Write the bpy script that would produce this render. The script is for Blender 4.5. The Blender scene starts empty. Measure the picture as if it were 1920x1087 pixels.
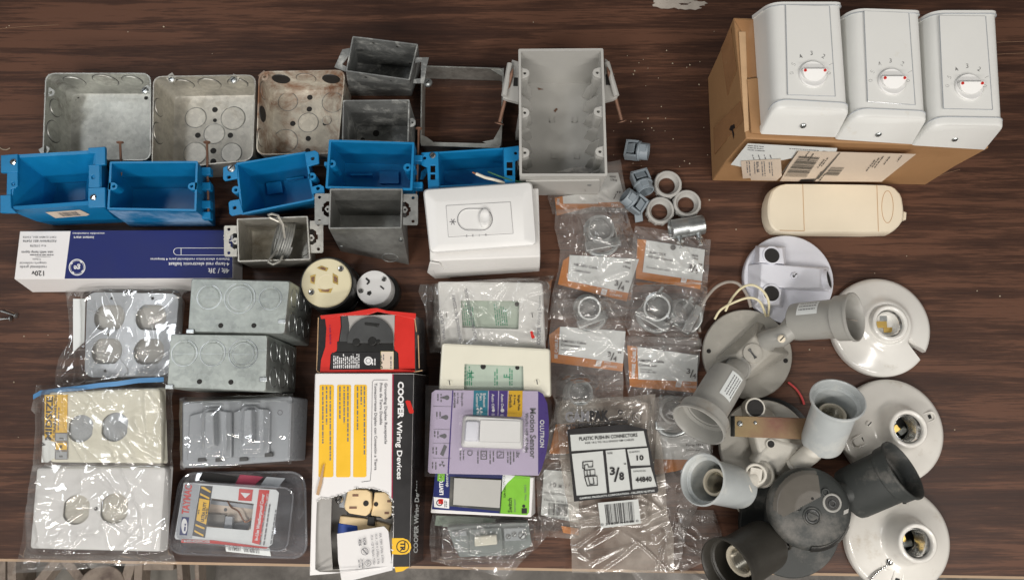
import bpy, bmesh, math, random
from mathutils import Vector, Matrix, noise, geometry
random.seed(7)
S = bpy.context.scene
COL = S.collection
R = math.radians
# ---------------- camera, world, lamps, exposure ----------------
H, F, TILT = 0.83, 1400.0, R(10.2)
cam = bpy.data.cameras.new("camera"); cam.sensor_width = 36; cam.lens = 36 * F / 1920
cam.clip_start = 0.01; cam.clip_end = 50
co = bpy.data.objects.new("camera", cam); COL.objects.link(co)
co.location = (0, 0, H); co.rotation_euler = (TILT, 0, 0); S.camera = co
W = bpy.data.worlds.new("World"); S.world = W; W.use_nodes = True
wn = W.node_tree.nodes; wl = W.node_tree.links
bg = wn["Background"]; bg.inputs[1].default_value = 0.20
tc = wn.new("ShaderNodeTexCoord"); nz = wn.new("ShaderNodeTexNoise"); nz.inputs["Scale"].default_value = 1.6
cr = wn.new("ShaderNodeValToRGB"); cr.color_ramp.elements[0].position = .35; cr.color_ramp.elements[1].position = .68
cr.color_ramp.elements[0].color = (.30, .28, .26, 1); cr.color_ramp.elements[1].color = (1.3, 1.25, 1.2, 1)
wl.new(tc.outputs["Generated"], nz.inputs["Vector"]); wl.new(nz.outputs["Fac"], cr.inputs[0]); wl.new(cr.outputs[0], bg.inputs[0])
def area(name, loc, target, sx, sy, power, col):
    l = bpy.data.lights.new(name, 'AREA'); l.shape = 'RECTANGLE'; l.size = sx; l.size_y = sy; l.energy = power; l.color = col
    o = bpy.data.objects.new(name, l); COL.objects.link(o); o.location = loc
    d = Vector(target) - Vector(loc); o.rotation_euler = d.to_track_quat('-Z', 'Y').to_euler(); return o
area("tube_lamp", (-.78, -.66, 1.52), (-.2, .15, 0), .75, .07, 12, (1, .955, .9))
area("tube_lamp", (.72, -.66, 1.52), (.2, .1, 0), .75, .07, 10, (1, .955, .9))
area("far_tube_lamp", (.1, -2.1, 1.75), (0, .1, 0), 2.2, .16, 31, (1, .95, .9))
area("back_fill", (-1.25, .6, 1.9), (0, .1, 0), .9, .12, 7, (.93, .96, 1))  # added weak fill from behind, not a known lamp
area("side_tube_lamp", (1.5, -.2, 1.9), (.2, .1, 0), .12, 1.0, 6, (1, .95, .9))
S.view_settings.view_transform = 'Standard'; S.view_settings.look = 'None'
S.view_settings.exposure = 0.0; S.view_settings.gamma = 1
S.view_settings.use_curve_mapping = False
S.render.engine = 'CYCLES'; S.cycles.use_denoising = True; S.cycles.transparent_max_bounces = 24
S.cycles.max_bounces = 8; S.cycles.caustics_reflective = False; S.cycles.caustics_refractive = False
S.cycles.sample_clamp_indirect = 4
# ---------------- pixel-to-place mathematics ----------------
CT, ST = math.cos(TILT), math.sin(TILT)
def ray(u, v):
    x = (u - 960) / F; y = (543.5 - v) / F
    return Vector((x, ST + y * CT, -CT + y * ST))
def P(u, v, pl=0.0):
    d = ray(u, v); o = Vector((0, 0, H))
    if isinstance(pl, (int, float)): return o + d * ((pl - H) / d.z)
    p, n = pl
    return o + d * ((p - o).dot(n) / d.dot(n))
def mpp(u, v, z=0.0):                       # metres per photo pixel at that place
    p = P(u, v, z); dep = (p - Vector((0, 0, H))).dot(Vector((0, ST, -CT))); return dep / F
def PQ(q, pl=0.0): return [P(u, v, pl) for u, v in q]
def plane(a, b, c):
    n = (b - a).cross(c - a).normalized()
    if n.dot(Vector((0, 0, H)) - a) < 0: n = -n
    return (a, n)
def up(pl, d): return (pl + d) if isinstance(pl, (int, float)) else (pl[0] + pl[1] * d, pl[1])
# ---------------- materials ----------------
MATS = {}
def newmat(name):
    m = bpy.data.materials.new(name); m.use_nodes = True; MATS[name] = m
    return m, m.node_tree.nodes, m.node_tree.links, m.node_tree.nodes["Principled BSDF"]
def mat(name, col, rough=.5, metal=0.0, var=.12, vs=30, bump=.0, bs=200, dirt=None, dirt_s=25, dirt_t=.62, spec=.5, coat=0, sss=0, vcol=None, stretch=(1, 1, 1), rvar=.1):
    m, N, L, B = newmat(name)
    tc = N.new("ShaderNodeTexCoord"); mp = N.new("ShaderNodeMapping"); mp.inputs["Scale"].default_value = stretch
    oi = N.new("ShaderNodeObjectInfo"); ad = N.new("ShaderNodeVectorMath"); ad.operation = 'ADD'
    L.new(tc.outputs["Object"], ad.inputs[0]); L.new(oi.outputs["Location"], ad.inputs[1]); L.new(ad.outputs[0], mp.inputs[0])
    n1 = N.new("ShaderNodeTexNoise"); n1.inputs["Scale"].default_value = vs; n1.inputs["Detail"].default_value = 6; n1.inputs["Roughness"].default_value = .65
    L.new(mp.outputs[0], n1.inputs["Vector"])
    r = N.new("ShaderNodeValToRGB"); r.color_ramp.elements[0].position = .3; r.color_ramp.elements[1].position = .7
    c = Vector(col[:3]); lo = c * (1 - var); hi = c * (1 + var) if vcol is None else Vector(vcol)
    r.color_ramp.elements[0].color = (*lo, 1); r.color_ramp.elements[1].color = (*hi, 1)
    L.new(n1.outputs["Fac"], r.inputs[0]); out = r.outputs[0]
    if dirt:
        n2 = N.new("ShaderNodeTexNoise"); n2.inputs["Scale"].default_value = dirt_s; n2.inputs["Detail"].default_value = 8; n2.inputs["Roughness"].default_value = .7
        L.new(mp.outputs[0], n2.inputs["Vector"])
        r2 = N.new("ShaderNodeValToRGB"); r2.color_ramp.elements[0].position = dirt_t - .1; r2.color_ramp.elements[1].position = dirt_t + .1
        L.new(n2.outputs["Fac"], r2.inputs[0])
        mx = N.new("ShaderNodeMixRGB"); L.new(r2.outputs[0], mx.inputs[0]); L.new(out, mx.inputs[1]); mx.inputs[2].default_value = (*dirt, 1); out = mx.outputs[0]
    L.new(out, B.inputs["Base Color"])
    B.inputs["Metallic"].default_value = metal; B.inputs["Specular IOR Level"].default_value = spec
    B.inputs["Coat Weight"].default_value = coat
    if sss: B.inputs["Subsurface Weight"].default_value = sss; B.inputs["Subsurface Scale"].default_value = .004
    mr = N.new("ShaderNodeMapRange"); mr.inputs[3].default_value = max(.03, rough - rvar); mr.inputs[4].default_value = min(1, rough + rvar)
    L.new(n1.outputs["Fac"], mr.inputs[0]); L.new(mr.outputs[0], B.inputs["Roughness"])
    if bump:
        n3 = N.new("ShaderNodeTexNoise"); n3.inputs["Scale"].default_value = bs; n3.inputs["Detail"].default_value = 4
        L.new(mp.outputs[0], n3.inputs["Vector"]); b = N.new("ShaderNodeBump"); b.inputs["Strength"].default_value = bump; b.inputs["Distance"].default_value = .001
        L.new(n3.outputs["Fac"], b.inputs["Height"]); L.new(b.outputs[0], B.inputs["Normal"])
    return m
def film(name, tint, gloss=.2, milk=.06, rough=.1, mcol=(.75, .75, .75), bs=60, bump=.6):
    m, N, L, B = newmat(name); N.remove(B); out = N["Material Output"]
    tr = N.new("ShaderNodeBsdfTransparent"); tr.inputs[0].default_value = (*tint, 1)
    gl = N.new("ShaderNodeBsdfGlossy"); gl.inputs["Roughness"].default_value = rough; gl.inputs[0].default_value = (1, 1, 1, 1)
    df = N.new("ShaderNodeBsdfDiffuse"); df.inputs[0].default_value = (*mcol, 1)
    tc = N.new("ShaderNodeTexCoord"); no = N.new("ShaderNodeTexNoise"); no.inputs["Scale"].default_value = bs; no.inputs["Detail"].default_value = 3; no.inputs["Distortion"].default_value = .8
    try: no.noise_type = 'RIDGED_MULTIFRACTAL'
    except Exception: pass
    L.new(tc.outputs["Object"], no.inputs["Vector"]); bp = N.new("ShaderNodeBump"); bp.inputs["Strength"].default_value = bump; bp.inputs["Distance"].default_value = .0015
    L.new(no.outputs["Fac"], bp.inputs["Height"]); L.new(bp.outputs[0], gl.inputs["Normal"])
    n2 = N.new("ShaderNodeTexNoise"); n2.inputs["Scale"].default_value = 35; n2.inputs["Detail"].default_value = 5; L.new(tc.outputs["Object"], n2.inputs["Vector"])
    mr = N.new("ShaderNodeMapRange"); mr.inputs[1].default_value = .35; mr.inputs[2].default_value = .7; mr.inputs[3].default_value = milk * .5; mr.inputs[4].default_value = milk * 1.6
    L.new(n2.outputs["Fac"], mr.inputs[0])
    m1 = N.new("ShaderNodeMixShader"); L.new(mr.outputs[0], m1.inputs[0]); L.new(tr.outputs[0], m1.inputs[1]); L.new(df.outputs[0], m1.inputs[2])
    lw = N.new("ShaderNodeLayerWeight"); lw.inputs[0].default_value = .35; L.new(bp.outputs[0], lw.inputs["Normal"])
    ma = N.new("ShaderNodeMath"); ma.operation = 'MULTIPLY_ADD'; ma.inputs[1].default_value = .5; ma.inputs[2].default_value = gloss * .5; ma.use_clamp = True
    L.new(lw.outputs["Facing"], ma.inputs[0])
    m2 = N.new("ShaderNodeMixShader"); L.new(ma.outputs[0], m2.inputs[0]); L.new(m1.outputs[0], m2.inputs[1]); L.new(gl.outputs[0], m2.inputs[2])
    L.new(m2.outputs[0], out.inputs[0]); return m
def wood():
    m, N, L, B = newmat("dark walnut laminate")
    tc = N.new("ShaderNodeTexCoord"); mp = N.new("ShaderNodeMapping"); mp.inputs["Scale"].default_value = (2.1, 34, 1)
    L.new(tc.outputs["Object"], mp.inputs[0])
    a = N.new("ShaderNodeTexNoise"); a.inputs["Scale"].default_value = 1.5; a.inputs["Detail"].default_value = 7; a.inputs["Roughness"].default_value = .74; a.inputs["Distortion"].default_value = .35
    L.new(mp.outputs[0], a.inputs["Vector"])
    mp2 = N.new("ShaderNodeMapping"); mp2.inputs["Scale"].default_value = (9, 210, 1); L.new(tc.outputs["Object"], mp2.inputs[0])
    b = N.new("ShaderNodeTexNoise"); b.inputs["Scale"].default_value = 2.2; b.inputs["Detail"].default_value = 5; b.inputs["Roughness"].default_value = .7; L.new(mp2.outputs[0], b.inputs["Vector"])
    mp3 = N.new("ShaderNodeMapping"); mp3.inputs["Scale"].default_value = (.9, 2.2, 1); L.new(tc.outputs["Object"], mp3.inputs[0])
    g = N.new("ShaderNodeTexNoise"); g.inputs["Scale"].default_value = 2.1; g.inputs["Detail"].default_value = 2; L.new(mp3.outputs[0], g.inputs["Vector"])
    s = N.new("ShaderNodeMath"); s.operation = 'MULTIPLY_ADD'; L.new(b.outputs["Fac"], s.inputs[0]); s.inputs[1].default_value = .42; L.new(a.outputs["Fac"], s.inputs[2])
    s2 = N.new("ShaderNodeMath"); s2.operation = 'MULTIPLY_ADD'; L.new(g.outputs["Fac"], s2.inputs[0]); s2.inputs[1].default_value = .45; L.new(s.outputs[0], s2.inputs[2])
    r = N.new("ShaderNodeValToRGB"); e = r.color_ramp.elements
    e[0].position = .70; e[0].color = (.033, .0168, .0125, 1); e[1].position = 1.0; e[1].color = (.120, .056, .0345, 1)
    for p, c in ((.82, (.044, .0212, .0148, 1)), (.90, (.058, .0275, .0182, 1)), (.96, (.080, .038, .0240, 1))):
        x = e.new(min(p, 1)); x.color = c
    L.new(s2.outputs[0], r.inputs[0]); L.new(r.outputs[0], B.inputs["Base Color"])
    mr = N.new("ShaderNodeMapRange"); mr.inputs[3].default_value = .34; mr.inputs[4].default_value = .55; L.new(b.outputs["Fac"], mr.inputs[0]); L.new(mr.outputs[0], B.inputs["Roughness"])
    bp = N.new("ShaderNodeBump"); bp.inputs["Strength"].default_value = .25; bp.inputs["Distance"].default_value = .0006; L.new(b.outputs["Fac"], bp.inputs["Height"]); L.new(bp.outputs[0], B.inputs["Normal"])
    B.inputs["Specular IOR Level"].default_value = .28
    return m
def galv(name, base, rough=.38, dirt=(.12, .10, .08), dt=.66, metal=.85, rust=None, ds=16):
    m, N, L, B = newmat(name)
    tc = N.new("ShaderNodeTexCoord"); oi = N.new("ShaderNodeObjectInfo"); ad = N.new("ShaderNodeVectorMath"); ad.operation = 'ADD'
    L.new(tc.outputs["Object"], ad.inputs[0]); L.new(oi.outputs["Location"], ad.inputs[1])
    v = N.new("ShaderNodeTexVoronoi"); v.inputs["Scale"].default_value = 240; L.new(ad.outputs[0], v.inputs["Vector"])
    n = N.new("ShaderNodeTexNoise"); n.inputs["Scale"].default_value = 22; n.inputs["Detail"].default_value = 8; n.inputs["Roughness"].default_value = .7; L.new(ad.outputs[0], n.inputs["Vector"])
    sp = N.new("ShaderNodeSeparateColor"); L.new(v.outputs["Color"], sp.inputs[0])
    mm = N.new("ShaderNodeMath"); mm.operation = 'MULTIPLY_ADD'; L.new(sp.outputs[0], mm.inputs[0]); mm.inputs[1].default_value = .12; L.new(n.outputs["Fac"], mm.inputs[2])
    r = N.new("ShaderNodeValToRGB"); e = r.color_ramp.elements; b = Vector(base)
    e[0].position = .35; e[0].color = (*(b * .62), 1); e[1].position = .85; e[1].color = (*(b * 1.25), 1); L.new(mm.outputs[0], r.inputs[0])
    n2 = N.new("ShaderNodeTexNoise"); n2.inputs["Scale"].default_value = ds; n2.inputs["Detail"].default_value = 9; n2.inputs["Roughness"].default_value = .72; n2.inputs["Distortion"].default_value = .4; L.new(ad.outputs[0], n2.inputs["Vector"])
    r2 = N.new("ShaderNodeValToRGB"); r2.color_ramp.elements[0].position = dt - .08; r2.color_ramp.elements[1].position = dt + .08; L.new(n2.outputs["Fac"], r2.inputs[0])
    mx = N.new("ShaderNodeMixRGB"); L.new(r2.outputs[0], mx.inputs[0]); L.new(r.outputs[0], mx.inputs[1]); mx.inputs[2].default_value = (*(rust or dirt), 1)
    L.new(mx.outputs[0], B.inputs["Base Color"])
    mt = N.new("ShaderNodeMapRange"); mt.inputs[3].default_value = metal; mt.inputs[4].default_value = .1 if rust else metal * .7; L.new(r2.outputs[0], mt.inputs[0]); L.new(mt.outputs[0], B.inputs["Metallic"])
    mr = N.new("ShaderNodeMapRange"); mr.inputs[3].default_value = rough - .08; mr.inputs[4].default_value = rough + .28; L.new(n.outputs["Fac"], mr.inputs[0]); L.new(mr.outputs[0], B.inputs["Roughness"])
    bp = N.new("ShaderNodeBump"); bp.inputs["Strength"].default_value = .3; bp.inputs["Distance"].default_value = .0006; L.new(n.outputs["Fac"], bp.inputs["Height"]); L.new(bp.outputs[0], B.inputs["Normal"])
    return m
wood()
galv("galvanised", (.60, .61, .57)); galv("galvanised dull", (.25, .26, .255), .5, (.60, .61, .58), .59, metal=.45, ds=48); galv("galvanised mid", (.40, .405, .385), .42, (.6, .6, .56), .66, metal=.75)
galv("galvanised pale", (.62, .60, .54), .42, (.30, .25, .18), .66); galv("galvanised bright", (.43, .465, .44), .4, (.4, .42, .4), .7)
galv("galvanised rusty", (.70, .66, .56), .5, rust=(.24, .12, .065), dt=.525, metal=.35); galv("zinc", (.55, .58, .58), .24, dt=.9, metal=.95)
mat("rust nail", (.22, .12, .08), .6, .4, .3); mat("copper", (.55, .25, .12), .35, .9); mat("brass", (.75, .52, .16), .3, 1); mat("thread metal", (.40, .37, .30), .3, .9, .2); mat("aged ceramic", (.62, .56, .44), .25, var=.06); mat("chrome", (.85, .85, .83), .14, 1, .03)
mat("blue plastic", (.003, .185, .42), .42, var=.10, vs=40, bump=.05, dirt=(.02, .26, .53), dirt_t=.68)
mat("blue plastic scuffed", (.005, .185, .42), .5, var=.10, vs=40, dirt=(.30, .48, .72), dirt_t=.52, dirt_s=22, stretch=(1, 2.2, 1))
mat("grey pvc", (.45, .445, .42), .5, var=.06, vs=14, bump=.05, dirt=(.22, .18, .12), dirt_t=.76)
mat("white plastic", (.76, .76, .745), .35, var=.025, vs=18, dirt=(.60, .56, .50), dirt_t=.78)
mat("cool white plastic", (.70, .71, .77), .4, var=.03, vs=18, dirt=(.50, .49, .50), dirt_t=.74)
mat("unit plastic", (.73, .735, .71), .36, var=.03, vs=10, bump=.15, bs=900, dirt=(.62, .58, .48), dirt_t=.74)
mat("ivory plastic", (.76, .74, .62), .22, var=.03); mat("cream plastic", (.78, .70, .55), .4, var=.03, vs=12, bump=.1, bs=700)
mat("cream face", (.68, .62, .42), .35, var=.06); mat("receptacle ivory", (.80, .62, .36), .35, var=.05)
mat("porcelain", (.74, .73, .69), .16, var=.03, vs=14, dirt=(.45, .41, .34), dirt_t=.74, coat=.5)
mat("porcelain stained", (.72, .70, .65), .2, var=.05, vs=14, dirt=(.48, .42, .33), dirt_t=.68, coat=.3)
mat("grey painted metal", (.36, .345, .305), .5, var=.07, vs=30, bump=.25, bs=350, dirt=(.50, .47, .42), dirt_t=.68)
mat("grey painted smooth", (.34, .335, .31), .4, var=.06, vs=30, dirt=(.25, .22, .18), dirt_t=.68)
mat("white painted metal", (.60, .575, .51), .42, var=.06, vs=20, bump=.15, bs=350, dirt=(.33, .29, .23), dirt_t=.66)
mat("blue white enamel", (.47, .50, .50), .35, var=.08, vs=25, dirt=(.62, .62, .58), dirt_t=.6)
mat("dark bronze paint", (.036, .040, .038), .55, var=.15, vs=25, bump=.15, bs=400, dirt=(.16, .15, .135), dirt_t=.62)
mat("dark brown paint", (.036, .033, .027), .45, var=.15, vs=25, bump=.15, bs=400)
mat("tape", (.115, .105, .09), .3, var=.08, vs=40, bump=.2, bs=60)
mat("iridescent zinc", (.24, .10, .08), .38, .5, .3, 14, vcol=(.26, .20, .10))
mat("dark void", (.012, .011, .010), .7); mat("black plastic", (.018, .018, .017), .3, var=.2); mat("dark grey plastic", (.06, .062, .062), .35, var=.15)
mat("grey plastic", (.33, .36, .37), .42, var=.06); mat("connector grey", (.23, .27, .30), .45, var=.08); mat("mist grey plastic", (.36, .385, .41), .28, var=.04, coat=.3)
mat("switch grey", (.20, .23, .22), .4, var=.1); mat("cardboard", (.37, .205, .092), .68, var=.08, vs=9, bump=.15, bs=160, dirt=(.31, .165, .07), dirt_t=.62, dirt_s=9)
mat("cardboard tape", (.36, .19, .085), .18, var=.15, vs=12, bump=.7, bs=45, coat=.6); mat("cardboard edge", (.55, .36, .20), .8)
mat("white card", (.74, .73, .71), .6, var=.03, vs=12, bump=.12, bs=90, dirt=(.60, .56, .52), dirt_t=.72); mat("cream paper", (.68, .57, .46), .6, var=.04)
mat("clouded paper", (.56, .58, .56), .5, var=.05, vs=40); mat("label paper", (.74, .77, .76), .5, var=.03); mat("grey card", (.40, .39, .37), .8, var=.1, bump=.3, bs=90)
mat("gloss white card", (.78, .765, .755), .38, var=.02, vs=10, bump=.15, bs=60); mat("navy print", (.010, .018, .125), .5, var=.06, spec=.3)
mat("black print", (.018, .017, .018), .35, var=.2); mat("black card", (.022, .021, .023), .22, var=.3, vs=25, bump=.4, bs=70, coat=.5)
mat("grey print", (.16, .16, .17), .5); mat("white print", (.80, .80, .80), .4); mat("red print", (.62, .028, .02), .3, var=.1, coat=.3); mat("crimson print", (.33, .02, .06), .3)
mat("yellow print", (.85, .50, .02), .35, var=.05); mat("orange brown print", (.56, .18, .012), .35, var=.08, vs=20); mat("lilac print", (.60, .52, .69), .4, var=.03)
mat("purple print", (.075, .04, .25), .3, coat=.4); mat("teal print", (.03, .24, .33), .3); mat("green print", (.20, .50, .04), .35, var=.15); mat("pale green print", (.08, .28, .17), .5)
mat("recess beige", (.52, .50, .43), .5, var=.15, vs=60); mat("mint paper", (.42, .50, .42), .6, var=.08); mat("pale yellow", (.80, .72, .30), .4); mat("blue zip", (.10, .27, .52), .4); mat("blue insulator", (.01, .07, .40), .4)
mat("wire white", (.70, .66, .55), .4); mat("wire cream", (.75, .68, .45), .4); mat("wire grey", (.35, .31, .27), .5); mat("wire red", (.65, .08, .08), .4); mat("wire green", (.02, .12, .06), .4)
mat("wood edge", (.42, .30, .20), .6, var=.15, vs=30, stretch=(.2, 1, 1)); mat("dark wood edge", (.075, .035, .025), .5, var=.2)
mat("concrete", (.24, .225, .205), .8, var=.25, vs=9, bump=.4, bs=60, dirt=(.13, .12, .11), dirt_t=.55, dirt_s=12)
mat("weathered wood", (.34, .28, .23), .7, var=.2, vs=40, bump=.4, bs=120, dirt=(.16, .12, .10), dirt_t=.58, stretch=(1, 1, 1)); mat("stone grey", (.28, .265, .235), .7, var=.15, vs=30)
mat("crumb", (.40, .33, .24), .8); mat("chipped paint", (.42, .38, .33), .7, var=.2); mat("scratch", (.22, .13, .08), .5)
mat("bulb glass", (.7, .7, .68), .1, 1)
film("clear film", (.965, .965, .96), .08, .06, .09, mcol=(.8, .8, .78), bump=.25); film("crisp film", (.975, .975, .975), .14, .10, .07, mcol=(.85, .84, .82), bs=45, bump=.3); film("shrink film", (.98, .98, .98), .10, .02, .05, bs=25, bump=.15); film("pack film", (.98, .98, .98), .07, .01, .06, bs=15, bump=.1)
film("bag film", (.95, .95, .945), .09, .15, .09, mcol=(.74, .72, .70), bump=.3); film("milky film", (.96, .96, .95), .08, .12, .14, mcol=(.85, .83, .78), bump=.25); film("smoky film", (.90, .885, .86), .10, .34, .12, mcol=(.56, .51, .45), bump=.3)
film("hazy film", (.90, .89, .88), .07, .20, .18, mcol=(.58, .55, .52), bump=.25); film("blister plastic", (.955, .96, .97), .10, .10, .07, mcol=(.60, .63, .68), bs=20, bump=.12)
# ---------------- mesh builder ----------------
class MB:
    def __init__(s): s.v = []; s.f = []; s.m = []; s.mats = []
    def mi(s, mt):
        if mt not in s.mats: s.mats.append(mt)
        return s.mats.index(mt)
    def add(s, vs, fs, mt):
        o = len(s.v); i = s.mi(mt); s.v += [Vector(p) for p in vs]
        for f in fs: s.f.append([k + o for k in f]); s.m.append(i)
        return s
    def loft(s, rings, mt, cap0=True, cap1=True, closed=True):
        n = len(rings[0]); vs = [p for r in rings for p in r]; fs = []
        for i in range(len(rings) - 1):
            for j in range(n if closed else n - 1):
                k = (j + 1) % n; fs.append([i * n + j, i * n + k, (i + 1) * n + k, (i + 1) * n + j])
        if cap0: fs.append(list(range(n))[::-1])
        if cap1: fs.append([(len(rings) - 1) * n + j for j in range(n)])
        return s.add(vs, fs, mt)
    def cyl(s, p0, p1, r0, mt, r1=None, n=24, cap=True):
        p0 = Vector(p0); p1 = Vector(p1); r1 = r0 if r1 is None else r1
        return s.loft([circ(p0, p1 - p0, r0, n), circ(p1, p1 - p0, r1, n)], mt, cap, cap)
    def lathe(s, c, axis, prof, mt, n=40, cap0=True, cap1=True):
        c = Vector(c); a = Vector(axis).normalized()
        return s.loft([circ(c + a * h, a, max(r, 1e-5), n) for r, h in prof], mt, cap0, cap1)
    def tube(s, path, r, mt, n=8, rs=None):
        rings = []; ref = None
        for i, p in enumerate(path):
            d = (path[min(i + 1, len(path) - 1)] - path[max(i - 1, 0)]).normalized()
            if ref is None: ref = d.orthogonal().normalized()
            ref = (ref - d * ref.dot(d)).normalized(); b = d.cross(ref); rr = rs[i] if rs else r
            rings.append([p + (ref * math.cos(t) + b * math.sin(t)) * rr for t in [2 * math.pi * k / n for k in range(n)]])
        return s.loft(rings, mt)
    def torus(s, c, nrm, R_, r, mt, n=32, k=8):
        c = Vector(c); nrm = Vector(nrm).normalized(); ring = circ(c, nrm, 1, n); rings = []
        for p in ring:
            d = (p - c); rings.append([c + d * (R_ + r * math.cos(t)) + nrm * r * math.sin(t) for t in [2 * math.pi * q / k for q in range(k)]])
        rings.append(rings[0]); return s.loft(rings, mt, False, False)
    def slab(s, pts, mt, off):               # polygon thickened along vector off
        off = Vector(off); return s.loft([pts, [p + off for p in pts]], mt)
    def sheet(s, pts, mt): return s.add(pts, [list(range(len(pts)))], mt)
    def plate(s, outer, holes, mt, off):
        off = Vector(off); bm = bmesh.new(); loops = []
        for lp in [outer] + holes:
            vs = [bm.verts.new(p) for p in lp]; loops.append(vs)
            for i in range(len(vs)): bm.edges.new((vs[i], vs[(i + 1) % len(vs)]))
        bmesh.ops.triangle_fill(bm, use_beauty=True, use_dissolve=False, edges=bm.edges[:], normal=off.normalized() * -1 if off.length else Vector((0, 0, 1)))
        bm.verts.index_update(); base = [v.co.copy() for v in bm.verts]; n = len(base); fs = [[v.index for v in f.verts] for f in bm.faces]
        s2 = [[i + n for i in f][::-1] for f in fs]; sd = []
        for vs in loops:
            ids = [v.index for v in vs]
            for i in range(len(ids)): a, b = ids[i], ids[(i + 1) % len(ids)]; sd.append([a, b, b + n, a + n])
        bm.free(); return s.add(base + [p + off for p in base], fs + s2 + sd, mt)
    def boxc(s, c, x, y, z, mt):             # centre and three half-axis vectors
        c, x, y, z = map(Vector, (c, x, y, z))
        vs = [c + x * a + y * b + z * d for d in (-1, 1) for a, b in ((-1, -1), (1, -1), (1, 1), (-1, 1))]
        return s.loft([vs[:4], vs[4:]], mt)
def circ(c, a, r, n=24, ph=0):
    a = Vector(a).normalized(); x = a.orthogonal().normalized() if abs(a.z) < .999 else Vector((1, 0, 0)); y = a.cross(x)
    return [c + (x * math.cos(t) + y * math.sin(t)) * r for t in [ph + 2 * math.pi * k / n for k in range(n)]]
def rq(q, r, n=5):                            # quad with rounded corners
    out = []
    for i in range(4):
        p = q[i]; a = q[i - 1] - p; b = q[(i + 1) % 4] - p
        ra = min(r, a.length * .49); rb = min(r, b.length * .49); A = p + a.normalized() * ra; Bp = p + b.normalized() * rb
        for k in range(n + 1):
            t = k / n; w = .58
            out.append(((1 - t) ** 2 * A + 2 * t * (1 - t) * (p * w + (A + Bp) * .5 * (1 - w)) * 1 + t * t * Bp) if False else ((1 - t) ** 2 * A + 2 * t * (1 - t) * p + t * t * Bp))
    return out
def inset(q, d):
    c = sum(q, Vector()) / len(q); out = []
    for i in range(len(q)):
        p = q[i]; a = (q[i - 1] - p).normalized(); b = (q[(i + 1) % len(q)] - p).normalized(); out.append(p + (a + b) * d)
    return out
def scaleq(q, k, z=None):
    c = sum(q, Vector()) / len(q); out = [c + (p - c) * k for p in q]
    if z is not None:
        for p in out: p.z = z
    return out
def setz(q, z): return [Vector((p.x, p.y, z)) for p in q]
def tag(o, label, cat, group=None, kind=None):
    if label: o["label"] = label
    if cat: o["category"] = cat
    if group: o["group"] = group
    if kind: o["kind"] = kind
    return o
def mesh_from(mb, name, org, sharp=35, smooth=True):
    me = bpy.data.meshes.new(name); me.from_pydata([p - org for p in mb.v], [], mb.f)
    for mn in mb.mats: me.materials.append(MATS[mn])
    me.polygons.foreach_set("material_index", mb.m)
    me.validate()
    bm = bmesh.new(); bm.from_mesh(me); bmesh.ops.recalc_face_normals(bm, faces=bm.faces[:]); bm.to_mesh(me); bm.free()
    if smooth:
        me.polygons.foreach_set("use_smooth", [True] * len(me.polygons)); me.set_sharp_from_angle(angle=R(sharp))
    return me
class Thing:
    def __init__(s, name, label, cat, loc, group=None):
        s.loc = Vector(loc); s.o = bpy.data.objects.new(name, None); s.o.empty_display_size = .02; COL.objects.link(s.o)
        s.o.location = s.loc; tag(s.o, label, cat, group)
    def part(s, name, mb, parent=None, bevel=0, label=None, sharp=35):
        o = bpy.data.objects.new(name, mesh_from(mb, name, s.loc, sharp)); COL.objects.link(o); o.parent = parent or s.o
        if bevel: bev(o, bevel)
        if label: o["label"] = label
        return o
def bev(o, w, seg=2):
    m = o.modifiers.new("bevel", 'BEVEL'); m.width = w; m.segments = seg; m.limit_method = 'ANGLE'; m.angle_limit = R(40)
def solo(name, label, cat, mb, loc, group=None, bevel=0, kind=None, sharp=35):
    loc = Vector(loc); o = bpy.data.objects.new(name, mesh_from(mb, name, loc, sharp)); COL.objects.link(o); o.location = loc
    if bevel: bev(o, bevel)
    return tag(o, label, cat, group, kind)
# ---------------- printing ----------------
_tc = {}
def glyphs(txt, bold=0):
    k = (txt, bold)
    if k not in _tc:
        cu = bpy.data.curves.new("t", 'FONT'); cu.body = txt; cu.size = 1; cu.offset = bold; cu.resolution_u = 2
        ob = bpy.data.objects.new("t", cu); COL.objects.link(ob); bpy.context.view_layer.update()
        me = bpy.data.meshes.new_from_object(ob.evaluated_get(bpy.context.evaluated_depsgraph_get()))
        _tc[k] = ([v.co.copy() for v in me.vertices], [list(p.vertices) for p in me.polygons])
        bpy.data.objects.remove(ob); bpy.data.curves.remove(cu); bpy.data.meshes.remove(me)
    return _tc[k]
def text(mb, txt, u, v, size, mt, pl, rot=0, align='l', bold=.0, length=None, sq=1):
    """lettering: baseline start at photo place (u,v), cap size in photo pixels, laid on the plane pl"""
    vs, fs = glyphs(txt, bold)
    if not vs: return
    x0 = min(p.x for p in vs); x1 = max(p.x for p in vs); k = size / .72; kx = k * sq
    if length: kx = length / (x1 - x0)
    sh = {'l': x0, 'c': (x0 + x1) / 2, 'r': x1}[align]; c, s_ = math.cos(R(rot)), math.sin(R(rot))
    out = []
    for p in vs:
        a = (p.x - sh) * kx; b = p.y * k
        out.append(P(u + a * c - b * s_, v - (a * s_ + b * c), pl))
    mb.add(out, fs, mt)
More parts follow.
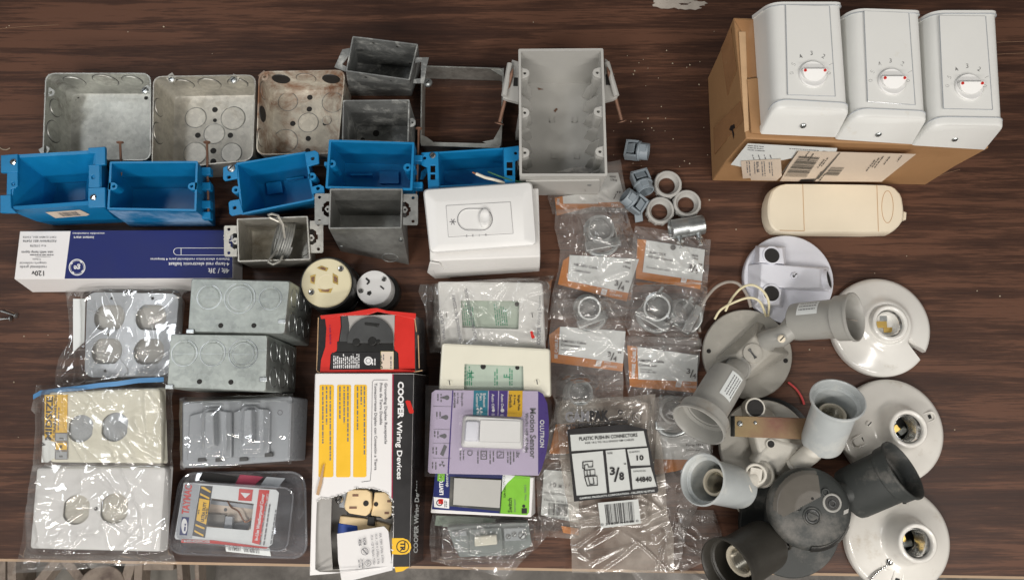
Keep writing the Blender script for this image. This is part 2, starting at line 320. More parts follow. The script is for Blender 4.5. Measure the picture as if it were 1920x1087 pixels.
def lines(mb, u, v, ln, rot, n, gap, h, mt, pl, seed=1, fill=.8):
    """rows of print too small to read: short dashes"""
    rnd = random.Random(seed); c, s_ = math.cos(R(rot)), math.sin(R(rot))
    for i in range(n):
        x = 0; L_ = ln * rnd.uniform(.7, 1)
        while x < L_:
            w = rnd.uniform(.8, 3.2) * h; w = min(w, L_ - x)
            if w > .3:
                q = [(x, -i * gap), (x + w, -i * gap), (x + w, -i * gap + h * .7), (x, -i * gap + h * .7)]
                mb.sheet([P(u + a * c - b * s_, v - (a * s_ + b * c), pl) for a, b in q], mt)
            x += w + rnd.uniform(.3, .9) * h
def poly(mb, pts, mt, pl): mb.sheet(PQ(pts, pl), mt)
def lerp(a, b, t): return (a[0] + (b[0] - a[0]) * t, a[1] + (b[1] - a[1]) * t)
def barcode(mb, q, mt, pl, n=30, seed=3, horiz=True):
    rnd = random.Random(seed); x = 0
    while x < 1:
        w = rnd.choice([.008, .012, .02, .03]) * 30 / n; x1 = min(1, x + w)
        if horiz: poly(mb, [lerp(q[0], q[1], x), lerp(q[0], q[1], x1), lerp(q[3], q[2], x1), lerp(q[3], q[2], x)], mt, pl)
        else: poly(mb, [lerp(q[0], q[3], x), lerp(q[1], q[2], x), lerp(q[1], q[2], x1), lerp(q[0], q[3], x1)], mt, pl)
        x = x1 + rnd.choice([.01, .018, .028]) * 30 / n
def pcirc(u, v, r, n=20): return [(u + r * math.cos(2 * math.pi * k / n), v + r * math.sin(2 * math.pi * k / n)) for k in range(n)]
def pring(mb, u, v, r, w, mt, pl, n=24, sy=1):
    a = [P(u + r * math.cos(2 * math.pi * k / n), v + sy * r * math.sin(2 * math.pi * k / n), pl) for k in range(n)]
    b = [P(u + (r - w) * math.cos(2 * math.pi * k / n), v + sy * (r - w) * math.sin(2 * math.pi * k / n), pl) for k in range(n)]
    mb.add(a + b, [[k, (k + 1) % n, n + (k + 1) % n, n + k] for k in range(n)], mt)
def pdisc(mb, u, v, r, mt, pl, h=.0005, n=24, rm=None):   # a flat real disc standing h proud of the plane at a photo place
    c = P(u, v, pl); nrm = Vector((0, 0, 1)) if isinstance(pl, (int, float)) else pl[1]
    rr = rm or r * (c - Vector((0, 0, H))).length / F
    mb.cyl(c - nrm * .0003, c + nrm * h, rr, mt, rr * .94, n)
def groove(mb, u, v, r, mt, pl, w=.0006, rm=None, h=.0005):
    c = P(u, v, pl); nrm = Vector((0, 0, 1)) if isinstance(pl, (int, float)) else pl[1]
    rr = rm or r * (c - Vector((0, 0, H))).length / F
    mb.torus(c, nrm, rr, w, mt, 32, 6)
def screw(mb, c, nrm, r, mt="zinc"):
    nrm = Vector(nrm).normalized(); c = Vector(c)
    mb.lathe(c, nrm, [(r, 0), (r, r * .25), (r * .7, r * .55), (.0001, r * .62)], mt, 14)
    x = nrm.orthogonal().normalized(); y = nrm.cross(x); mb.boxc(c + nrm * r * .6, x * r * .75, y * r * .13, nrm * r * .08, "dark void")
# ================= the setting =================
def build_table():
    eL, eR = P(-500, 1038), P(2500, 1090)
    bk = .95; e2 = .003
    a = [Vector((eL.x, eL.y, 0)), Vector((eR.x, eR.y, 0)), Vector((1.6, bk, 0)), Vector((-1.6, bk, 0))]
    mb = MB(); top = a
    n = (a[1] - a[0]).normalized(); f = Vector((n.y, -n.x, 0))
    fr0 = a[0] + f * e2 - Vector((0, 0, .0022)); fr1 = a[1] + f * e2 - Vector((0, 0, .0022))
    mb.sheet(top, "dark walnut laminate")
    mb.sheet([a[0], a[1], fr1, fr0], "wood edge")
    d = Vector((0, 0, -.028)); mb.sheet([fr0, fr1, fr1 + d, fr0 + d], "dark wood edge")
    mb.sheet([a[1], a[2], a[2] + d, fr1 + d, fr1], "dark wood edge"); mb.sheet([a[2], a[3], a[3] + d, a[2] + d], "dark wood edge"); mb.sheet([a[3], a[0], fr0, fr0 + d, a[3] + d], "dark wood edge")
    mb.sheet([fr0 + d, fr1 + d, a[2] + d, a[3] + d], "dark wood edge")
    solo("table_top", None, None, mb, (0, .3, 0), kind="structure")
    fl = MB(); z = -.75; fl.sheet([Vector((-4, -3, z)), Vector((4, -3, z)), Vector((4, 3, z)), Vector((-4, 3, z))], "concrete")
    solo("floor", None, None, fl, (0, 0, z), kind="structure")
build_table()
def floor_things():
    z = -.62; D = Vector((0, 0, -.035))
    t = Thing("lattice_frame", "weathered wooden lattice frame standing below the table edge at the lower left", "frame", P(220, 1150, -.75))
    def bar(a, b, w, zz, mt="weathered wood"):
        A, B = P(*a, zz), P(*b, zz); d = (B - A).normalized(); n = Vector((-d.y, d.x, 0)) * w / 2
        mb.slab([A - n, B - n, B + n, A + n], mt, D)
    mb = MB()
    bar((25, 1150), (135, 1010), .017, z); bar((90, 1010), (210, 1160), .017, z + .0015); bar((262, 1000), (215, 1150), .019, z)
    bar((262, 990), (254, 1180), .015, z + .003); bar((330, 990), (345, 1180), .010, z); bar((366, 990), (372, 1180), .008, z)
    bar((268, 1062), (325, 1062), .012, z - .001)
    t.part("lattice_bars", mb, bevel=.0015)
    mb = MB(); mb.cyl(P(190, 1100, -.63), P(190, 1100, -.6), .038, "weathered wood", n=30); t.part("hub_disc", mb, bevel=.002)
    mb = MB(); q = PQ([(10, 990), (385, 990), (385, 1200), (10, 1200)], -.70); mb.slab(q, "stone grey", Vector((0, 0, -.05))); t.part("backing_panel", mb)
    mb = MB()
    for i, (a, b) in enumerate(((-30, 10), (14, 30))):
        mb.slab(PQ([(a, 1000), (b, 1000), (b, 1200), (a, 1200)], -.64), "weathered wood", Vector((0, 0, -.11)))
    solo("timber_post", "pair of grey timber strips below the table at the far left corner", "timber", mb, P(0, 1100, -.75))
floor_things()
def marks():
    mb = MB(); rnd = random.Random(5)
    def blob(u, v, ru, rv, sd):
        r2 = random.Random(sd); return [(u + ru * math.cos(t) * r2.uniform(.7, 1.1), v + rv * math.sin(t) * r2.uniform(.6, 1.1)) for t in [k * math.pi / 9 for k in range(18)]]
    for i, (u, v, ru, rv) in enumerate(((1250, 9, 26, 9), (1290, 14, 28, 6), (1308, 7, 18, 6), (1238, 3, 14, 6), (1275, 3, 30, 5))):
        mb.slab(PQ(blob(u, v, ru, rv, i), .0002 + i * .0001), "chipped paint", Vector((0, 0, .0002)))
    solo("paint_patch", "chipped patch of pale paint at the back edge of the table", "paint patch", mb, P(1275, 8))
    mb = MB()
    for a, b in (((0, 54), (110, 47)), ((1840, 82), (1920, 78)), ((1850, 104), (1920, 100)), ((1760, 330), (1800, 318)), ((10, 580), (32, 590)), ((0, 596), (14, 598))):
        A, B = P(*a, .0002), P(*b, .0002); mb.tube([A, A.lerp(B, .5) + Vector((0, .0006, 0)), B], .00035, "scratch", 5)
    solo("table_scratches", "thin pale scratches across the dark table top", "scratches", mb, P(55, 50), kind="stuff")
    mb = MB()
    spots = [(1206, 112), (1198, 118), (1190, 133), (1250, 95), (1240, 200), (1215, 222), (1222, 240), (1208, 243), (1226, 245), (1183, 228), (1000, 42), (12, 52), (398, 101), (240, 60), (90, 628), (45, 630), (1700, 480), (1330, 375), (1380, 430), (1518, 655), (1545, 653), (1640, 512), (1325, 470), (1790, 805), (1832, 545), (26, 716)]
    for (u, v) in spots + [(rnd.uniform(1150, 1330), rnd.uniform(90, 320)) for _ in range(26)] + [(rnd.uniform(0, 1900), rnd.uniform(0, 1040)) for _ in range(34)]:
        r = rnd.uniform(.0004, .0011); p = P(u, v, r * .4)
        mb.lathe(p, (rnd.uniform(-.5, .5), rnd.uniform(-.5, .5), 1), [(.0001, -r * .5), (r, -r * .2), (r * .8, r * .4), (.0001, r * .6)], "crumb", 6)
    solo("debris", "scattered pale crumbs of plaster dust on the dark table", "debris", mb, P(1206, 112), kind="stuff")
    mb = MB(); mb.tube([P(u, v, .001) for u, v in ((-3, 275), (4, 280), (12, 281), (19, 278))], .0006, "crumb", 5)
    solo("wire_scrap", "tiny curved scrap of wire at the left table edge above the blue box", "scrap", mb, P(5, 279))
    for i, (a, b, lb) in enumerate((((2, 583), (30, 592), "small steel screw lying at the far left, the upper of two"), ((0, 598), (20, 597), "small steel screw lying at the far left, the lower of two"))):
        mb = MB(); A, B = P(*a, .0022), P(*b, .0022); d = (B - A).normalized(); mb.cyl(A, B, .0012, "zinc", .0004, 10); mb.lathe(B, -d, [(.0001, -.001), (.003, -.0005), (.003, .0004), (.001, .002)], "zinc", 12)
        solo("screw", lb, "screw", mb, P(*a), group="loose screws at the left edge")
marks()
# ================= boxes with a hollow inside =================
def shell(mb, top, bot, t, mt, r=.004, ztop_in=None, floor_t=.0015, mti=None, zfl=None):
    """open box: outer bottom > outer rim > inner rim > inner floor"""
    ib = inset(bot, t); it = inset(top, t)
    ib = [p + Vector((0, 0, floor_t)) for p in ib] if zfl is None else [Vector((p.x, p.y, zfl)) for p in ib]
    mb.loft([rq(bot, r), rq(top, r), rq(it, max(r - t, .0005)), rq(ib, max(r - t, .0005))], mt)
def wallplane(a, b, down): return plane(a, b, b + down)
def square_box(name, label, q, z, mt, kos, sideN, sideW, holes, ears, rust=False):
    top = PQ(q, z); c = sum(top, Vector()) / 4; t = Thing(name, label, "junction box", (c.x, c.y, 0), "galvanised square junction boxes")
    bot = scaleq(top, .965, .0004); mb = MB(); it = inset(top, .0013)
    r = .011
    ib = setz(inset(bot, .0013), .0018); mid = [a.lerp(b, .88) for a, b in zip(it, ib)]; mid2 = [a.lerp(b, .965) for a, b in zip(it, inset(ib, .0018))]
    mb.loft([rq(bot, r), rq(top, r), rq(it, r - .001), rq(mid, r - .001), rq(mid2, r - .0015), rq(inset(ib, .0055), r - .003)], mt)
    zf = .0018
    for (u, v, rr) in kos: pdisc(mb, u, v, rr, mt, zf, .0005); groove(mb, u, v, rr, "galvanised dull", zf + .0001, .00035)  # duller ring puts the knockout's edge shade into the colour
    for (u, v, rr) in holes: pdisc(mb, u, v, rr, "dark void", zf, .0004, 12)
    n1 = plane(it[0], it[1], ib[1]); w1 = plane(it[0], it[3], ib[3])
    for (u, v, rr, mm) in sideN: pdisc(mb, u, v, 0, mm or mt, n1, .0011, 28, rm=rr); groove(mb, u, v, 0, "dark grey plastic", n1, .0004, rm=rr)  # darker ring paints the shade round each wall knockout
    for (u, v, rr, mm) in sideW: pdisc(mb, u, v, 0, mm or mt, w1, .0011, 28, rm=rr); groove(mb, u, v, 0, "dark grey plastic", w1, .0004, rm=rr)
    t.part("box_shell", mb)
    for (u, v, scr) in ears:
        e = MB(); p = P(u, v, z - .003); cc = Vector((c.x, c.y, p.z)); d = (cc - p).normalized(); s = Vector((-d.y, d.x, 0))
        out = [p - d * .0062 + s * .0045, p - d * .0062 - s * .0045, p - s * .0045] + [p + d * .0045 * math.sin(a) - s * .0045 * math.cos(a) for a in (.5, 1, 1.57, 2.1, 2.6)] + [p + s * .0045]
        e.plate(out, [circ(p, (0, 0, 1), .0018, 10)], mt, Vector((0, 0, -.0013)))
        o = t.part("screw_ear", e)
        if scr: m2 = MB(); screw(m2, p, (0, 0, 1), .0038, "rust nail" if rust else "zinc"); t.part("screw", m2, parent=o)
    return t
square_box("junction_box", "square galvanised box with blank floor, leftmost in the back row", [(85, 137), (283, 137), (283, 301), (79, 301)], .047, "galvanised",
    [], [(140, 153, .0115, None), (198, 151, .0135, None), (248, 151, .011, None)], [(104, 203, .010, None), (101, 247, .0125, None)], [(140, 187, 3), (146, 182, 3), (274, 184, 3.5)],
    [(95, 174, False), (272, 170, True), (85, 281, False)])
square_box("junction_box", "square galvanised box with round knockouts, second from left in the back row", [(287, 143), (480, 140), (474, 301), (284, 319)], .046, "galvanised pale",
    [(367, 221, 18), (437, 222, 21), (402, 251, 18), (366, 288, 20), (434, 287, 18)], [(345, 158, .011, None), (393, 157, .0125, None), (446, 156, .011, None)], [(298, 202, .010, None), (297, 250, .012, None)],
    [(403, 206, 5), (403, 226, 3.5), (371, 254, 5), (432, 254, 5), (400, 283, 5.5), (400, 303, 5.5)], [(322, 148, True), (438, 150, True)])
square_box("junction_box", "rust-stained square box with two open holes in its back wall", [(485, 134), (648, 131), (633, 288), (480, 291)], .044, "galvanised rusty",
    [(540, 191, 17), (624, 192, 19), (578, 230, 18), (535, 265, 22), (613, 226, 8)], [(527, 148, .010, "dark void"), (574, 147, .011, None), (621, 148, .010, "dark void")], [(494, 170, .010, None), (492, 214, .009, "dark void"), (489, 258, .010, None)],
    [(581, 183, 5), (580, 205, 5), (549, 232, 5), (609, 232, 4), (578, 260, 5), (577, 283, 5)], [(496, 144, False)], rust=True)
def earplate(mb, out, holes, mt, z, th=.0012):
    mb.plate(PQ(out, z), [PQ(h, z) for h in holes], mt, Vector((0, 0, -th)))
def device_box(name, label, rim, z, base, mt, ears, group, r=.0015, t=.0014, floor=None, taper=.98, extra=None, bolt=None):
    top = PQ(rim, z); bot = PQ(base, .0004) if base else scaleq(top, taper, .0004); c = sum(bot, Vector()) / 4
    T_ = Thing(name, label, "electrical box", (c.x, c.y, 0), group); mb = MB(); shell(mb, top, bot, t, mt, r)
    if extra: extra(mb, top, bot)
    T_.part("box_shell", mb)
    for e in ears:
        m = MB(); earplate(m, e[0], e[1], mt, z - .002); o = T_.part("mounting_ear", m)
        for (u, v) in (e[2] if len(e) > 2 else []):
            m2 = MB(); screw(m2, P(u, v, z - .0015), (0, 0, 1), .0032); T_.part("screw", m2, parent=o)
    return T_
def rect(u0, v0, u1, v1): return [(u0, v0), (u1, v0), (u1, v1), (u0, v1)]
MG = "steel device boxes with side ears"
def ex4(mb, top, bot):
    p = plane(top[3], top[2], bot[2])
    for (u, v, r) in ((686, 145, 2.4), (733, 152, 2.4), (670, 168, 3), (740, 167, 3)): pdisc(mb, u, v, r, "dark void", up(p, .0003), .0003, 12)
    pn = plane(top[0], top[1], bot[1])
    for (u, v, r) in ((700, 81, 2.5), (745, 88, 2.5), (769, 119, 2.5)): pdisc(mb, u, v, r, "dark void", up(pn, -.0014 * -1), .0003, 12)
device_box("device_box", "tarnished steel device box with hooked ears, rearmost beside the square ring", [(661, 68), (784, 83), (768, 151), (648, 134)], .074, [(670, 118), (790, 128), (772, 180), (655, 180)], "galvanised dull",
    [([(659, 90), (659, 98), (641, 121), (651, 126), (648, 134), (627, 126), (642, 93)], []), ([(778, 108), (804, 108), (800, 124), (795, 156), (775, 156), (776, 149), (789, 147), (790, 116), (778, 118)], [])], MG, extra=ex4)
def ex5(mb, top, bot):
    for (u, v, r) in ((705, 250, 6), (680, 262, 4)): pdisc(mb, u, v, r, "dark void", .0025, .0003, 16)
    pdisc(mb, 722, 262, 13, "galvanised dull", .002, .0006)
    pn = plane(top[0], top[1], bot[1])
device_box("device_box", "open tarnished steel box standing just behind the middle blue box", [(643, 188), (768, 187), (766, 268), (641, 264)], .070, None, "galvanised dull",
    [([(768, 222), (775, 222), (779, 226), (779, 233), (775, 237), (768, 238)], [pcirc(773.5, 230, 2.2, 10)])], MG, extra=ex5)
def c_ear(x0, x1, v0, v1, side):            # ear plate with a keyhole cut from the box side
    m = (v0 + v1) / 2; w = x1 - x0; s = 1 if side == 'l' else -1; xo = x0 if side == 'l' else x1; xi = x1 if side == 'l' else x0
    out = [(xo + s * 2, v0), (xi, v0), (xi, m - 14), (xi - s * 5, m - 15), (xi - s * 12, m - 10), (xi - s * 12, m - 5), (xi - s * 15, m - 4), (xi - s * 15, m + 4), (xi - s * 12, m + 5), (xi - s * 12, m + 10), (xi - s * 5, m + 15), (xi, m + 14), (xi, v1), (xo + s * 2, v1), (xo, v1 - 3), (xo, v0 + 3)]
    return out, [pcirc(xo + s * 9, v0 + 7, 3, 12), pcirc(xo + s * 9, v1 - 7, 3, 12)]
def boss(x, v, s, L=8): return [(x, v - 6), (x - s * L * .7, v - 6), (x - s * (L + 2), v), (x - s * L * .7, v + 6), (x, v + 6)], [pcirc(x - s * L * .55, v, 2.4, 10)]
l, lh = c_ear(590, 618.5, 363, 421, 'l'); r_, rh = c_ear(755, 783.5, 364, 422, 'r')
def ex13(mb, top, bot):
    p = plane(top[3], top[2], bot[2])
    groove(mb, 731, 483, 15, "galvanised dull", p, .0005); pdisc(mb, 640, 462, 3, "zinc", p, .0012, 12); pdisc(mb, 752, 449, 3.5, "zinc", p, .0018, 12)
device_box("device_box", "large steel device box with plaster ears in front of the middle blue box", [(618.5, 354), (755, 354), (753, 428), (616, 429)], .074, [(636, 402), (763, 402), (767, 496), (638, 471)], "galvanised mid",
    [(l, lh, []), (r_, rh, []), (*boss(618.5, 392, 1),), (*boss(755, 393, -1),)], MG, extra=ex13)
l, lh = c_ear(420, 444, 423, 481, 'l'); r_, rh = c_ear(581, 606, 414, 474, 'r')
def ex14(mb, top, bot):
    pdisc(mb, 507, 470, 16, "galvanised pale", .002, .0006); pdisc(mb, 566, 466, 15, "galvanised pale", .002, .0006); pdisc(mb, 520, 449, 4, "dark void", .0022, .0004)
device_box("device_box", "pale steel device box holding a bundle of wire, over the navy carton end", [(444, 410), (577, 405), (582, 487), (446, 491)], .058, [(472, 432), (590, 428), (592, 499), (472, 503)], "galvanised pale",
    [(l, lh), (r_, rh), (*boss(444.5, 452, 1),), (*boss(580, 446, -1),)], MG, extra=ex14)
# wire bundle inside it
mb = MB()
pth = []
for i in range(7 * 22):
    a = 2 * math.pi * i / 22; k = i / (7 * 22); cu, cv = 533 - k * 9 + 3 * math.sin(i * .8), 446 + 2 * math.sin(i * .5)
    pth.append(P(531 + 9 * math.sin(a) + 4 * math.cos(a) * 1 + (k - .5) * 30, 451 - 34 * math.sin(a) + (k - .5) * 6, .034 + .012 * math.cos(a)))
mb.tube(pth, .0014, "galvanised mid", 6)
mb.tube([P(u, v, z) for u, v, z in ((538, 425, .05), (522, 415, .062), (506, 408, .064), (503, 403, .064), (510, 401, .064), (521, 404, .064), (530, 420, .060), (534, 446, .05))], .0014, "galvanised pale", 6)
mb.tube([P(u, v, z) for u, v, z in ((520, 470, .05), (506, 485, .062), (503, 492, .063), (512, 496, .063), (524, 491, .063), (530, 480, .060))], .0013, "galvanised pale", 6)
solo("ground_wire_bundle", "coiled bundle of stiff grey wire lying inside the pale steel device box", "wire", mb, P(525, 450, .02))
def nail(name, label, A, B, r=.0016, hr=.0042, group=None):
    mb = MB(); d = (B - A).normalized(); mb.cyl(A, B - d * .006, r, "rust nail", n=12); mb.cyl(B - d * .006, B, r, "rust nail", .0002, 12); mb.lathe(A, d, [(.0001, -.0008), (hr, -.0004), (hr, .0006), (r, .0016)], "rust nail", 14)
    return mb
# square extension ring
def ring_thing():
    z = .030; q = [(790, 123), (945, 128), (940, 273), (788, 269)]; top = PQ(q, z); c = sum(top, Vector()) / 4; t = Thing("extension_ring", "square steel extension ring with open centre showing the table", "extension ring", (c.x, c.y, 0))
    bot = setz(top, .0005); mb = MB(); it = inset(top, .0014); ib = inset(bot, .0014); r = .006
    a, b, c2, d = rq(bot, r), rq(top, r), rq(it, r - .001), rq(ib, r - .001); mb.loft([a, b, c2, d, a], "galvanised", False, False)
    for ln in ([(945, 128), (945, 145), (936, 140), (920, 130)], [(940, 273), (920, 272), (905, 266), (925, 262), (933, 248), (940, 235)], [(788, 269), (806, 270), (812, 266), (800, 257), (788, 252)]):
        mb.slab(PQ(ln, z - .0012), "galvanised", Vector((0, 0, -.0012)))
    mb.slab(PQ([(788, 266), (940, 270), (936, 278), (790, 273)], z - .0003), "galvanised", Vector((0, 0, -.002)))
    t.part("ring_wall", mb)
    e = MB(); p = P(802, 155, z - .001); e.plate(circ(p, (0, 0, 1), .0052, 16), [circ(p, (0, 0, 1), .0022, 10)], "zinc", Vector((0, 0, -.0014))); o = t.part("screw_ear", e)
    m2 = MB(); screw(m2, p, (0, 0, 1), .0034); t.part("screw", m2, parent=o)
ring_thing()
# ================= grey three-gang box =================
def three_gang():
    z = .076; q = [(972, 92), (1131, 91), (1139, 330), (974, 330)]; top = PQ(q, z); bot = scaleq(top, .965, .0004); c = sum(bot, Vector()) / 4
    t = Thing("three_gang_box", "large open grey plastic multi-gang box with nails on both sides", "electrical box", (c.x, c.y, 0))
    mb = MB(); shell(mb, top, bot, .0026, "grey pvc", .002, floor_t=.002)
    for (u, v) in ((1030, 225), (1072, 225), (1034, 293), (1076, 293)):
        for dx in (0, 9): mb.slab(PQ(rect(u + dx, v - 5, u + dx + 1.6, v + 5), .0026), "grey pvc", Vector((0, 0, .0008)))
        mb.slab(PQ(rect(u, v + 3, u + 10, v + 5), .0026), "grey pvc", Vector((0, 0, .0008)))
    mb.slab(PQ([(1038, 208), (1043, 203), (1046, 205), (1041, 211)], .0028), "rust nail", Vector((0, 0, .0004))); mb.slab(PQ([(1008, 165), (1019, 168), (1010, 169)], .0028), "rust nail", Vector((0, 0, .0004)))
    t.part("box_shell", mb)
    for i, (u, v, s) in enumerate(((984, 137, 1), (984, 211, 1), (984, 286, 1), (1120, 136, -1), (1122, 209, -1), (1125, 284, -1))):
        m = MB(); p = P(u, v, z - .003); e = P(u - s * 10, v, z - .003); w = .0052
        pts = [Vector((e.x, e.y + w * 1.4, e.z)), Vector((p.x, p.y + w, e.z))] + [p + Vector((s * w * math.sin(a), w * math.cos(a), 0)) for a in (.5, 1, 1.57, 2.1, 2.6)] + [Vector((p.x, p.y - w, e.z)), Vector((e.x, e.y - w * 1.4, e.z))]
        m.plate(pts, [circ(p, (0, 0, 1), .0017, 10)], "grey pvc", Vector((0, 0, -.006)))
        m.loft([[x + Vector((0, 0, -.006)) for x in pts], [Vector((x.x - s * .004, e.y + (x.y - e.y) * .7, .004)) for x in pts]], "grey pvc")
        t.part("screw_boss", m, bevel=.0004)
    for s, x0 in ((1, top[0].x), (-1, top[1].x)):
        for k in range(7):
            yy = top[0].y - .022 - k * .0172; m = MB(); xw = x0 + s * .0048 + (k * .0004 if s < 0 else 0); zz = .030 - (k % 2) * .008
            hw = .0072; x1 = xw - s * .002
            m.loft([[Vector((x1, yy + hw, .003)), Vector((x1, yy - hw, .003)), Vector((x1 + s * .0145, yy, .003))], [Vector((x1, yy + hw * .8, .028)), Vector((x1, yy - hw * .8, .028)), Vector((x1 + s * .0115, yy, .028))], [Vector((x1 - s * .001, yy + hw * .4, .044)), Vector((x1 - s * .001, yy - hw * .4, .044)), Vector((x1 + s * .001, yy, .044))]], "grey pvc")
            t.part("cable_clamp", m, bevel=.0006)
    pl = plane(top[3], top[2], bot[2]); m = MB()
    def onS(u, v): return P(u, v, pl)
    m.slab([onS(986, 337), onS(1124, 335), onS(1124, 356), onS(1098, 357), onS(1098, 352), onS(986, 354)], "grey pvc", pl[1] * .0022)
    pdisc(m, 1105, 347, 4.2, "galvanised dull", up(pl, .0022), .0006, 16)
    t.part("front_flange", m, bevel=.0004)
    for s, out in ((1, [(960, 112), (972, 116), (972, 192), (943, 184), (946, 172), (957, 130)]), (-1, [(1134, 110), (1140, 114), (1158, 182), (1150, 186), (1134, 190)])):
        m = MB(); zz = .058; m.slab(PQ(out, zz), "grey pvc", Vector((0, 0, -.006)))
        w = [(964, 146), (971, 146), (971, 162), (962, 162)] if s > 0 else [(1135, 140), (1142, 140), (1147, 160), (1136, 160)]
        m.slab(PQ(w, zz + .0002), "dark void", Vector((0, 0, .0003)))
        a, b = ((956, 120), (945, 180)) if s > 0 else ((1138, 118), (1156, 180)); A, B = P(*a, zz + .003), P(*b, zz + .003)
        m.tube([A, B], .0032, "grey pvc", 10); o = t.part("nail_bracket", m, bevel=.0006)
    for a, b, lb in (((936, 232), (962, 128), "rusty nail in the left bracket of the large grey box"), ((1166, 228), (1138, 125), "rusty nail in the right bracket of the large grey box")):
        A = P(*a, .040); B = P(*b, .066); m = nail("", "", A, B, .0021, .0054)
        solo("nail", lb, "nail", m, A, group="nails in the sides of the boxes")
three_gang()
# ================= blue boxes =================
BG = "blue plastic electrical boxes"
def blue1():
    z = .066; T0 = [(31, 290), (190, 281), (194, 383), (28, 393)]; top = PQ(T0, z); bot = PQ([(95, 345), (240, 340), (243, 417), (100, 423)], .0004); c = sum(bot, Vector()) / 4
    t = Thing("blue_box", "blue plastic box with four square tabs, leftmost at the table edge", "electrical box", (c.x, c.y, 0), BG)
    m = MB(); it = PQ([(34, 296), (177, 288), (165, 377), (21, 387)], z - .0006)
    ot = PQ([(16, 291), (190, 281), (190, 383), (14, 394)], z)
    led = PQ([(82, 331), (166, 326), (166, 379), (78, 387)], .034); fl = PQ([(108, 344), (160, 341), (160, 374), (100, 380)], .006)
    mid = PQ([(48, 345), (210, 338), (215, 410), (66, 415)], .022)
    m.loft([rq(bot, .002), rq(mid, .002), rq(ot, .002), rq(it, .001), rq(led, .001), rq([a.lerp(b, .15) for a, b in zip(led, fl)], .001), rq(fl, .001)], "blue plastic"); t.part("box_shell", m)
    for out, h in (([(1, 291), (33, 288.5), (33, 323), (1, 324)], (25, 304)), ([(0, 366), (20, 365), (21, 389), (31, 399), (0, 399)], None), ([(165, 277), (197, 275), (197, 308), (187, 309), (178, 310), (178, 288), (165, 288)], None), ([(165, 352), (197, 351), (197, 388), (165, 390)], (175, 370))):
        m = MB(); m.slab(PQ(out, z + .002), "blue plastic", Vector((0, 0, -.004))); o = t.part("mounting_tab", m, bevel=.0006)
        if h: m2 = MB(); screw(m2, P(*h, z + .002), (0, 0, 1), .0034, "chrome"); t.part("screw", m2, parent=o)
    m = MB(); m.plate(PQ([(13, 323), (33, 323), (33, 348), (28, 353), (20, 354), (20, 366), (12, 366)], z + .0012), [PQ(pcirc(24.6, 344.5, 3.6, 12), z + .0012)], "blue plastic", Vector((0, 0, -.003))); t.part("side_strip", m, bevel=.0005); m = MB()
    m.plate(PQ([(166, 309), (187, 309), (187, 352), (166, 352)], z + .0012), [PQ(pcirc(174.5, 332, 3.6, 12), z + .0012)], "blue plastic", Vector((0, 0, -.003))); t.part("side_strip", m, bevel=.0005)
    pl = plane(P(14, 394, z), P(190, 383, z), P(215, 410, .022)); m = MB(); pl = up(pl, .0006)
    poly(m, [(85, 398), (150, 393.5), (168, 402), (163, 404.5), (104, 409)], "cream paper", pl); barcode(m, [(107, 399), (142, 397), (152, 404), (118, 406)], "grey print", up(pl, .0002), 24)
    t.part("paper_sticker", m)
blue1()
def blue2():
    z = .070; top = PQ([(206, 303), (371, 302), (368, 396), (201, 393)], z); bot = PQ([(247, 352), (402, 350), (404, 424), (246, 425)], .0004); c = sum(bot, Vector()) / 4
    t = Thing("blue_box", "scuffed blue plastic box second from the left with a long nail", "electrical box", (c.x, c.y, 0), BG)
    m = MB(); shell(m, top, bot, .0022, "blue plastic", .0015)
    ps = plane(top[3], top[2], bot[2]); m.sheet([p + ps[1] * .0003 for p in (top[3].lerp(bot[3], .04), top[2].lerp(bot[2], .04), top[2].lerp(bot[2], .97), top[3].lerp(bot[3], .97))], "blue plastic scuffed"); t.part("box_shell", m)
    for (u, v, s) in ((213, 349, 1), (359, 349, -1)):
        m = MB(); p = P(u, v, z); w = .0042; e = Vector((-s * .006, 0, 0)); pts = [p + e + Vector((0, w, 0)), p + Vector((0, w, 0)), p + Vector((s * w * .8, w * .6, 0)), p + Vector((s * w, 0, 0)), p + Vector((s * w * .8, -w * .6, 0)), p + Vector((0, -w, 0)), p + e + Vector((0, -w, 0))]
        m.plate(pts, [circ(p, (0, 0, 1), .0017, 10)], "blue plastic", Vector((0, 0, -.014))); t.part("screw_boss", m, bevel=.0004)
    pe = plane(top[1], top[2], bot[2])
    for (v0, v1) in ((316, 330), (344, 358), (378, 392), (399, 412)):
        m = MB(); A = P(382, v0, pe); B = P(382, v1, pe); n = pe[1]; m.boxc((A + B) / 2 + n * .004, n * .0045, (B - A) / 2, Vector((0, 0, .004)), "blue plastic"); t.part("nail_clip", m, bevel=.0005)
    return t
blue2()
for a, b, lb, za, zb in (((388, 267), (391, 411), "rusty nail along the right side of the scuffed blue box", .046, .046), ((225, 267), (228, 330), "rusty nail standing behind the leftmost blue box over the blank junction box", .050, .046), ((785, 241), (781, 366), "long rusty nail between the two right blue boxes", .052, .048)):
    A, B = P(*a, za), P(*b, zb); solo("nail", lb, "nail", nail("", "", A, B, .0013, .0038), A, group="nails in the sides of the boxes")
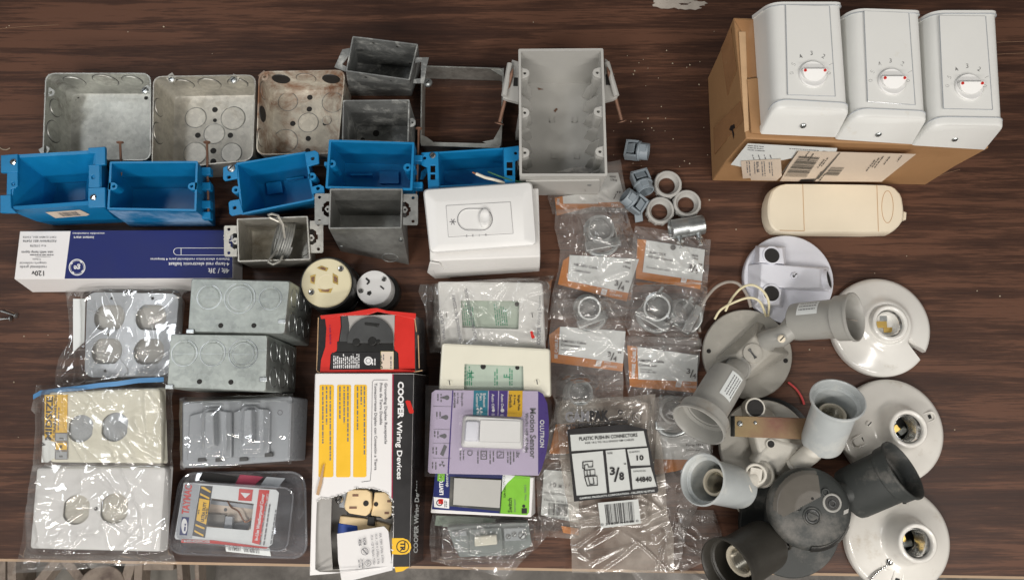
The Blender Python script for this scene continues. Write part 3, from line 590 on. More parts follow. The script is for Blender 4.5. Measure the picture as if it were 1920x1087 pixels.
def blue3():
    z = .068; top = PQ([(442, 306), (574, 284), (590, 375), (452, 403)], z); bot = PQ([(484, 345), (592, 328), (606, 386), (498, 407)], .0004); c = sum(bot, Vector()) / 4
    t = Thing("blue_box", "tilted blue plastic box with rounded eared tabs, third from left", "electrical box", (c.x, c.y, 0), BG)
    m = MB(); shell(m, top, bot, .002, "blue plastic", .0015); m.slab(PQ([(500, 345), (528, 341), (532, 362), (504, 366)], .004), "blue plastic", Vector((0, 0, .003))); m.slab(PQ([(540, 338), (572, 334), (572, 336), (540, 341)], .004), "blue plastic", Vector((0, 0, .006))); t.part("box_shell", m)
    for out, hs, sc in (([(444, 308), (425, 311), (418, 314), (418, 335), (421, 339), (446, 334)], [(429, 332)], [(434, 316)]), ([(449, 373), (432, 376), (428, 380), (430, 401), (434, 404), (456, 400)], [(439.5, 389)], []),
                       ([(570, 286), (590, 282), (597, 286), (598, 306), (577, 312)], [(586, 297)], []), ([(583, 351), (600, 346), (607, 350), (608, 362), (592, 372), (586, 372)], [(596, 353), (589, 366)], [])):
        m = MB(); m.plate(PQ(out, z + .001), [PQ(pcirc(u, v, 3.6, 12), z + .001) for u, v in hs], "blue plastic", Vector((0, 0, -.003))); o = t.part("mounting_tab", m, bevel=.0005)
        for s_ in sc: m2 = MB(); screw(m2, P(*s_, z + .001), (0, 0, 1), .0042, "zinc"); t.part("screw", m2, parent=o)
    for (u, v, s) in ((442, 356, 1), (585, 331, -1)):
        m = MB(); p = P(u, v, z); m.plate(circ(p, (0, 0, 1), .0042, 16), [circ(p, (0, 0, 1), .0018, 10)], "blue plastic", Vector((0, 0, -.016))); t.part("screw_boss", m)
blue3()
def blue4():
    z = .072; top = PQ([(617, 262), (777, 267), (773, 357), (610, 353)], z); bot = PQ([(645, 303), (790, 306), (785, 372), (640, 370)], .0004); c = sum(bot, Vector()) / 4
    t = Thing("blue_box", "plain-rimmed blue plastic box behind the large steel device box", "electrical box", (c.x, c.y, 0), BG)
    m = MB(); shell(m, top, bot, .0024, "blue plastic", .0015); m.slab(PQ([(660, 330), (700, 330), (700, 333), (660, 333)], .004), "blue plastic", Vector((0, 0, .008))); m.slab(PQ([(712, 322), (748, 323), (748, 345), (712, 345)], .004), "blue plastic", Vector((0, 0, .002))); t.part("box_shell", m)
    for (u, v, s) in ((622, 307, 1), (764, 314, -1)):
        m = MB(); p = P(u, v, z - .002); m.plate(circ(p, (0, 0, 1), .0044, 16), [circ(p, (0, 0, 1), .0018, 10)], "blue plastic", Vector((0, 0, -.03))); m.boxc(p + Vector((-s * .005, 0, -.015)), Vector((.003, 0, 0)), Vector((0, .002, 0)), Vector((0, 0, .0148)), "blue plastic"); t.part("screw_boss", m)
    for v0 in (300, 350):
        m = MB(); m.boxc(P(783, v0, .055), Vector((.006, 0, 0)), Vector((0, .0035, 0)), Vector((0, 0, .006)), "blue plastic"); t.part("nail_clip", m, bevel=.0006)
blue4()
def blue5():
    z = .056; top = PQ([(818, 285), (947, 277), (949, 345), (821, 352)], z); bot = scaleq(top, .95, .0004); c = sum(bot, Vector()) / 4
    t = Thing("blue_box", "blue plastic box with ladder-shaped side strips behind the white dimmer", "electrical box", (c.x, c.y, 0), BG)
    m = MB(); shell(m, top, bot, .002, "blue plastic", .0015); t.part("box_shell", m)
    for out, hs, sq, sc in (([(790, 286), (822, 284), (823, 354), (803, 356), (801, 314), (790, 309)], [(796, 296)], [(807, 310, 816, 323), (807, 326, 816, 337)], (811, 292)),
                            ([(944, 277), (973, 273), (974, 298), (966, 302), (966, 346), (946, 347)], [(967, 287), (964, 292)][:1], [(950, 303, 961, 315), (950, 318, 961, 329)], None)):
        m = MB(); m.plate(PQ(out, z + .0015), [PQ(pcirc(u, v, 3, 12), z + .0015) for u, v in hs] + [PQ(rect(*s), z + .0015) for s in sq], "blue plastic", Vector((0, 0, -.003))); o = t.part("side_strip", m, bevel=.0005)
        if sc: m2 = MB(); screw(m2, P(*sc, z + .0015), (0, 0, 1), .0034, "chrome"); t.part("screw", m2, parent=o)
    m = MB(); m.slab(PQ([(790, 322), (803, 312), (805, 317), (793, 336), (788, 336)], z - .01), "blue plastic", Vector((0, 0, -.002))); t.part("clip_tab", m)
blue5()
# ================= steel gang boxes lying face down =================
def gang(label, q, base, kos, holes, line):
    z = .086; top = PQ(q, z); bot = PQ(base, .0004); c = sum(bot, Vector()) / 4; t = Thing("gang_box", label, "gang box", (c.x, c.y, 0), "deep steel gang boxes lying on their sides")
    m = MB(); m.loft([rq(bot, .003), rq([a.lerp(b, .03) for a, b in zip(top, bot)], .003), rq(inset(top, .0012), .003)], "galvanised bright")
    for (u, v, r) in kos:
        groove(m, u, v, r, "zinc", z, .0007); pdisc(m, u, v, r - 3, "galvanised bright", z, .0004, 32)
        if r > 24: groove(m, u, v, r - 6, "zinc", z + .0003, .0005)
        m.boxc(P(u, v - r, z), (.0035, 0, 0), (0, .0012, 0), (0, 0, .0008), "galvanised bright")
        a, b = P(u - r + 3, v + 1, z + .0006), P(u + r - 3, v + 1, z + .0006); m.tube([a, b], .00025, "zinc", 5)
    for (u, v) in holes: pdisc(m, u, v, 4.6, "dark void", z, .0004, 14)
    a, b = P(*line[0], z + .0001), P(*line[1], z + .0001); m.tube([a, b], .00025, "zinc", 5)
    pe = plane(top[1], top[2], bot[2])
    for k in range(3):
        for s_ in (-1, 1):
            pdc = top[1].lerp(top[2], .27 if s_ < 0 else .73).lerp(bot[1].lerp(bot[2], .27 if s_ < 0 else .73), .2 + .3 * k); m.torus(pdc, pe[1], .0098, .0006, "zinc", 28, 6)
    ps = plane(top[3], top[2], bot[2]); t.part("box_shell", m)
    for (u, v) in ((q[3][0] + 6, q[3][1] - 2), (q[2][0] - 6, q[2][1] - 24)):
        m = MB(); m.boxc(P(u, v, z + .0006), (.004, 0, 0), (0, .0022, 0), (0, 0, .0012), "zinc"); t.part("fixing_lug", m, bevel=.0005)
gang("deep steel gang box with three knockouts, the rear one of two", [(358, 521), (545, 526), (535, 627), (351, 623)], [(402, 545), (587, 552), (579, 648), (402, 645)], [(392.5, 557, 21), (450, 559, 27), (507, 559.5, 20)], [(414, 610), (476, 610)], ((366, 561), (535, 563)))
gang("deep steel gang box with three knockouts, the front one of two", [(319, 625), (503, 627), (500, 735), (312, 727)], [(366, 648), (556, 650), (553, 737), (366, 735)], [(346, 662, 22), (399, 662, 22), (456, 663, 25)], [(374, 715), (433, 716)], ((320, 664), (501, 656)))
# ================= navy carton =================
def carton():
    z = .030; q = [(37, 433), (437, 431), (437, 522), (26.5, 523)]; top = PQ(q, z); bot = PQ([(62, 455), (455, 453), (455, 545), (61, 548)], .0005); c = sum(bot, Vector()) / 4
    t = Thing("ballast_carton", "long white and navy carton with upside-down print", "carton", (c.x, c.y, 0)); m = MB(); m.loft([bot, top], "gloss white card"); body = t.part("carton_body", m, bevel=.0008)
    m = MB(); pl = z + .0003; poly(m, [(132.5, 432.2), (436, 431.6), (436, 521.4), (121, 522.4)], "navy print", pl); p2 = z + .0006
    for s_, u, v, sz, mt, b in (("120v", 59, 508, 9.5, "black print", .01), ("residential grade", 87, 498.5, 5, "grey print", 0), ("categoría residencial", 87, 491.5, 4.2, "grey print", 0), ("PC86024", 61, 484.5, 3, "grey print", 0), ("use with lamp types", 99, 471, 4.6, "grey print", .01), ("4 or 3 F32T8", 86, 459, 4, "grey print", .005), ("F32T8/96W IES1 F24T8", 105, 450, 4, "grey print", .01), ("F30T12/48W IES1, F34T8", 105, 443, 3.5, "grey print", 0),
                          ("4ft / 3ft", 430, 503, 9.5, "white print", .012), ("4-lamp resi electronic ballast", 430, 492, 6.6, "white print", .012), ("Balastro electrónico residencial para 4 lámparas", 430, 484, 4.2, "white print", .01), ("T8", 441, 438, 15, "white print", 0), ("instant start", 176, 443, 5, "white print", .01), ("encendido instantáneo", 196, 436, 3.8, "white print", .005)):
        al = 'l'
        L_ = {"4-lamp resi electronic ballast": 114, "Balastro electrónico residencial para 4 lámparas": 148, "residential grade": 50, "categoría residencial": 50, "use with lamp types": 59, "F32T8/96W IES1 F24T8": 62, "F30T12/48W IES1, F34T8": 62, "instant start": 38, "encendido instantáneo": 60}.get(s_)
        text(m, s_, u + (0 if u > 110 else 0), v, sz, mt, p2, 180, 'l' if u > 80 else 'r', b, L_)
    lines(m, 100, 477, 58, 180, 1, 4, 2.5, "grey print", p2, 4)
    poly(m, rect(66, 481, 95, 481.6), "grey print", p2)
    u0, v0 = 144.5, 501; pring(m, u0, v0, 15.5, 1.6, "white print", p2, 36); pring(m, u0, v0, 12.5, .6, "white print", p2, 30)
    text(m, "ge", u0, v0 - 3, 10, "white print", p2, 180, 'c', .02)
    for k in range(4):
        a = k * math.pi / 2 + .6; poly(m, [(u0 + 13.5 * math.cos(a + d), v0 + 13.5 * math.sin(a + d)) for d in (-.25, 0, .25)] + [(u0 + 10.5 * math.cos(a + .1), v0 + 10.5 * math.sin(a + .1))], "white print", p2)
    for q_ in (rect(333, 464.5, 420, 465.3), rect(333, 477.8, 420, 478.6), rect(339, 465, 340, 478)): poly(m, q_, "white print", p2)
    pts = [(333 - 8 * math.cos(a), 471.5 + 7 * math.sin(a)) for a in [math.pi * k / 10 - math.pi / 2 for k in range(11)]]; inn = [(333 - 7 * math.cos(a), 471.5 + 6.2 * math.sin(a)) for a in [math.pi * k / 10 - math.pi / 2 for k in range(11)]]
    for i in range(10): poly(m, [pts[i], pts[i + 1], inn[i + 1], inn[i]], "white print", p2)
    t.part("printing", m, parent=body)
carton()
# ================= dimmer on its white carton =================
def dimmer():
    z = .058; q = [(803, 364), (1010, 352), (1013, 481), (806, 489)]; top = PQ(q, z); bot = PQ([(826, 405), (1000, 398), (1012, 509), (817, 522)], .0005); c = sum(bot, Vector()) / 4
    t = Thing("white_carton", "crumpled blank white carton underneath the dimmer switch", "carton", (c.x, c.y, 0)); m = MB(); m.loft([bot, [a.lerp(b, .5) + Vector((0, -.002 if i > 1 else 0, 0)) for i, (a, b) in enumerate(zip(bot, top))], top], "white card")
    body = t.part("carton_body", m, bevel=.0015)
    pf = up(plane(top[3], top[2], bot[2]), .0012)
    m = MB(); m.slab([P(806, 489, pf), P(825, 492, pf), P(845, 519, pf), P(816, 520, pf), P(801, 508, pf)], "white card", pf[1] * .002); t.part("end_flap", m, bevel=.0008)
    z0 = z + .0045; t = Thing("dimmer_switch", "white slider dimmer wall plate lying on a white carton", "dimmer switch", (c.x, c.y, z0))
    qo = [(793, 355), (998, 341), (1007, 460), (806, 475)]; zt = z0 + .009; o = PQ(qo, z0 + .003); o0 = scaleq(o, .985, z0); inn = PQ([(818, 378), (980, 367), (985, 450), (822, 459)], zt)
    m = MB(); m.loft([rq(o0, .006), rq(o, .006), rq([a.lerp(b, .12) + Vector((0, 0, .002)) for a, b in zip(o, inn)], .005), rq(inn, .002)], "white plastic"); pla = t.part("wall_plate", m)
    m = MB(); zz = zt; qi = [(836.5, 386), (957, 379), (962, 437.5), (841, 444)]; m.slab(PQ(qi, zz), "white plastic", Vector((0, 0, .0009))); t.part("centre_panel", m, bevel=.0004)
    m = MB(); e = .0003
    for i in range(4):
        A, B = P(*qi[i], zz + e), P(*qi[(i + 1) % 4], zz + e); m.tube([A, B], .00035, "grey print", 4)
    zp = zz + .0012
    for s_, u, v in (("3", 875, 440), ("2", 886.5, 439.5), ("1", 898.5, 439), ("0", 911, 438)): text(m, s_, u, v, 4.6, "grey print", zp, 180, 'c')
    for a in (0, 60, 120):
        ca, sa = math.cos(R(a)) * 6, math.sin(R(a)) * 6; A, B = P(849 - ca, 416 - sa, zp), P(849 + ca, 416 + sa, zp); m.tube([A, B], .0004, "grey print", 4)
    t.part("markings", m)
    def stad(u0, u1, v, r): return [(u0 + r * math.cos(a), v + r * math.sin(a)) for a in [math.pi / 2 + math.pi * k / 10 for k in range(11)]] + [(u1 + r * math.cos(a), v + r * math.sin(a)) for a in [-math.pi / 2 + math.pi * k / 10 for k in range(11)]]
    m = MB(); so = PQ(stad(878, 903, 411, 20), zp); si = PQ(stad(878, 903, 411, 19), zp + .0008); sf = PQ(stad(878, 903, 411, 18), zp + .0001)
    m.loft([so, si, sf], "white plastic", False, True); m.tube(PQ(stad(878, 903, 411.5, 20.3), zp) + [P(878, 431.8, zp)], .0004, "grey print", 4); t.part("slider_slot", m)  # grey outline paints the shade round the slider groove
    m = MB(); cc = P(909, 410, zp); ax = Vector((.0062, 0, 0)); ay = Vector((0, .0108, 0)); rings = []
    for k, h in ((1, 0), (.97, .003), (.8, .0045), (.45, .0032), (.05, .0026)): rings.append([cc + ax * k * math.cos(a) + ay * k * math.sin(a) + Vector((0, 0, h)) for a in [2 * math.pi * j / 28 for j in range(28)]])
    m.loft(rings, "white plastic"); t.part("slider_knob", m, sharp=70)
    for pts, mt, nm, lb in (([(893, 326, .062), (910, 333, .064), (930, 338, .06), (950, 345, .055)], "wire white", "wire", "stripped white wire poking up behind the dimmer"), ([(915, 322, .056), (935, 330, .058), (958, 338, .057), (985, 343, .054)], "wire green", "wire", "thin green wire poking up behind the dimmer")):
        m = MB(); pp = [P(*p) for p in pts]; m.tube(pp, .0017 if mt == "wire white" else .001, mt, 8)
        if mt == "wire white": m.tube([P(886, 323, .062), P(894, 326.5, .062)], .0009, "copper", 6)
        solo("wire", lb, "wire", m, pp[0], group="wires behind the dimmer")
dimmer()
# ================= round receptacles =================
def locking():
    z = .052; c = P(612, 530, z); b = Vector((c.x, c.y, 0)); t = Thing("twist_lock_connector", "round black twist-lock connector with cream face, the larger of two", "connector", b)
    m = MB(); m.lathe(b, (0, 0, 1), [(.029, .0004), (.0305, .012), (.0285, .014), (.0285, .02), (.0298, .045), (.0282, z - .002)], "black plastic", 44); t.part("housing", m)
    m = MB(); m.lathe(b, (0, 0, 1), [(.0265, z - .004), (.0265, z), (.0255, z + .0012), (.0001, z + .0014)], "cream face", 44); f = t.part("face", m)
    m = MB(); m.torus(c + Vector((0, 0, .0013)), (0, 0, 1), .0085, .0003, "cream plastic", 30, 5); zz = z + .0016
    for q in ([(594, 502), (603, 498), (616, 503), (612, 509), (600, 505)], [(582, 517), (592, 514), (590, 533), (582, 530)], [(624, 512), (634, 518), (634, 534), (624, 530)], [(596, 541), (610, 543), (624, 540), (620, 549), (600, 548)]): m.slab(PQ(q, zz - .0004), "brass", Vector((0, 0, .0004))); m.slab(PQ([lerp(p, (sum(x[0] for x in q) / len(q), sum(x[1] for x in q) / len(q)), .42) for p in q], zz), "rust nail", Vector((0, 0, .0003)))
    t.part("contact_slot", m, parent=f)
    for p in ((639, 504), (584, 548)): m = MB(); screw(m, P(*p, z + .0012), (0, 0, 1), .0032, "chrome"); t.part("screw", m, parent=f)
locking()
def smallconn():
    z = .038; c = P(701, 539, z); b = Vector((c.x, c.y, 0)); t = Thing("plug_connector", "small round white-faced plug connector beside the black twist-lock one", "connector", b)
    m = MB(); m.lathe(b + Vector((.004, -.001, 0)), (0, 0, 1), [(.020, .0004), (.0215, .008), (.0205, .017)], "black plastic", 36); t.part("base_shell", m)
    m = MB(); m.lathe(b, (0, 0, 1), [(.0195, .017), (.0192, z - .002), (.0186, z), (.0001, z + .0003)], "white plastic", 40); f = t.part("face", m)
    m = MB(); zz = z + .0004
    for q in ([(685, 523), (687, 520), (694, 526), (692, 529)], [(688, 530), (690, 527), (694, 531), (692, 534)][:0] or [(691, 527), (694, 529), (689, 534), (687, 532)], [(712, 537), (714, 535), (721, 541), (719, 543)], [(689, 547), (695, 545), (697, 550), (693, 554), (688, 552)]): m.slab(PQ(q, zz), "dark void", Vector((0, 0, .0003)))
    t.part("contact_slot", m, parent=f)
    for p in ((720, 523), (677, 545)): m = MB(); screw(m, P(*p, z), (0, 0, 1), .0028, "chrome"); t.part("screw", m, parent=f)
smallconn()
# ================= shipping carton, three control units =================
def shipping():
    z = .111; q = [(1375, 33), (1838, 48), (1854, 278), (1399, 260)]; top = PQ(q, z); bot = PQ([(1327, 146), (1722, 146), (1735, 347), (1335, 339)], .0005); c = sum(bot, Vector()) / 4
    t = Thing("cardboard_carton", "brown cardboard shipping carton with taped flaps under three white units", "carton", (c.x, c.y, 0))
    m = MB(); md = [a.lerp(b, .5) for a, b in zip(bot, top)]; md[0] += Vector((.001, 0, 0)); md[3] += Vector((-.001, .001, 0)); md[2] += Vector((0, .0015, 0)); m.loft([bot, md, top], "cardboard"); body = t.part("carton_body", m, bevel=.0012)
    m = MB(); e = z + .0008
    m.slab(PQ([(1376, 36), (1420, 38), (1421, 145), (1400, 146), (1396, 70)], e), "cardboard tape", Vector((0, 0, .0004)))
    m.slab(PQ([(1400, 150), (1424, 147), (1430, 252), (1408, 250)], e + .0006), "cardboard", Vector((0, 0, .0016)))
    m.slab(PQ([(1385, 60), (1398, 60), (1404, 245), (1396, 248)], e + .0005), "cardboard edge", Vector((0, 0, .0004)))
    t.part("top_flap", m, bevel=.0004)
    pw = plane(top[0], top[3], bot[3]); m = MB(); w = up(pw, .0006)
    m.slab(PQ([(1352, 92), (1370, 52), (1381, 130), (1364, 180)], w), "cardboard tape", pw[1] * .0003); m.slab(PQ([(1338, 240), (1388, 190), (1394, 225), (1339, 290)], w), "cardboard tape", pw[1] * .0003)
    poly(m, [(1370, 236), (1377, 233), (1378, 240), (1371, 246), (1367, 243)], "black print", up(pw, .0012)); poly(m, [(1372, 244), (1374, 240), (1376, 252), (1375, 262)], "black print", up(pw, .0012)); t.part("packing_tape", m)
    ps = plane(top[3], top[2], bot[2]); ps = (bot[3], ps[1]); a = up(ps, .0016); m = MB()
    poly(m, [(1402, 269), (1570, 278), (1567, 287), (1545, 283), (1470, 300), (1390, 313), (1370, 309)], "label paper", a)
    b = up(ps, .0020); poly(m, [(1494, 283), (1576, 285), (1718, 289), (1653, 341), (1462, 340)], "cream paper", b)
    c2 = up(ps, .0024); poly(m, [(1389, 302), (1464, 298), (1466, 330), (1456, 339), (1408, 338), (1407, 334), (1393, 335)], "cream paper", c2)
    d = up(ps, .0028)
    barcode(m, [(1499, 293), (1537, 296), (1511, 334), (1469, 332)], "black print", d, 26, 8, horiz=False)
    poly(m, [(1495, 284), (1497, 284), (1468, 325), (1465, 325)], "black print", d); poly(m, [(1574, 287), (1576, 287), (1535, 336), (1530, 336)], "black print", d); poly(m, [(1502, 337), (1528, 336), (1525, 341), (1498, 341)], "black print", d)
    for (u, v, ln, n, s_) in ((1562, 316, 24, 4, 1), (1542, 300, 20, 3, 5)): pass
    barcode(m, [(1558, 314), (1583, 315), (1571, 330), (1545, 329)], "black print", d, 18, 5, horiz=False)
    for k, (u, v, L_) in enumerate(((1640, 300, 30), (1648, 296, 30), (1656, 293, 28), (1668, 294, 24), (1690, 292, 18), (1540, 322, 48), (1546, 326, 30), (1517, 284, 20), (1525, 288, 22), (1545, 299, 26), (1552, 296, 24))): lines(m, u, v, L_, -128, 1, 4, 2.2, "black print", d, k)
    for k in range(4): lines(m, 1404 + k * 14, 303 + (k % 2), 28, -86, 2, 4.5, 2.3, "grey print", d, 20 + k)
    text(m, "RM: 3B", 1418, 304, 5, "grey print", d, -86, 'l'); text(m, "SA-01", 1412, 304, 5, "black print", d, -86) if False else None
    for k in range(3): lines(m, 1402, 274 + k * 4, 36, -4, 1, 4, 2, "grey print", up(ps, .0019), 40 + k)
    for k in range(4): lines(m, 1410 + 11 * k, 291, 12, -70, 1, 4, 2.4, "grey print", up(ps, .0019), 50 + k)
    lines(m, 1480, 279.5, 66, -4, 1, 4, 1.6, "grey print", up(ps, .0019), 61)
    t.part("shipping_label", m, parent=body)
shipping()
def unit(label, T0, B0, pan, dial, digits, scr):
    z1, z2 = .1125, .149; top = PQ(T0, z2); bot = PQ(B0, z1); c = sum(bot, Vector()) / 4
    t = Thing("control_unit", label, "control unit", (c.x, c.y, z1), "white dial control units on the carton")
    def body(k0, k1, mt, grow):              # slices from north (0) to south (1)
        rings = []
        for k, g in ((k0, grow), (k1, grow)):
            a = top[0].lerp(top[3], k); b = top[1].lerp(top[2], k); d = bot[1].lerp(bot[2], k); e = bot[0].lerp(bot[3], k)
            pr = []
            for (A, Bc, C_, rr) in ((e, a, b, .014), (a, b, d, .009)):
                x = (A - Bc).normalized(); y = (C_ - Bc).normalized(); p0 = Bc + x * rr; p1 = Bc + y * rr
                pr += [(1 - s_) ** 2 * p0 + 2 * s_ * (1 - s_) * Bc + s_ * s_ * p1 for s_ in [j / 8 for j in range(9)]]
            ring = [e] + pr + [d]; cc = sum(ring, Vector()) / len(ring); ring = [p + (p - cc).normalized() * g for p in ring]
            for p in ring: p.z = max(p.z, z1)
            rings.append(ring)
        return rings
    m = MB(); m.loft(body(.015, .965, None, 0), "unit plastic"); t.part("housing", m)
    r0 = body(.955, 1.0, None, .0014); m = MB(); cc = sum(r0[1], Vector()) / len(r0[1])
    def shrink(r, k, dy): return [cc + (p - cc) * k + Vector((0, dy, 0)) for p in r]
    m.loft([r0[0], r0[1], shrink(r0[1], .985, -.0012), shrink(r0[1], .94, -.0026)], "unit plastic")
    for r in m.v: r.z = max(r.z, z1)
    m.tube(r0[0][1:-1], .00055, "mist grey plastic", 6); cap = t.part("end_cap", m, sharp=45); r1 = body(0, .03, None, .0014); m = MB(); m.loft(r1, "unit plastic"); m.tube(r1[1][1:-1], .00055, "mist grey plastic", 6); t.part("end_cap", m)  # grey tubes paint the shadow line between caps and housing
    m = MB(); n = [PQ([p], z2)[0] for p in pan]; pl = z2 + .0005
    pt = plane(top[0], top[1], top[2]); pt = up(pt, .0004); pp = PQ(pan, pt)
    m.slab(pp, "unit plastic", Vector((0, 0, .0006))); t.part("front_panel", m, bevel=.0004)
    m = MB(); g = up(pt, .0006)
    for i in (1, 2, 3): m.tube([P(*pan[i], g), P(*pan[(i + 1) % 4], g)], .0004, "mist grey plastic", 5)
    m.tube([P(*pan[0], g), P(*pan[3], g)], .0004, "mist grey plastic", 5)
    du, dv, dr = dial; cd = P(du, dv, pt); rr = dr * mpp(du, dv, z2)
    for s_, ang in zip(("0", "1", "2", "3", "4", "5", "0"), (-4, 26, 57, 92, 124, 154, 184)):
        L_ = dr + 9; text(m, s_, du + L_ * math.cos(R(ang)), dv - 6 - L_ * .95 * math.sin(R(ang)) + (2 if s_ != "0" else 0), 8.4, "black print", g, 90 if s_ == "0" else ang - 90, 'c', .015)
    t.part("dial_markings", m)
    m = MB(); m.lathe(cd, (0, 0, 1), [(rr, 0), (rr, .0022), (rr * .94, .003), (rr * .9, .0028), (.0001, .0028)], "white plastic", 40); kn = t.part("dial_knob", m)
    m = MB(); h0, h1 = .0028, .0078; w = rr * .88
    sc = [(w * math.cos(x), .0030 + w * .92 * math.sin(x)) for x in [math.pi + math.pi * k / 20 for k in range(21)]]
    a = [cd + Vector((x, y, h0)) for x, y in sc]; b = [cd + Vector((x, y, h1 - (h1 - h0 - .0006) * min(1, max(0, (.0012 - y) / (w * .8))) ** .7)) for x, y in sc]
    m.loft([a, b], "white plastic"); g2 = t.part("grip", m, parent=kn, bevel=.0012)
    m = MB()
    for s_ in (-1, 1): p = cd + Vector((s_ * w * .80, .0012, h1 - .0004)); m.cyl(p - Vector((0, 0, .0003)), p + Vector((0, 0, .0006)), .0014, "red print", n=14)
    t.part("red_dot", m, parent=kn)
    ps = plane(bot[3], bot[2], top[2]); m = MB(); p = P(*scr, up(ps, .0030)); screw(m, p, ps[1], .0030); t.part("screw", m, parent=cap)
unit("white dial control unit, leftmost of three, on the taped carton flap", [(1447, 4), (1579, 4), (1592, 203), (1455, 195)], [(1412, 30), (1546, 30), (1566, 255), (1426, 249)], [(1473, 10), (1555, 12), (1566, 181), (1477, 178)], (1523, 141, 26), None, (1506, 236))
unit("white dial control unit in the middle of the three", [(1602, 16), (1727, 20), (1738, 218), (1606, 212)], [(1560, 45), (1688, 45), (1708, 268), (1568, 259)], [(1620, 21), (1704, 25), (1716, 197), (1627, 191)], (1671, 155, 26), None, (1647, 252))
unit("white dial control unit, rightmost of three, near the carton corner", [(1748, 20), (1871, 20), (1883, 231), (1752, 229)], [(1703, 52), (1832, 52), (1845, 278), (1711, 270)], [(1761, 30), (1848, 31), (1861, 206), (1769, 204)], (1815, 165, 26), None, (1790, 261))
# ================= cream oblong lamp cover =================
def oblong():
    z = .018; t = Thing("oblong_case", "cream oblong plastic case with rounded ends in front of the carton", "plastic case", P(1568, 392, 0))
    L_, Rr, tp, bt = 1440, 1697, 344, 436
    out = [(1476, 344), (1657, 346), (1677, 350), (1691, 366), (1695, 392), (1694, 412), (1684, 426), (1668, 436), (1458, 434), (1446, 424), (1440, 405), (1440, 378), (1448, 356), (1460, 347)]
    top = PQ(out, z); c = sum(top, Vector()) / len(top)
    def sm(q):
        o = []
        for i in range(len(q)): a, b = q[i], q[(i + 1) % len(q)]; o += [a.lerp(b, .2), a.lerp(b, .8)]
        return o
    m = MB(); b0 = [c + (p - c) * 1.02 for p in top]; b0 = setz(b0, .0006); md = setz([c + (p - c) * 1.022 for p in top], .009)
    m.loft([sm(b0), sm(md), sm([p + Vector((0, 0, -.0015)) for p in top]), sm([c + (p - c) * .975 for p in top])], "cream plastic"); body = t.part("case_body", m)
    m = MB(); e = z
    for pts in ([(1505, 345), (1508, 433)], [(1644, 347), (1647, 434)], [(1462, 432), (1508, 433)]): m.tube(PQ(pts, e), .00045, "cardboard edge", 5)
    arc = [(1664 + 12 * math.cos(a) * .9, 388 - 30 * math.sin(a)) for a in [2 * math.pi * k / 30 for k in range(30)]]; m.tube(PQ(arc + arc[:1], e), .0004, "cardboard edge", 5)
    t.part("seam", m)
    m = MB(); m.slab(PQ([(1694, 396), (1700, 398), (1699, 412), (1693, 412)], .012), "cream plastic", Vector((0, 0, -.006))); t.part("latch", m, bevel=.0006)
oblong()
# ================= white round cover with three threaded holes =================
def round_cover():
    z = .009; c0 = P(1479, 523, z); rr = 84 * mpp(1479, 523, z); b = Vector((c0.x, c0.y, 0)); t = Thing("round_cover", "cool white round cover plate with three threaded holes, no sockets", "cover plate", b)
    m = MB(); m.lathe(b, (0, 0, 1), [(rr, .0005), (rr, z - .001), (rr - .001, z), (.0001, z + .002)], "cool white plastic", 64); t.part("cover_disc", m)
    m = MB(); zt = .026
    def wedge(pts_top, pts_bot): m.loft([PQ(pts_bot, z), PQ(pts_top, zt)], "cool white plastic")
    wedge([(1428, 493), (1537, 503), (1537, 540), (1427, 538)], [(1402, 496), (1555, 500), (1556, 548), (1402, 540)])
    wedge([(1424, 463), (1467, 464), (1470, 494), (1424, 492)], [(1416, 460), (1473, 462), (1474, 500), (1412, 496)])
    wedge([(1423, 538), (1465, 540), (1462, 572), (1420, 568)], [(1412, 538), (1474, 540), (1468, 578), (1412, 576)])
    t.part("hub_casting", m, bevel=.0012)
    for (u, v, r) in ((1447, 479, 14.5), (1446, 550, 15)):
        m = MB(); p = P(u, v, zt); rm = r * mpp(u, v, zt); m.lathe(p, (0, 0, 1), [(rm + .0016, -.004), (rm + .0016, .0012), (rm, .0014), (rm, .0004), (rm * .9, 0)], "cool white plastic", 30, False, False); m.cyl(p - Vector((0, 0, .001)), p + Vector((0, 0, .0003)), rm, "dark void", n=30)
        t.part("threaded_hole", m)
    m = MB(); A = P(1553, 524, .017); ax = Vector((.75, .08, .55)).normalized(); m.lathe(A, ax, [(.0108, -.006), (.0108, .001), (.0094, .0012), (.0094, -.001)], "cool white plastic", 30, True, False); m.lathe(A, ax, [(.0094, 0), (.0094, .0003)], "dark void", 30); t.part("threaded_hole", m)
    m = MB(); screw(m, P(1489, 517, zt + .0003), (0, 0, 1), .0038, "cool white plastic"); p = P(1489, 517, zt + .002); m.cyl(p, p + Vector((0, 0, .0005)), .0019, "dark void", n=12); t.part("centre_screw", m)
round_cover()
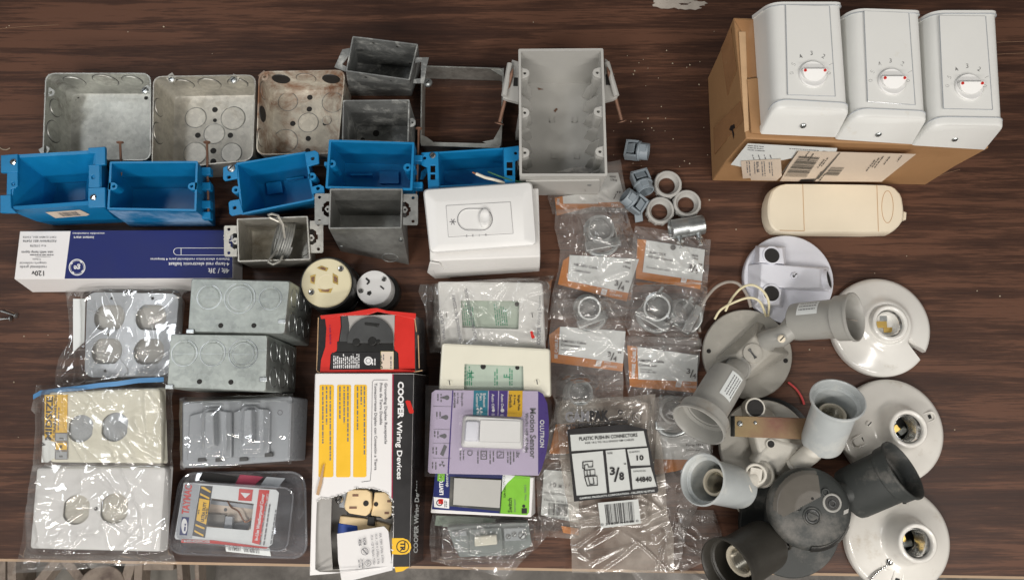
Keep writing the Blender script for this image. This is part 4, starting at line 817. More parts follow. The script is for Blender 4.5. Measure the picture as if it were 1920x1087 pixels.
# ================= porcelain lampholders =================
def cone(pr):                                 # finer steps where the profile curves
    out = pr[:3]
    for i in range(3, len(pr) - 1):
        if pr[i][0] > .4:
            p0, p1, p2, p3 = pr[i - 1], pr[i], pr[i + 1], pr[min(i + 2, len(pr) - 1)]
            for j in range(5):
                s_ = j / 5; out.append(tuple(.5 * ((2 * p1[k]) + (p2[k] - p0[k]) * s_ + (2 * p0[k] - 5 * p1[k] + 4 * p2[k] - p3[k]) * s_ * s_ + (3 * p1[k] - p0[k] - 3 * p2[k] + p3[k]) * s_ ** 3) for k in (0, 1)))
        else: out.append(pr[i])
    return out + [pr[-1]]
def lampholder(label, cu, cv, r_px, hub, hh, notch, slots, mt, chain=False, brass=0):
    rm = r_px * mpp(cu, cv, .008); b = P(cu, cv, .004); b.z = 0; t = Thing("lampholder", label, "lampholder", b, "round porcelain lampholders"); n = 120
    hc = P(*hub, hh); off = Vector((hc.x - b.x, hc.y - b.y, 0))
    prof = cone([(1, .0006), (1.0, .006), (.985, .0085), (.93, .0105), (.72, .0145), (.55, .018), (.44, .022), (.375, hh * .78), (.36, hh - .003), (.352, hh - .0008), (.33, hh), (.29, hh), (.27, hh - .0012), (.262, hh - .004), (.255, .012)])
    rings = []
    for k, h in prof:
        w = 0 if k > .9 else min(1, (.9 - k) / .5); ring = []
        for j in range(n):
            a = 2 * math.pi * j / n; r = k * rm
            for na, nw, nin in notch:
                da = (a - R(na) + math.pi) % (2 * math.pi) - math.pi
                if r > nin * rm and abs(da) < math.pi / 2 and abs(math.sin(da) * rm * .8) < nw: r = nin * rm
            ring.append(b + off * w + Vector((r * math.cos(a), r * math.sin(a), h)))
        rings.append(ring)
    m = MB(); m.loft(rings, mt, True, False)
    for (u0, v0, u1, v1, w) in slots:
        A, B_ = P(u0, v0, .0145), P(u1, v1, .0125); d = (B_ - A).normalized(); s_ = Vector((-d.y, d.x, 0)) * w
        pts = [A + s_ * math.cos(x) - d * w * math.sin(x) for x in [math.pi * k / 8 for k in range(9)]] + [B_ - s_ * math.cos(x) + d * w * math.sin(x) for x in [math.pi * k / 8 for k in range(9)]]
        m.tube([p + Vector((0, 0, .0015)) for p in pts + pts[:1]], .0011, mt, 6)
        m.slab([A.lerp(B_, .55) + s_ * .42, B_ + s_ * .42, B_ - s_ * .42, A.lerp(B_, .55) - s_ * .42], "dark void", Vector((0, 0, .0022)))
    t.part("porcelain_body", m, sharp=50)
    h = b + off; m = MB(); rs = rm * .25; pr = [(rs, hh - .004)]
    k = 0
    while hh - .004 - k * .0021 > .010: pr += [(rs - .0009, hh - .005 - k * .0021), (rs, hh - .006 - k * .0021)]; k += 1
    m.lathe(h, (0, 0, 1), pr, "chrome", 36, False, False); so = t.part("screw_shell", m)
    m = MB(); m.cyl(h + Vector((0, 0, .0095)), h + Vector((0, 0, .0102)), rs, "black plastic" if brass else "porcelain", n=30); ca, sa = math.cos(R(brass)), math.sin(R(brass)); d = Vector((ca, sa, 0)); s_ = Vector((-sa, ca, 0))
    m.boxc(h - d * .005 + Vector((0, 0, .0125)), d * .0075, s_ * .0036, Vector((0, 0, .0014)) + d * .0006, "brass"); m.boxc(h + d * .004 - s_ * .006 + Vector((0, 0, .012)), d * .005, s_ * .003, Vector((0, 0, .0012)), "zinc" if brass else "brass")
    m.boxc(h + s_ * .007 + Vector((0, 0, .012)), d * .004, s_ * .0028, Vector((0, 0, .0015)), "zinc")
    t.part("contact_tab", m, parent=so, bevel=.0004)
    if not brass:
        m = MB(); m.lathe(h + Vector((0, 0, .0102)), (0, 0, 1), [(rs, .012), (rs * .8, .003), (.0001, .002)], "porcelain", 30, False, False); t.part("liner", m, parent=so)
    if chain:
        m = MB()
        for i in range(13):
            k = i / 12; u = 1666 - 34 * k - 5 * math.sin(k * 3); v = 1056 + 32 * k; p = P(u, v, .017 - k * .004); m.lathe(p, (0, 0, 1), [(.0001, -.0014), (.0011, -.0009), (.0015, 0), (.0011, .0009), (.0001, .0014)], "chrome", 10)
        m.lathe(P(1667, 1052, .018), (-.6, -.5, .5), [(.0036, -.003), (.004, .001), (.0025, .003), (.0001, .0034)], "chrome", 18); m.torus(P(1664, 1055, .0155), (0, 0, 1), .0065, .0012, mt)
        t.part("pull_chain", m)
lampholder("white porcelain lampholder with a single rim notch, topmost of the three", 1648, 614, 93, (1670, 605), .028, [(-36, .0036, .52)], [], "porcelain", brass=0)
lampholder("white porcelain lampholder behind the dark socket, middle of the three", 1669, 808, 97, (1705, 803), .040, [], [(1604, 830, 1625, 818, .0055), (1732, 784, 1744, 780, .005)], "porcelain stained", brass=35)
lampholder("stained porcelain lampholder with a beaded pull chain, lowest of the three", 1680, 1010, 98, (1722, 1018), .044, [], [(1694, 952, 1694, 938, .005), (1684, 1072, 1680, 1092, .005)], "porcelain stained", chain=True, brass=12)
m = MB(); screw(m, P(1629, 794, .017), (0, 0, 1), .0036, "porcelain stained"); o = solo("screw", "small pale screw head seated on the middle porcelain lampholder", "screw", m, P(1629, 794, .016))
for (u, v) in ((1632, 515), (1646, 517), (1657, 519)): pass
# ================= floodlight holders =================
def sockets(t, A, B, r0, r1, mt, band=.27, inner="grey painted smooth", ribs=False, ceramic=True, sticker=None, wall=.0016, mouth=None):
    A = Vector(A); B = Vector(B); L_ = (B - A).length; a = (B - A).normalized()
    pr = [(r0 * .35, 0), (r0 * .8, L_ * .01), (r0 * .97, L_ * .05), (r0, L_ * .12), (r0 * 1.01, L_ * (1 - band)), (r1 * .98, L_ * (1 - band) + .0012), (r1, L_ * .955), (r1 * 1.05, L_ * .965), (r1 * 1.05, L_), (r1 * 1.0, L_ + .0003), (r1 - wall, L_ - .002), (r1 - wall * 1.3, L_ * (1 - band)), (r0 - wall, L_ * (1 - band) - .002), (r0 - wall * 1.5, L_ * .25), (r0 * .5, L_ * .2), (.0001, L_ * .19)]
    m = MB(); m.lathe(A, a, pr, mt, 48, True, True); k = len(pr)
    o = t.part("lamp_socket", m)
    if ceramic:
        m = MB(); rc = r0 * .64; m.lathe(A, a, [(rc, L_ * .2), (rc, L_ * .68), (rc * .96, L_ * .70), (rc * .80, L_ * .70), (rc * .74, L_ * .68), (rc * .72, L_ * .25)], "aged ceramic", 36, True, False); s2 = t.part("lamp_base", m, parent=o)
        m = MB(); pr = []; h = L_ * .66
        while h > L_ * .25: pr += [(rc * .72, h), (rc * .62, h - .0016)]; h -= .0032
        m.lathe(A, a, pr, "thread metal", 30, False, False); m.lathe(A, a, [(rc * .72, h), (rc * .25, h), (rc * .2, h + .002), (.0001, h + .002)], "rust nail", 24, False, False); t.part("screw_shell", m, parent=o)
    return o, A, a, L_
def stick(t, o, A, a, r, h0, h1, nrm, half, rows=4):
    nrm = Vector(nrm); nrm = (nrm - a * nrm.dot(a)).normalized(); s_ = a.cross(nrm); m = MB(); rr = r + .0004; N_ = 8; g = []
    for h in (h0, h1): g.append([A + a * h + (nrm * math.cos(x) + s_ * math.sin(x)) * rr for x in [-half + 2 * half * k / N_ for k in range(N_ + 1)]])
    m.loft(g, "label paper", False, False, closed=False)
    rnd = random.Random(3)
    for k in range(rows):
        x0 = -half * .75 + 1.5 * half * k / rows; x1 = x0 + half * .14; h = h0 + (h1 - h0) * .1
        while h < h0 + (h1 - h0) * .85:
            w = rnd.uniform(.0008, .003); m.sheet([A + a * hh + (nrm * math.cos(x) + s_ * math.sin(x)) * (rr + .0002) for hh, x in ((h, x0), (min(h + w, h1), x0), (min(h + w, h1), x1), (h, x1))], "grey print"); h += w + .0006
    t.part("sticker", m, parent=o)
def disc_plate(t, u, v, rpx, z, mt, nm="cover_disc", rim=.001):
    c = P(u, v, z); rr = rpx * mpp(u, v, z); m = MB(); b = Vector((c.x, c.y, 0)); m.lathe(b, (0, 0, 1), [(rr - .001, .0005), (rr, z - .0016), (rr - rim, z - .0002), (.0001, z + .0012)], mt, 64); return t.part(nm, m), b, rr
def elbow(t, pts, r, mt, knurl=True, nm="swivel_arm"):
    m = MB(); n = len(pts); m.tube(pts, r, mt, 18, rs=[r * k for k in ([1.15, 1.0, 1.05, 1.0, 1.15] + [1] * n)[:n]])
    if knurl:
        for e in (0, -1):
            d = (pts[1] - pts[0]).normalized() if e == 0 else (pts[-1] - pts[-2]).normalized(); m.lathe(pts[e], d, [(r * 1.3, -.002), (r * 1.36, -.0012), (r * 1.36, .0012), (r * 1.3, .002)], mt, 20)
    return t.part(nm, m)
FG = "twin floodlight holders"
def flood_grey():
    t = Thing("floodlight_holder", "dusty grey twin floodlight holder with cream wires and diamond-shaped hub", "floodlight holder", P(1402, 663, 0), FG)
    d, b, rr = disc_plate(t, 1402, 663, 84, .010, "grey painted metal")
    m = MB(); zt = .030; top = PQ([(1414, 629), (1446, 661), (1407, 698), (1380, 664)], zt)
    m.loft([PQ([(1423, 603), (1482, 664), (1402, 714), (1340, 672)], .0105), top], "grey painted metal"); m.loft([PQ([(1418, 602), (1436, 608), (1376, 680), (1326, 692)], .0105), PQ([(1412, 626), (1418, 632), (1384, 664), (1376, 664)], .026)], "grey painted metal"); t.part("hub_casting", m, bevel=.0025)
    m = MB(); c = P(1411, 662, zt + .001); m.cyl(c - Vector((0, 0, .001)), c + Vector((0, 0, .0012)), .0105, "grey painted metal", .0102, 32); A, B = P(1405, 655, zt + .0026), P(1417, 671, zt + .0026); m.tube([A, A.lerp(B, .25), A.lerp(B, .75), B], .0011, "dark grey plastic", 8, rs=[.0018, .0009, .0009, .0018]); t.part("hub_plug", m)
    for (u, v) in ((1329, 658), (1473, 676)): m = MB(); pdisc(m, u, v, 4, "dark void", .0103, .0006, 16); t.part("screw_hole", m)
    elbow(t, [P(1436, 640, .024), P(1446, 634, .034), P(1462, 632, .040), P(1476, 622, .042), P(1490, 608, .042)], .0105, "grey painted smooth", False)
    m = MB(); screw(m, P(1465, 635, .052), (0, 0, 1), .0042, "cream plastic"); m.cyl(P(1465, 635, .044), P(1465, 635, .052), .0052, "grey painted smooth", n=6); t.part("swivel_bolt", m)
    o, A, a, L_ = sockets(t, P(1484, 604, .036), P(1603, 594, .084), .0200, .0238, "grey painted smooth", ceramic=False)
    stick(t, o, A, a, .0202, L_ * .22, L_ * .55, (-.1, .55, 1), .42, 3)
    m = MB(); m.tube([A + a * L_ * .3, A + a * L_ * .8, A + a * L_ * 1.03 + Vector((0, -.004, 0))], .0006, "wire grey", 5); m.lathe(A, a, [(.011, L_ * .25), (.011, L_ * .5), (.0001, L_ * .52)], "rust nail", 20); t.part("lamp_base", m, parent=o)
    elbow(t, [P(1384, 690, .022), P(1372, 697, .034), P(1364, 706, .042)], .0105, "grey painted smooth", True)
    o, A, a, L_ = sockets(t, P(1368, 700, .040), P(1309, 797, .068), .0200, .0268, "grey painted smooth", band=.22, ceramic=False)
    stick(t, o, A, a, .0202, L_ * .12, L_ * .55, (.15, -.1, 1), .36, 4)
    for k, (pts, mt, r) in enumerate(([(1345, 610, .012), (1360, 580, .02), (1382, 548, .034), (1405, 537, .042), (1430, 548, .044), (1440, 570, .040), (1441, 590, .014)], "wire cream", .0013), None or ([(1338, 602, .012), (1352, 578, .018), (1378, 562, .030), (1405, 558, .036), (1425, 566, .034), (1436, 590, .014)], "wire cream", .0013)) if False else enumerate([([(1360, 583, .014), (1372, 560, .022), (1390, 540, .034), (1410, 534, .042), (1430, 545, .044), (1441, 565, .040), (1441, 592, .012)], "wire cream", .0013), ([(1340, 598, .012), (1352, 580, .018), (1378, 566, .030), (1405, 558, .036), (1425, 566, .034), (1436, 592, .012)], "wire cream", .0013)]):
        m = MB(); m.tube(smooth([P(*p) for p in pts]), r, mt, 8); t.part("wire", m, label=("upper" if k == 0 else "lower") + " cream insulated wire looping over the round cover")
def smooth(pts, k=6):
    out = []
    for i in range(len(pts) - 1):
        p0 = pts[max(i - 1, 0)]; p1 = pts[i]; p2 = pts[i + 1]; p3 = pts[min(i + 2, len(pts) - 1)]
        for j in range(k):
            s_ = j / k; out.append(.5 * ((2 * p1) + (p2 - p0) * s_ + (2 * p0 - 5 * p1 + 4 * p2 - p3) * s_ * s_ + (3 * p1 - p0 - 3 * p2 + p3) * s_ ** 3))
    return out + [pts[-1]]
flood_grey()
def flood_white():
    t = Thing("floodlight_holder", "off-white twin floodlight holder with pale sockets and a loose metal strap", "floodlight holder", P(1437, 833, 0), FG)
    m = MB(); c = P(1440, 833, .002); m.lathe(Vector((c.x, c.y, 0)), (0, 0, 1), [(88 * mpp(1440, 833), .0004), (88 * mpp(1440, 833), .003)], "black plastic", 60); t.part("gasket", m)
    d, b, rr = disc_plate(t, 1435, 835, 85, .012, "white painted metal")
    m = MB(); zt = .032
    m.loft([PQ([(1388, 762), (1440, 762), (1530, 850), (1420, 905)], .0125), PQ([(1400, 768), (1426, 768), (1496, 850), (1432, 872)], zt)], "white painted metal")
    m.loft([PQ([(1400, 860), (1440, 800), (1520, 830), (1470, 912)], .0125), PQ([(1412, 866), (1448, 820), (1498, 836), (1452, 890)], zt + .001)], "white painted metal"); t.part("hub_casting", m, bevel=.003)
    m = MB(); p = P(1408, 765, .020); m.cyl(p, p + Vector((0, 0, .0145)), .0105, "white painted metal", n=30); m.cyl(p + Vector((0, 0, .0143)), p + Vector((0, 0, .0149)), .0088, "dark void", n=30); t.part("threaded_hole", m)
    m = MB(); p = P(1445, 832, zt + .0015); m.cyl(p, p + Vector((0, 0, .0008)), .0050, "white painted metal", n=24); m.cyl(p, p + Vector((0, 0, .0012)), .0036, "dark void", n=24); t.part("centre_hole", m)
    elbow(t, [P(1497, 870, .030), P(1505, 862, .036), P(1518, 851, .042), P(1528, 842, .047), P(1537, 830, .050)], .0100, "white painted metal")
    o, A, a, L_ = sockets(t, P(1540, 832, .040), P(1571, 748, .096), .0212, .0248, "blue white enamel", band=.10)
    elbow(t, [P(1428, 888, .030), P(1418, 892, .038), P(1408, 896, .042), P(1398, 902, .044), P(1390, 908, .045)], .0105, "white painted metal")
    m = MB(); p = P(1417, 888, .050); m.torus(p, (-.25, -.1, 1), .0095, .0016, "white painted metal"); m.boxc(p, (.0012, .006, 0), (.006, -.0012, 0), (0, 0, .0015), "white painted metal"); t.part("swivel_bolt", m, bevel=.0005)
    o, A, a, L_ = sockets(t, P(1390, 915, .030), P(1316, 898, .074), .0215, .0245, "blue white enamel", band=.10)
    t2 = Thing("mounting_strap", "iridescent zinc mounting strap lying across the off-white floodlight hub", "metal strap", P(1448, 805, .035))
    m = MB(); q = PQ([(1376, 779), (1523, 784), (1520, 824), (1376, 818)], .041); m.slab(q, "iridescent zinc", Vector((0, 0, -.0016))); m.slab([q[0], q[3], q[3] + Vector((-.0015, 0, -.008)), q[0] + Vector((-.0015, 0, -.008))], "dark bronze paint", Vector((.0016, 0, 0)))
    t2.part("strap_plate", m, bevel=.0005); m = MB(); screw(m, P(1387, 794, .041), (0, 0, 1), .0030, "zinc"); screw(m, P(1416, 792, .041), (0, 0, 1), .0018, "zinc"); t2.part("rivet", m)
flood_white()
def flood_black():
    t = Thing("security_light", "dark bronze security light with round sensor head and two dark sockets", "security light", P(1478, 985, 0), FG)
    d, b, rr = disc_plate(t, 1482, 985, 94, .012, "dark bronze paint")
    m = MB(); m.loft([PQ([(1432, 930), (1520, 930), (1520, 1010), (1430, 990)], .0125), PQ([(1450, 945), (1505, 945), (1505, 990), (1450, 980)], .034)], "dark bronze paint"); t.part("hub_casting", m, bevel=.003)
    m = MB(); hc = P(1520, 954, .062); ax = Vector((-.06, .02, 1)).normalized(); r = 76 * mpp(1520, 954, .06)
    m.lathe(hc, ax, [(r * .6, -.030), (r * .92, -.024), (r * .99, -.014), (r * 1.0, -.006), (r * .96, .0005), (r * .85, .0045), (r * .45, .0072), (.0001, .008)], "dark bronze paint", 56); hd = t.part("sensor_head", m, sharp=60)
    m = MB(); top = hc + ax * .007
    tp = [(1447, 935), (1462, 905), (1490, 888), (1512, 882), (1530, 890), (1556, 920), (1474, 962)]
    X = Vector((1, 0, 0)); Y = ax.cross(X); N_ = 90; hh = lambda k: .008 - .0008 * k / .45 if k < .45 else (.0072 - .0027 * (k - .45) / .4 if k < .85 else .0045 - .004 * (k - .85) / .11)
    gp = {}; fs = []; vs = []
    def vid(i, j):
        if (i, j) not in gp: x, y = -1 + 2 * i / N_, -1 + 2 * j / N_; gp[(i, j)] = len(vs); vs.append(hc + (X * x + Y * y) * r + ax * (hh(min(.96, math.hypot(x, y))) + .0005))
        return gp[(i, j)]
    for i in range(N_):
        for j in range(N_):
            x, y = -1 + 2 * (i + .5) / N_, -1 + 2 * (j + .5) / N_
            if math.hypot(x, y) < .94 and y > .16 + .52 * (x + .1) and y > -.8 * x - .75: fs.append([vid(i, j), vid(i + 1, j), vid(i + 1, j + 1), vid(i, j + 1)])
    m.add(vs, fs, "tape"); t.part("tape_patch", m, parent=hd)
    pl = (hc + ax * .0076, ax)
    def ring(u, v, r1, mt, h=.001, th=.0012): m.torus(P(u, v, pl) + ax * h * 0, ax, r1, th, mt, 28, 8)
    m = MB(); ring(1523, 967, .0082, "dark bronze paint"); ring(1523, 967, .0058, "dark grey plastic"); m.boxc(P(1523, 966, pl) + ax * .0012, (.0048, -.0022, 0), (.0006, .0013, 0), ax * .0012, "dark bronze paint"); t.part("adjuster_knob", m, parent=hd)
    m = MB(); ring(1560, 942, .0080, "grey painted smooth", th=.0013); m.cyl(P(1560, 942, pl), P(1560, 942, pl) + ax * .0012, .0070, "black plastic", n=26); m.torus(P(1560, 943, pl) + ax * .0014, ax, .003, .0009, "dark grey plastic"); t.part("light_sensor", m, parent=hd)
    m = MB(); ring(1497, 951, .0033, "dark bronze paint", th=.0008); ring(1548, 922, .0032, "dark bronze paint", th=.0008); m.cyl(P(1523, 934, pl), P(1523, 934, pl) + ax * .0006, .0014, "dark void", n=12)
    for (u, v) in ((1576, 962), (1588, 959)): m.boxc(P(u, v, pl) - ax * .003, (.0024, .001, 0), (.0004, .002, 0), ax * .0008, "grey painted smooth")
    t.part("screw_boss", m, parent=hd)
    m = MB()                                                    # dark lens opening along the south-east rim
    sec = [R(-96 + 72 * k / 16) for k in range(17)]
    m.loft([[hc + (X * math.cos(x) + Y * math.sin(x)) * r * q_ + ax * h_ for x in sec] for q_, h_ in ((.90, .0035), (.905, .0052), (1.0, .0012), (1.03, -.006))], "black plastic", False, False, closed=False)
    m.loft([[hc + (X * math.cos(x) + Y * math.sin(x)) * r * q_ + ax * h_ for x in sec[:15]] for q_, h_ in ((.86, .0052), (.87, .0062), (.90, .0056), (.90, .0030))], "dark bronze paint", False, False, closed=False); t.part("lens_slot", m, parent=hd, bevel=.001)
    elbow(t, [P(1508, 930, .035), P(1540, 925, .044), P(1580, 925, .048), P(1600, 923, .05)], .011, "dark bronze paint", False)
    o, A, a, L_ = sockets(t, P(1590, 928, .030), P(1694, 880, .072), .0262, .0290, "dark bronze paint", band=.24, ceramic=False)
    m = MB(); m.lathe(A, a, [(.018, L_ * .25), (.018, L_ * .5), (.0001, L_ * .52)], "black plastic", 20); t.part("lamp_base", m, parent=o)
    elbow(t, [P(1468, 990, .030), P(1458, 1000, .036), P(1448, 1012, .040), P(1438, 1022, .042)], .0125, "dark brown paint")
    m = MB()
    for k in range(4): m.torus(P(1470 - k * 7, 1000 + k * 6, .036 + k * .002), (P(1440, 1020, .042) - P(1475, 995, .036)), .0135, .0013, "dark brown paint")
    t.part("knurled_collar", m)
    o, A, a, L_ = sockets(t, P(1440, 1018, .032), P(1362, 1066, .070), .0255, .0290, "dark brown paint", band=.16)
flood_black()
for lb, pts, mt, r in (("red insulated wire curving out between the two floodlight holders", [(1478, 716, .003), (1492, 728, .003), (1502, 742, .003), (1508, 758, .003)], "wire red", .0012), ("frayed grey cord looping left of the round cover plate", [(1312, 622, .004), (1310, 600, .006), (1318, 570, .008), (1338, 542, .010), (1362, 529, .012), (1384, 532, .012), (1400, 552, .013), (1408, 576, .013)], "wire grey", .0017), ("short white wire end beside the left pale socket", [(1378, 946, .003), (1390, 962, .002)], "wire white", .0011)):
    m = MB(); pp = smooth([P(*p) for p in pts]); m.tube(pp, r, mt, 8); solo("loose_wire", lb, "wire", m, pp[0])
# ================= small fittings =================
def bushing(u, v, rpx, lb):
    z = .010; rr = rpx * mpp(u, v, z); b = P(u, v, .005); b.z = 0; m = MB()
    m.lathe(b, (0, 0, 1), [(rr * .93, .0005), (rr, .002), (rr, z - .001), (rr * .95, z), (rr * .82, z), (rr * .78, z - .002), (rr * .64, .0035), (rr * .60, .003), (rr * .60, .0008)], "grey pvc", 44, False, False)
    for k in range(12): a = k * math.pi / 6 + .2; m.boxc(b + Vector((math.cos(a) * rr * 1.0, math.sin(a) * rr * 1.0, .004)), (math.cos(a) * .0007, math.sin(a) * .0007, 0), (-math.sin(a) * .0014, math.cos(a) * .0014, 0), (0, 0, .003), "grey pvc")
    solo("bushing_ring", lb, "plastic ring", m, b, "pale plastic bushing rings")
bushing(1251, 347, 26, "pale plastic ring, uppermost of three, beside the grey connectors")
bushing(1287, 383, 26, "pale plastic ring, rightmost of three, touching the steel coupling")
bushing(1237, 396, 26, "pale plastic ring, lower left of three, half under a grey connector")
def coupling():
    A, B = P(1257, 431, .012), P(1319, 421, .012); r = .0112; a = (B - A).normalized(); L_ = (B - A).length
    t = Thing("conduit_coupling", "short shiny steel conduit coupling with two set screws", "pipe coupling", P(1288, 426, 0)); m = MB()
    m.lathe(A, a, [(r * .9, .002), (r * .93, 0), (r, .0008), (r, L_ * .48), (r * .985, L_ * .5), (r, L_ * .52), (r, L_ - .0008), (r * .93, L_), (r * .88, L_ - .002)], "zinc", 40); t.part("tube", m)
    s_ = Vector((a.y, -a.x, .15)).normalized()
    for k in (.2, .78):
        m = MB(); p = A + a * L_ * k; m.cyl(p + s_ * r * .9, p + s_ * (r + .004), .0032, "zinc", n=14); m.cyl(p + s_ * (r + .004), p + s_ * (r + .0055), .0042, "chrome", n=14); m.cyl(p + s_ * (r + .005), p + s_ * (r + .011), .0016, "chrome", n=10); m.cyl(p + s_ * (r + .011), p + s_ * (r + .0125), .0026, "chrome", n=12); t.part("set_screw", m)
coupling()
def push_conn(u, v, ang, r, lb, tilt=.25):
    ca, sa = math.cos(R(ang)), math.sin(R(ang)); z = r + .001; c = P(u, v, z); a = Vector((ca * math.cos(tilt), sa * math.cos(tilt), math.sin(tilt))); c.z += .002
    t = Thing("push_in_connector", lb, "cable connector", Vector((c.x, c.y, 0)), "loose grey plastic push-in connectors"); m = MB(); mt = "connector grey"
    m.lathe(c, a, [(r * .80, -.001), (r * .82, .0), (r * .98, .0005), (r * .98, .0025), (r * .86, .003), (r * .84, .012), (r * .72, .012), (r * .70, .001)], mt, 28, True, False); m.lathe(c, a, [(r * .7, .002), (r * .7, .0024)], "dark void", 20)
    s_ = a.cross(Vector((0, 0, 1))).normalized(); n = s_.cross(a); 
    for k in (-1, 1): m.boxc(c + s_ * k * r * .75 - a * .007, a * .007, s_ * .0012, n * r * .6, mt)
    m.boxc(c - a * .0135, a * .0012, s_ * r * .85, n * r * .6, mt); m.boxc(c - a * .006 - n * r * .45, a * .006, s_ * r * .7, n * .0009, mt); m.boxc(c + n * r * .8 + a * .006, a * .0035, s_ * r * .35, n * .0014, mt)
    t.part("connector_body", m, bevel=.0004)
    m = MB(); m.boxc(c - a * .008 + n * r * .5, a * .0045 + n * .002, s_ * r * .5, n * .0008, mt); t.part("clip_tongue", m, bevel=.0003)
push_conn(1196, 284, -12, .0115, "grey plastic push-in connector, topmost of three, right of the large grey box")
push_conn(1204, 345, -74, .0115, "grey plastic push-in connector, middle of three, left of a pale ring")
push_conn(1186, 378, 148, .0115, "grey plastic push-in connector, lowest of three, leaning on a pale ring", tilt=.35)
m = MB(); m.boxc(P(1197, 404, .006), (.0045, .001, 0), (-.001, .007, .002), (0, 0, .0012), "connector grey"); solo("plastic_clip", "small grey plastic clip below the lowest grey push-in connector", "clip", m, P(1197, 404), bevel=.0006)
# ================= printed cartons and packs =================
def red_box():
    z = .072; q = [(597, 592), (778, 590), (778, 697), (592, 697)]; top = PQ(q, z); bot = PQ([(600, 612), (799, 612), (802, 698), (598, 698)], .0005); c = sum(bot, Vector()) / 4
    t = Thing("receptacle_carton", "crushed red and black carton showing a dark round receptacle in its window", "carton", (c.x, c.y, 0))
    m = MB(); md = [a.lerp(b, .6) for a, b in zip(bot, top)]; md[1] += Vector((.004, .001, 0)); md[2] += Vector((.003, 0, 0)); md[0] += Vector((-.002, 0, 0)); m.loft([bot, md, top], "black card"); body = t.part("carton_body", m, bevel=.002)
    m = MB(); back = [(600, 591), (650, 586), (695, 578), (706, 577), (725, 582), (780, 587), (779, 598), (738, 590), (708, 584), (690, 590), (640, 592), (602, 598)]
    m.slab([P(u, v, z + .004 - .003 * abs(u - 700) / 100) for u, v in back], "red print", Vector((0, 0, -.0012))); t.part("back_flap", m, bevel=.0004)
    m = MB(); pl = z + .0005
    poly(m, [(609, 593), (638, 592), (639, 612), (635, 640), (631, 658), (620, 664), (618, 693), (740, 692), (778, 691), (778, 697), (600, 698), (602, 675), (610, 650), (612, 615)], "red print", pl)
    poly(m, [(741, 590), (777, 589), (778, 694), (748, 692), (747, 662), (740, 656), (738, 640)], "red print", pl); poly(m, [(640, 592), (740, 590), (739, 640), (738, 659), (633, 659), (637, 640), (641, 612)], "grey card", pl + .0001)
    poly(m, [(640, 593), (652, 592), (655, 610), (652, 650), (633, 658), (638, 635), (641, 612)], "dark grey plastic", pl + .0003)
    poly(m, rect(632, 640, 738, 659), "black plastic", pl + .0004)
    poly(m, [(622, 661), (745, 659), (747, 692), (620, 693)], "black print", pl + .0004)
    poly(m, [(714, 658.5), (738, 658.5), (738, 692.5), (714, 692)], "pale yellow", pl + .0007); poly(m, rect(714.5, 659, 737.5, 692), "cream paper", pl + .0009)
    text(m, "50", 717, 691, 11, "black print", pl + .0012, 90, 'l', .01, 15); lines(m, 720, 675, 14, 90, 2, -4, 2.6, "grey print", pl + .0012, 3); lines(m, 734, 691, 30, 90, 1, 4, 3, "grey print", pl + .0012, 4)
    m2 = MB()
    for k in range(14): lines(m, 627 + k * 3.6, 690, 27, 90, 1, 4, 2.6, "white print", pl + .0007, 10 + k)
    pdisc(m, 690.5, 676, 8, "white print", pl + .0007, .0002); pring(m, 690.5, 676, 5, 1, "grey print", pl + .0012); lines(m, 704, 684, 14, 90, 2, -4.5, 3, "white print", pl + .0007, 30)
    lines(m, 621, 645, 44, 92, 1, 4, 4, "crimson print", pl + .0004, 41)
    t.part("printed_front", m, parent=body)
    m = MB(); cc = P(695, 637, z + .001); r = 43 * mpp(695, 637, z); pts = [cc + Vector((r * math.cos(a), r * math.sin(a), 0)) for a in [R(x) for x in range(-8, 189, 7)]]
    m.slab(pts, "dark grey plastic", Vector((0, 0, .0022)))
    m2 = z + .0034
    for (u, v, rr) in ((668, 641, 7), (698, 639, 8), (709, 640, 4)): pdisc(m, u, v, rr, "black plastic", m2, .0004)
    m.slab(PQ([(684, 604), (712, 607), (708, 613), (684, 609)], m2), "black plastic", Vector((0, 0, .0006))); t.part("round_receptacle", m, bevel=.0004)
    m = MB(); 
    for a, b in (((597, 595), (594, 694)), ((777, 592), (781, 622)), ((784, 628), (786, 690)), ((594, 695), (600, 698)), ((776, 697), (792, 694))): m.tube([P(*a, z + .0002), P(*b, z - .0008)], .0005, "cardboard edge", 5)
    t.part("worn_edge", m)
red_box()
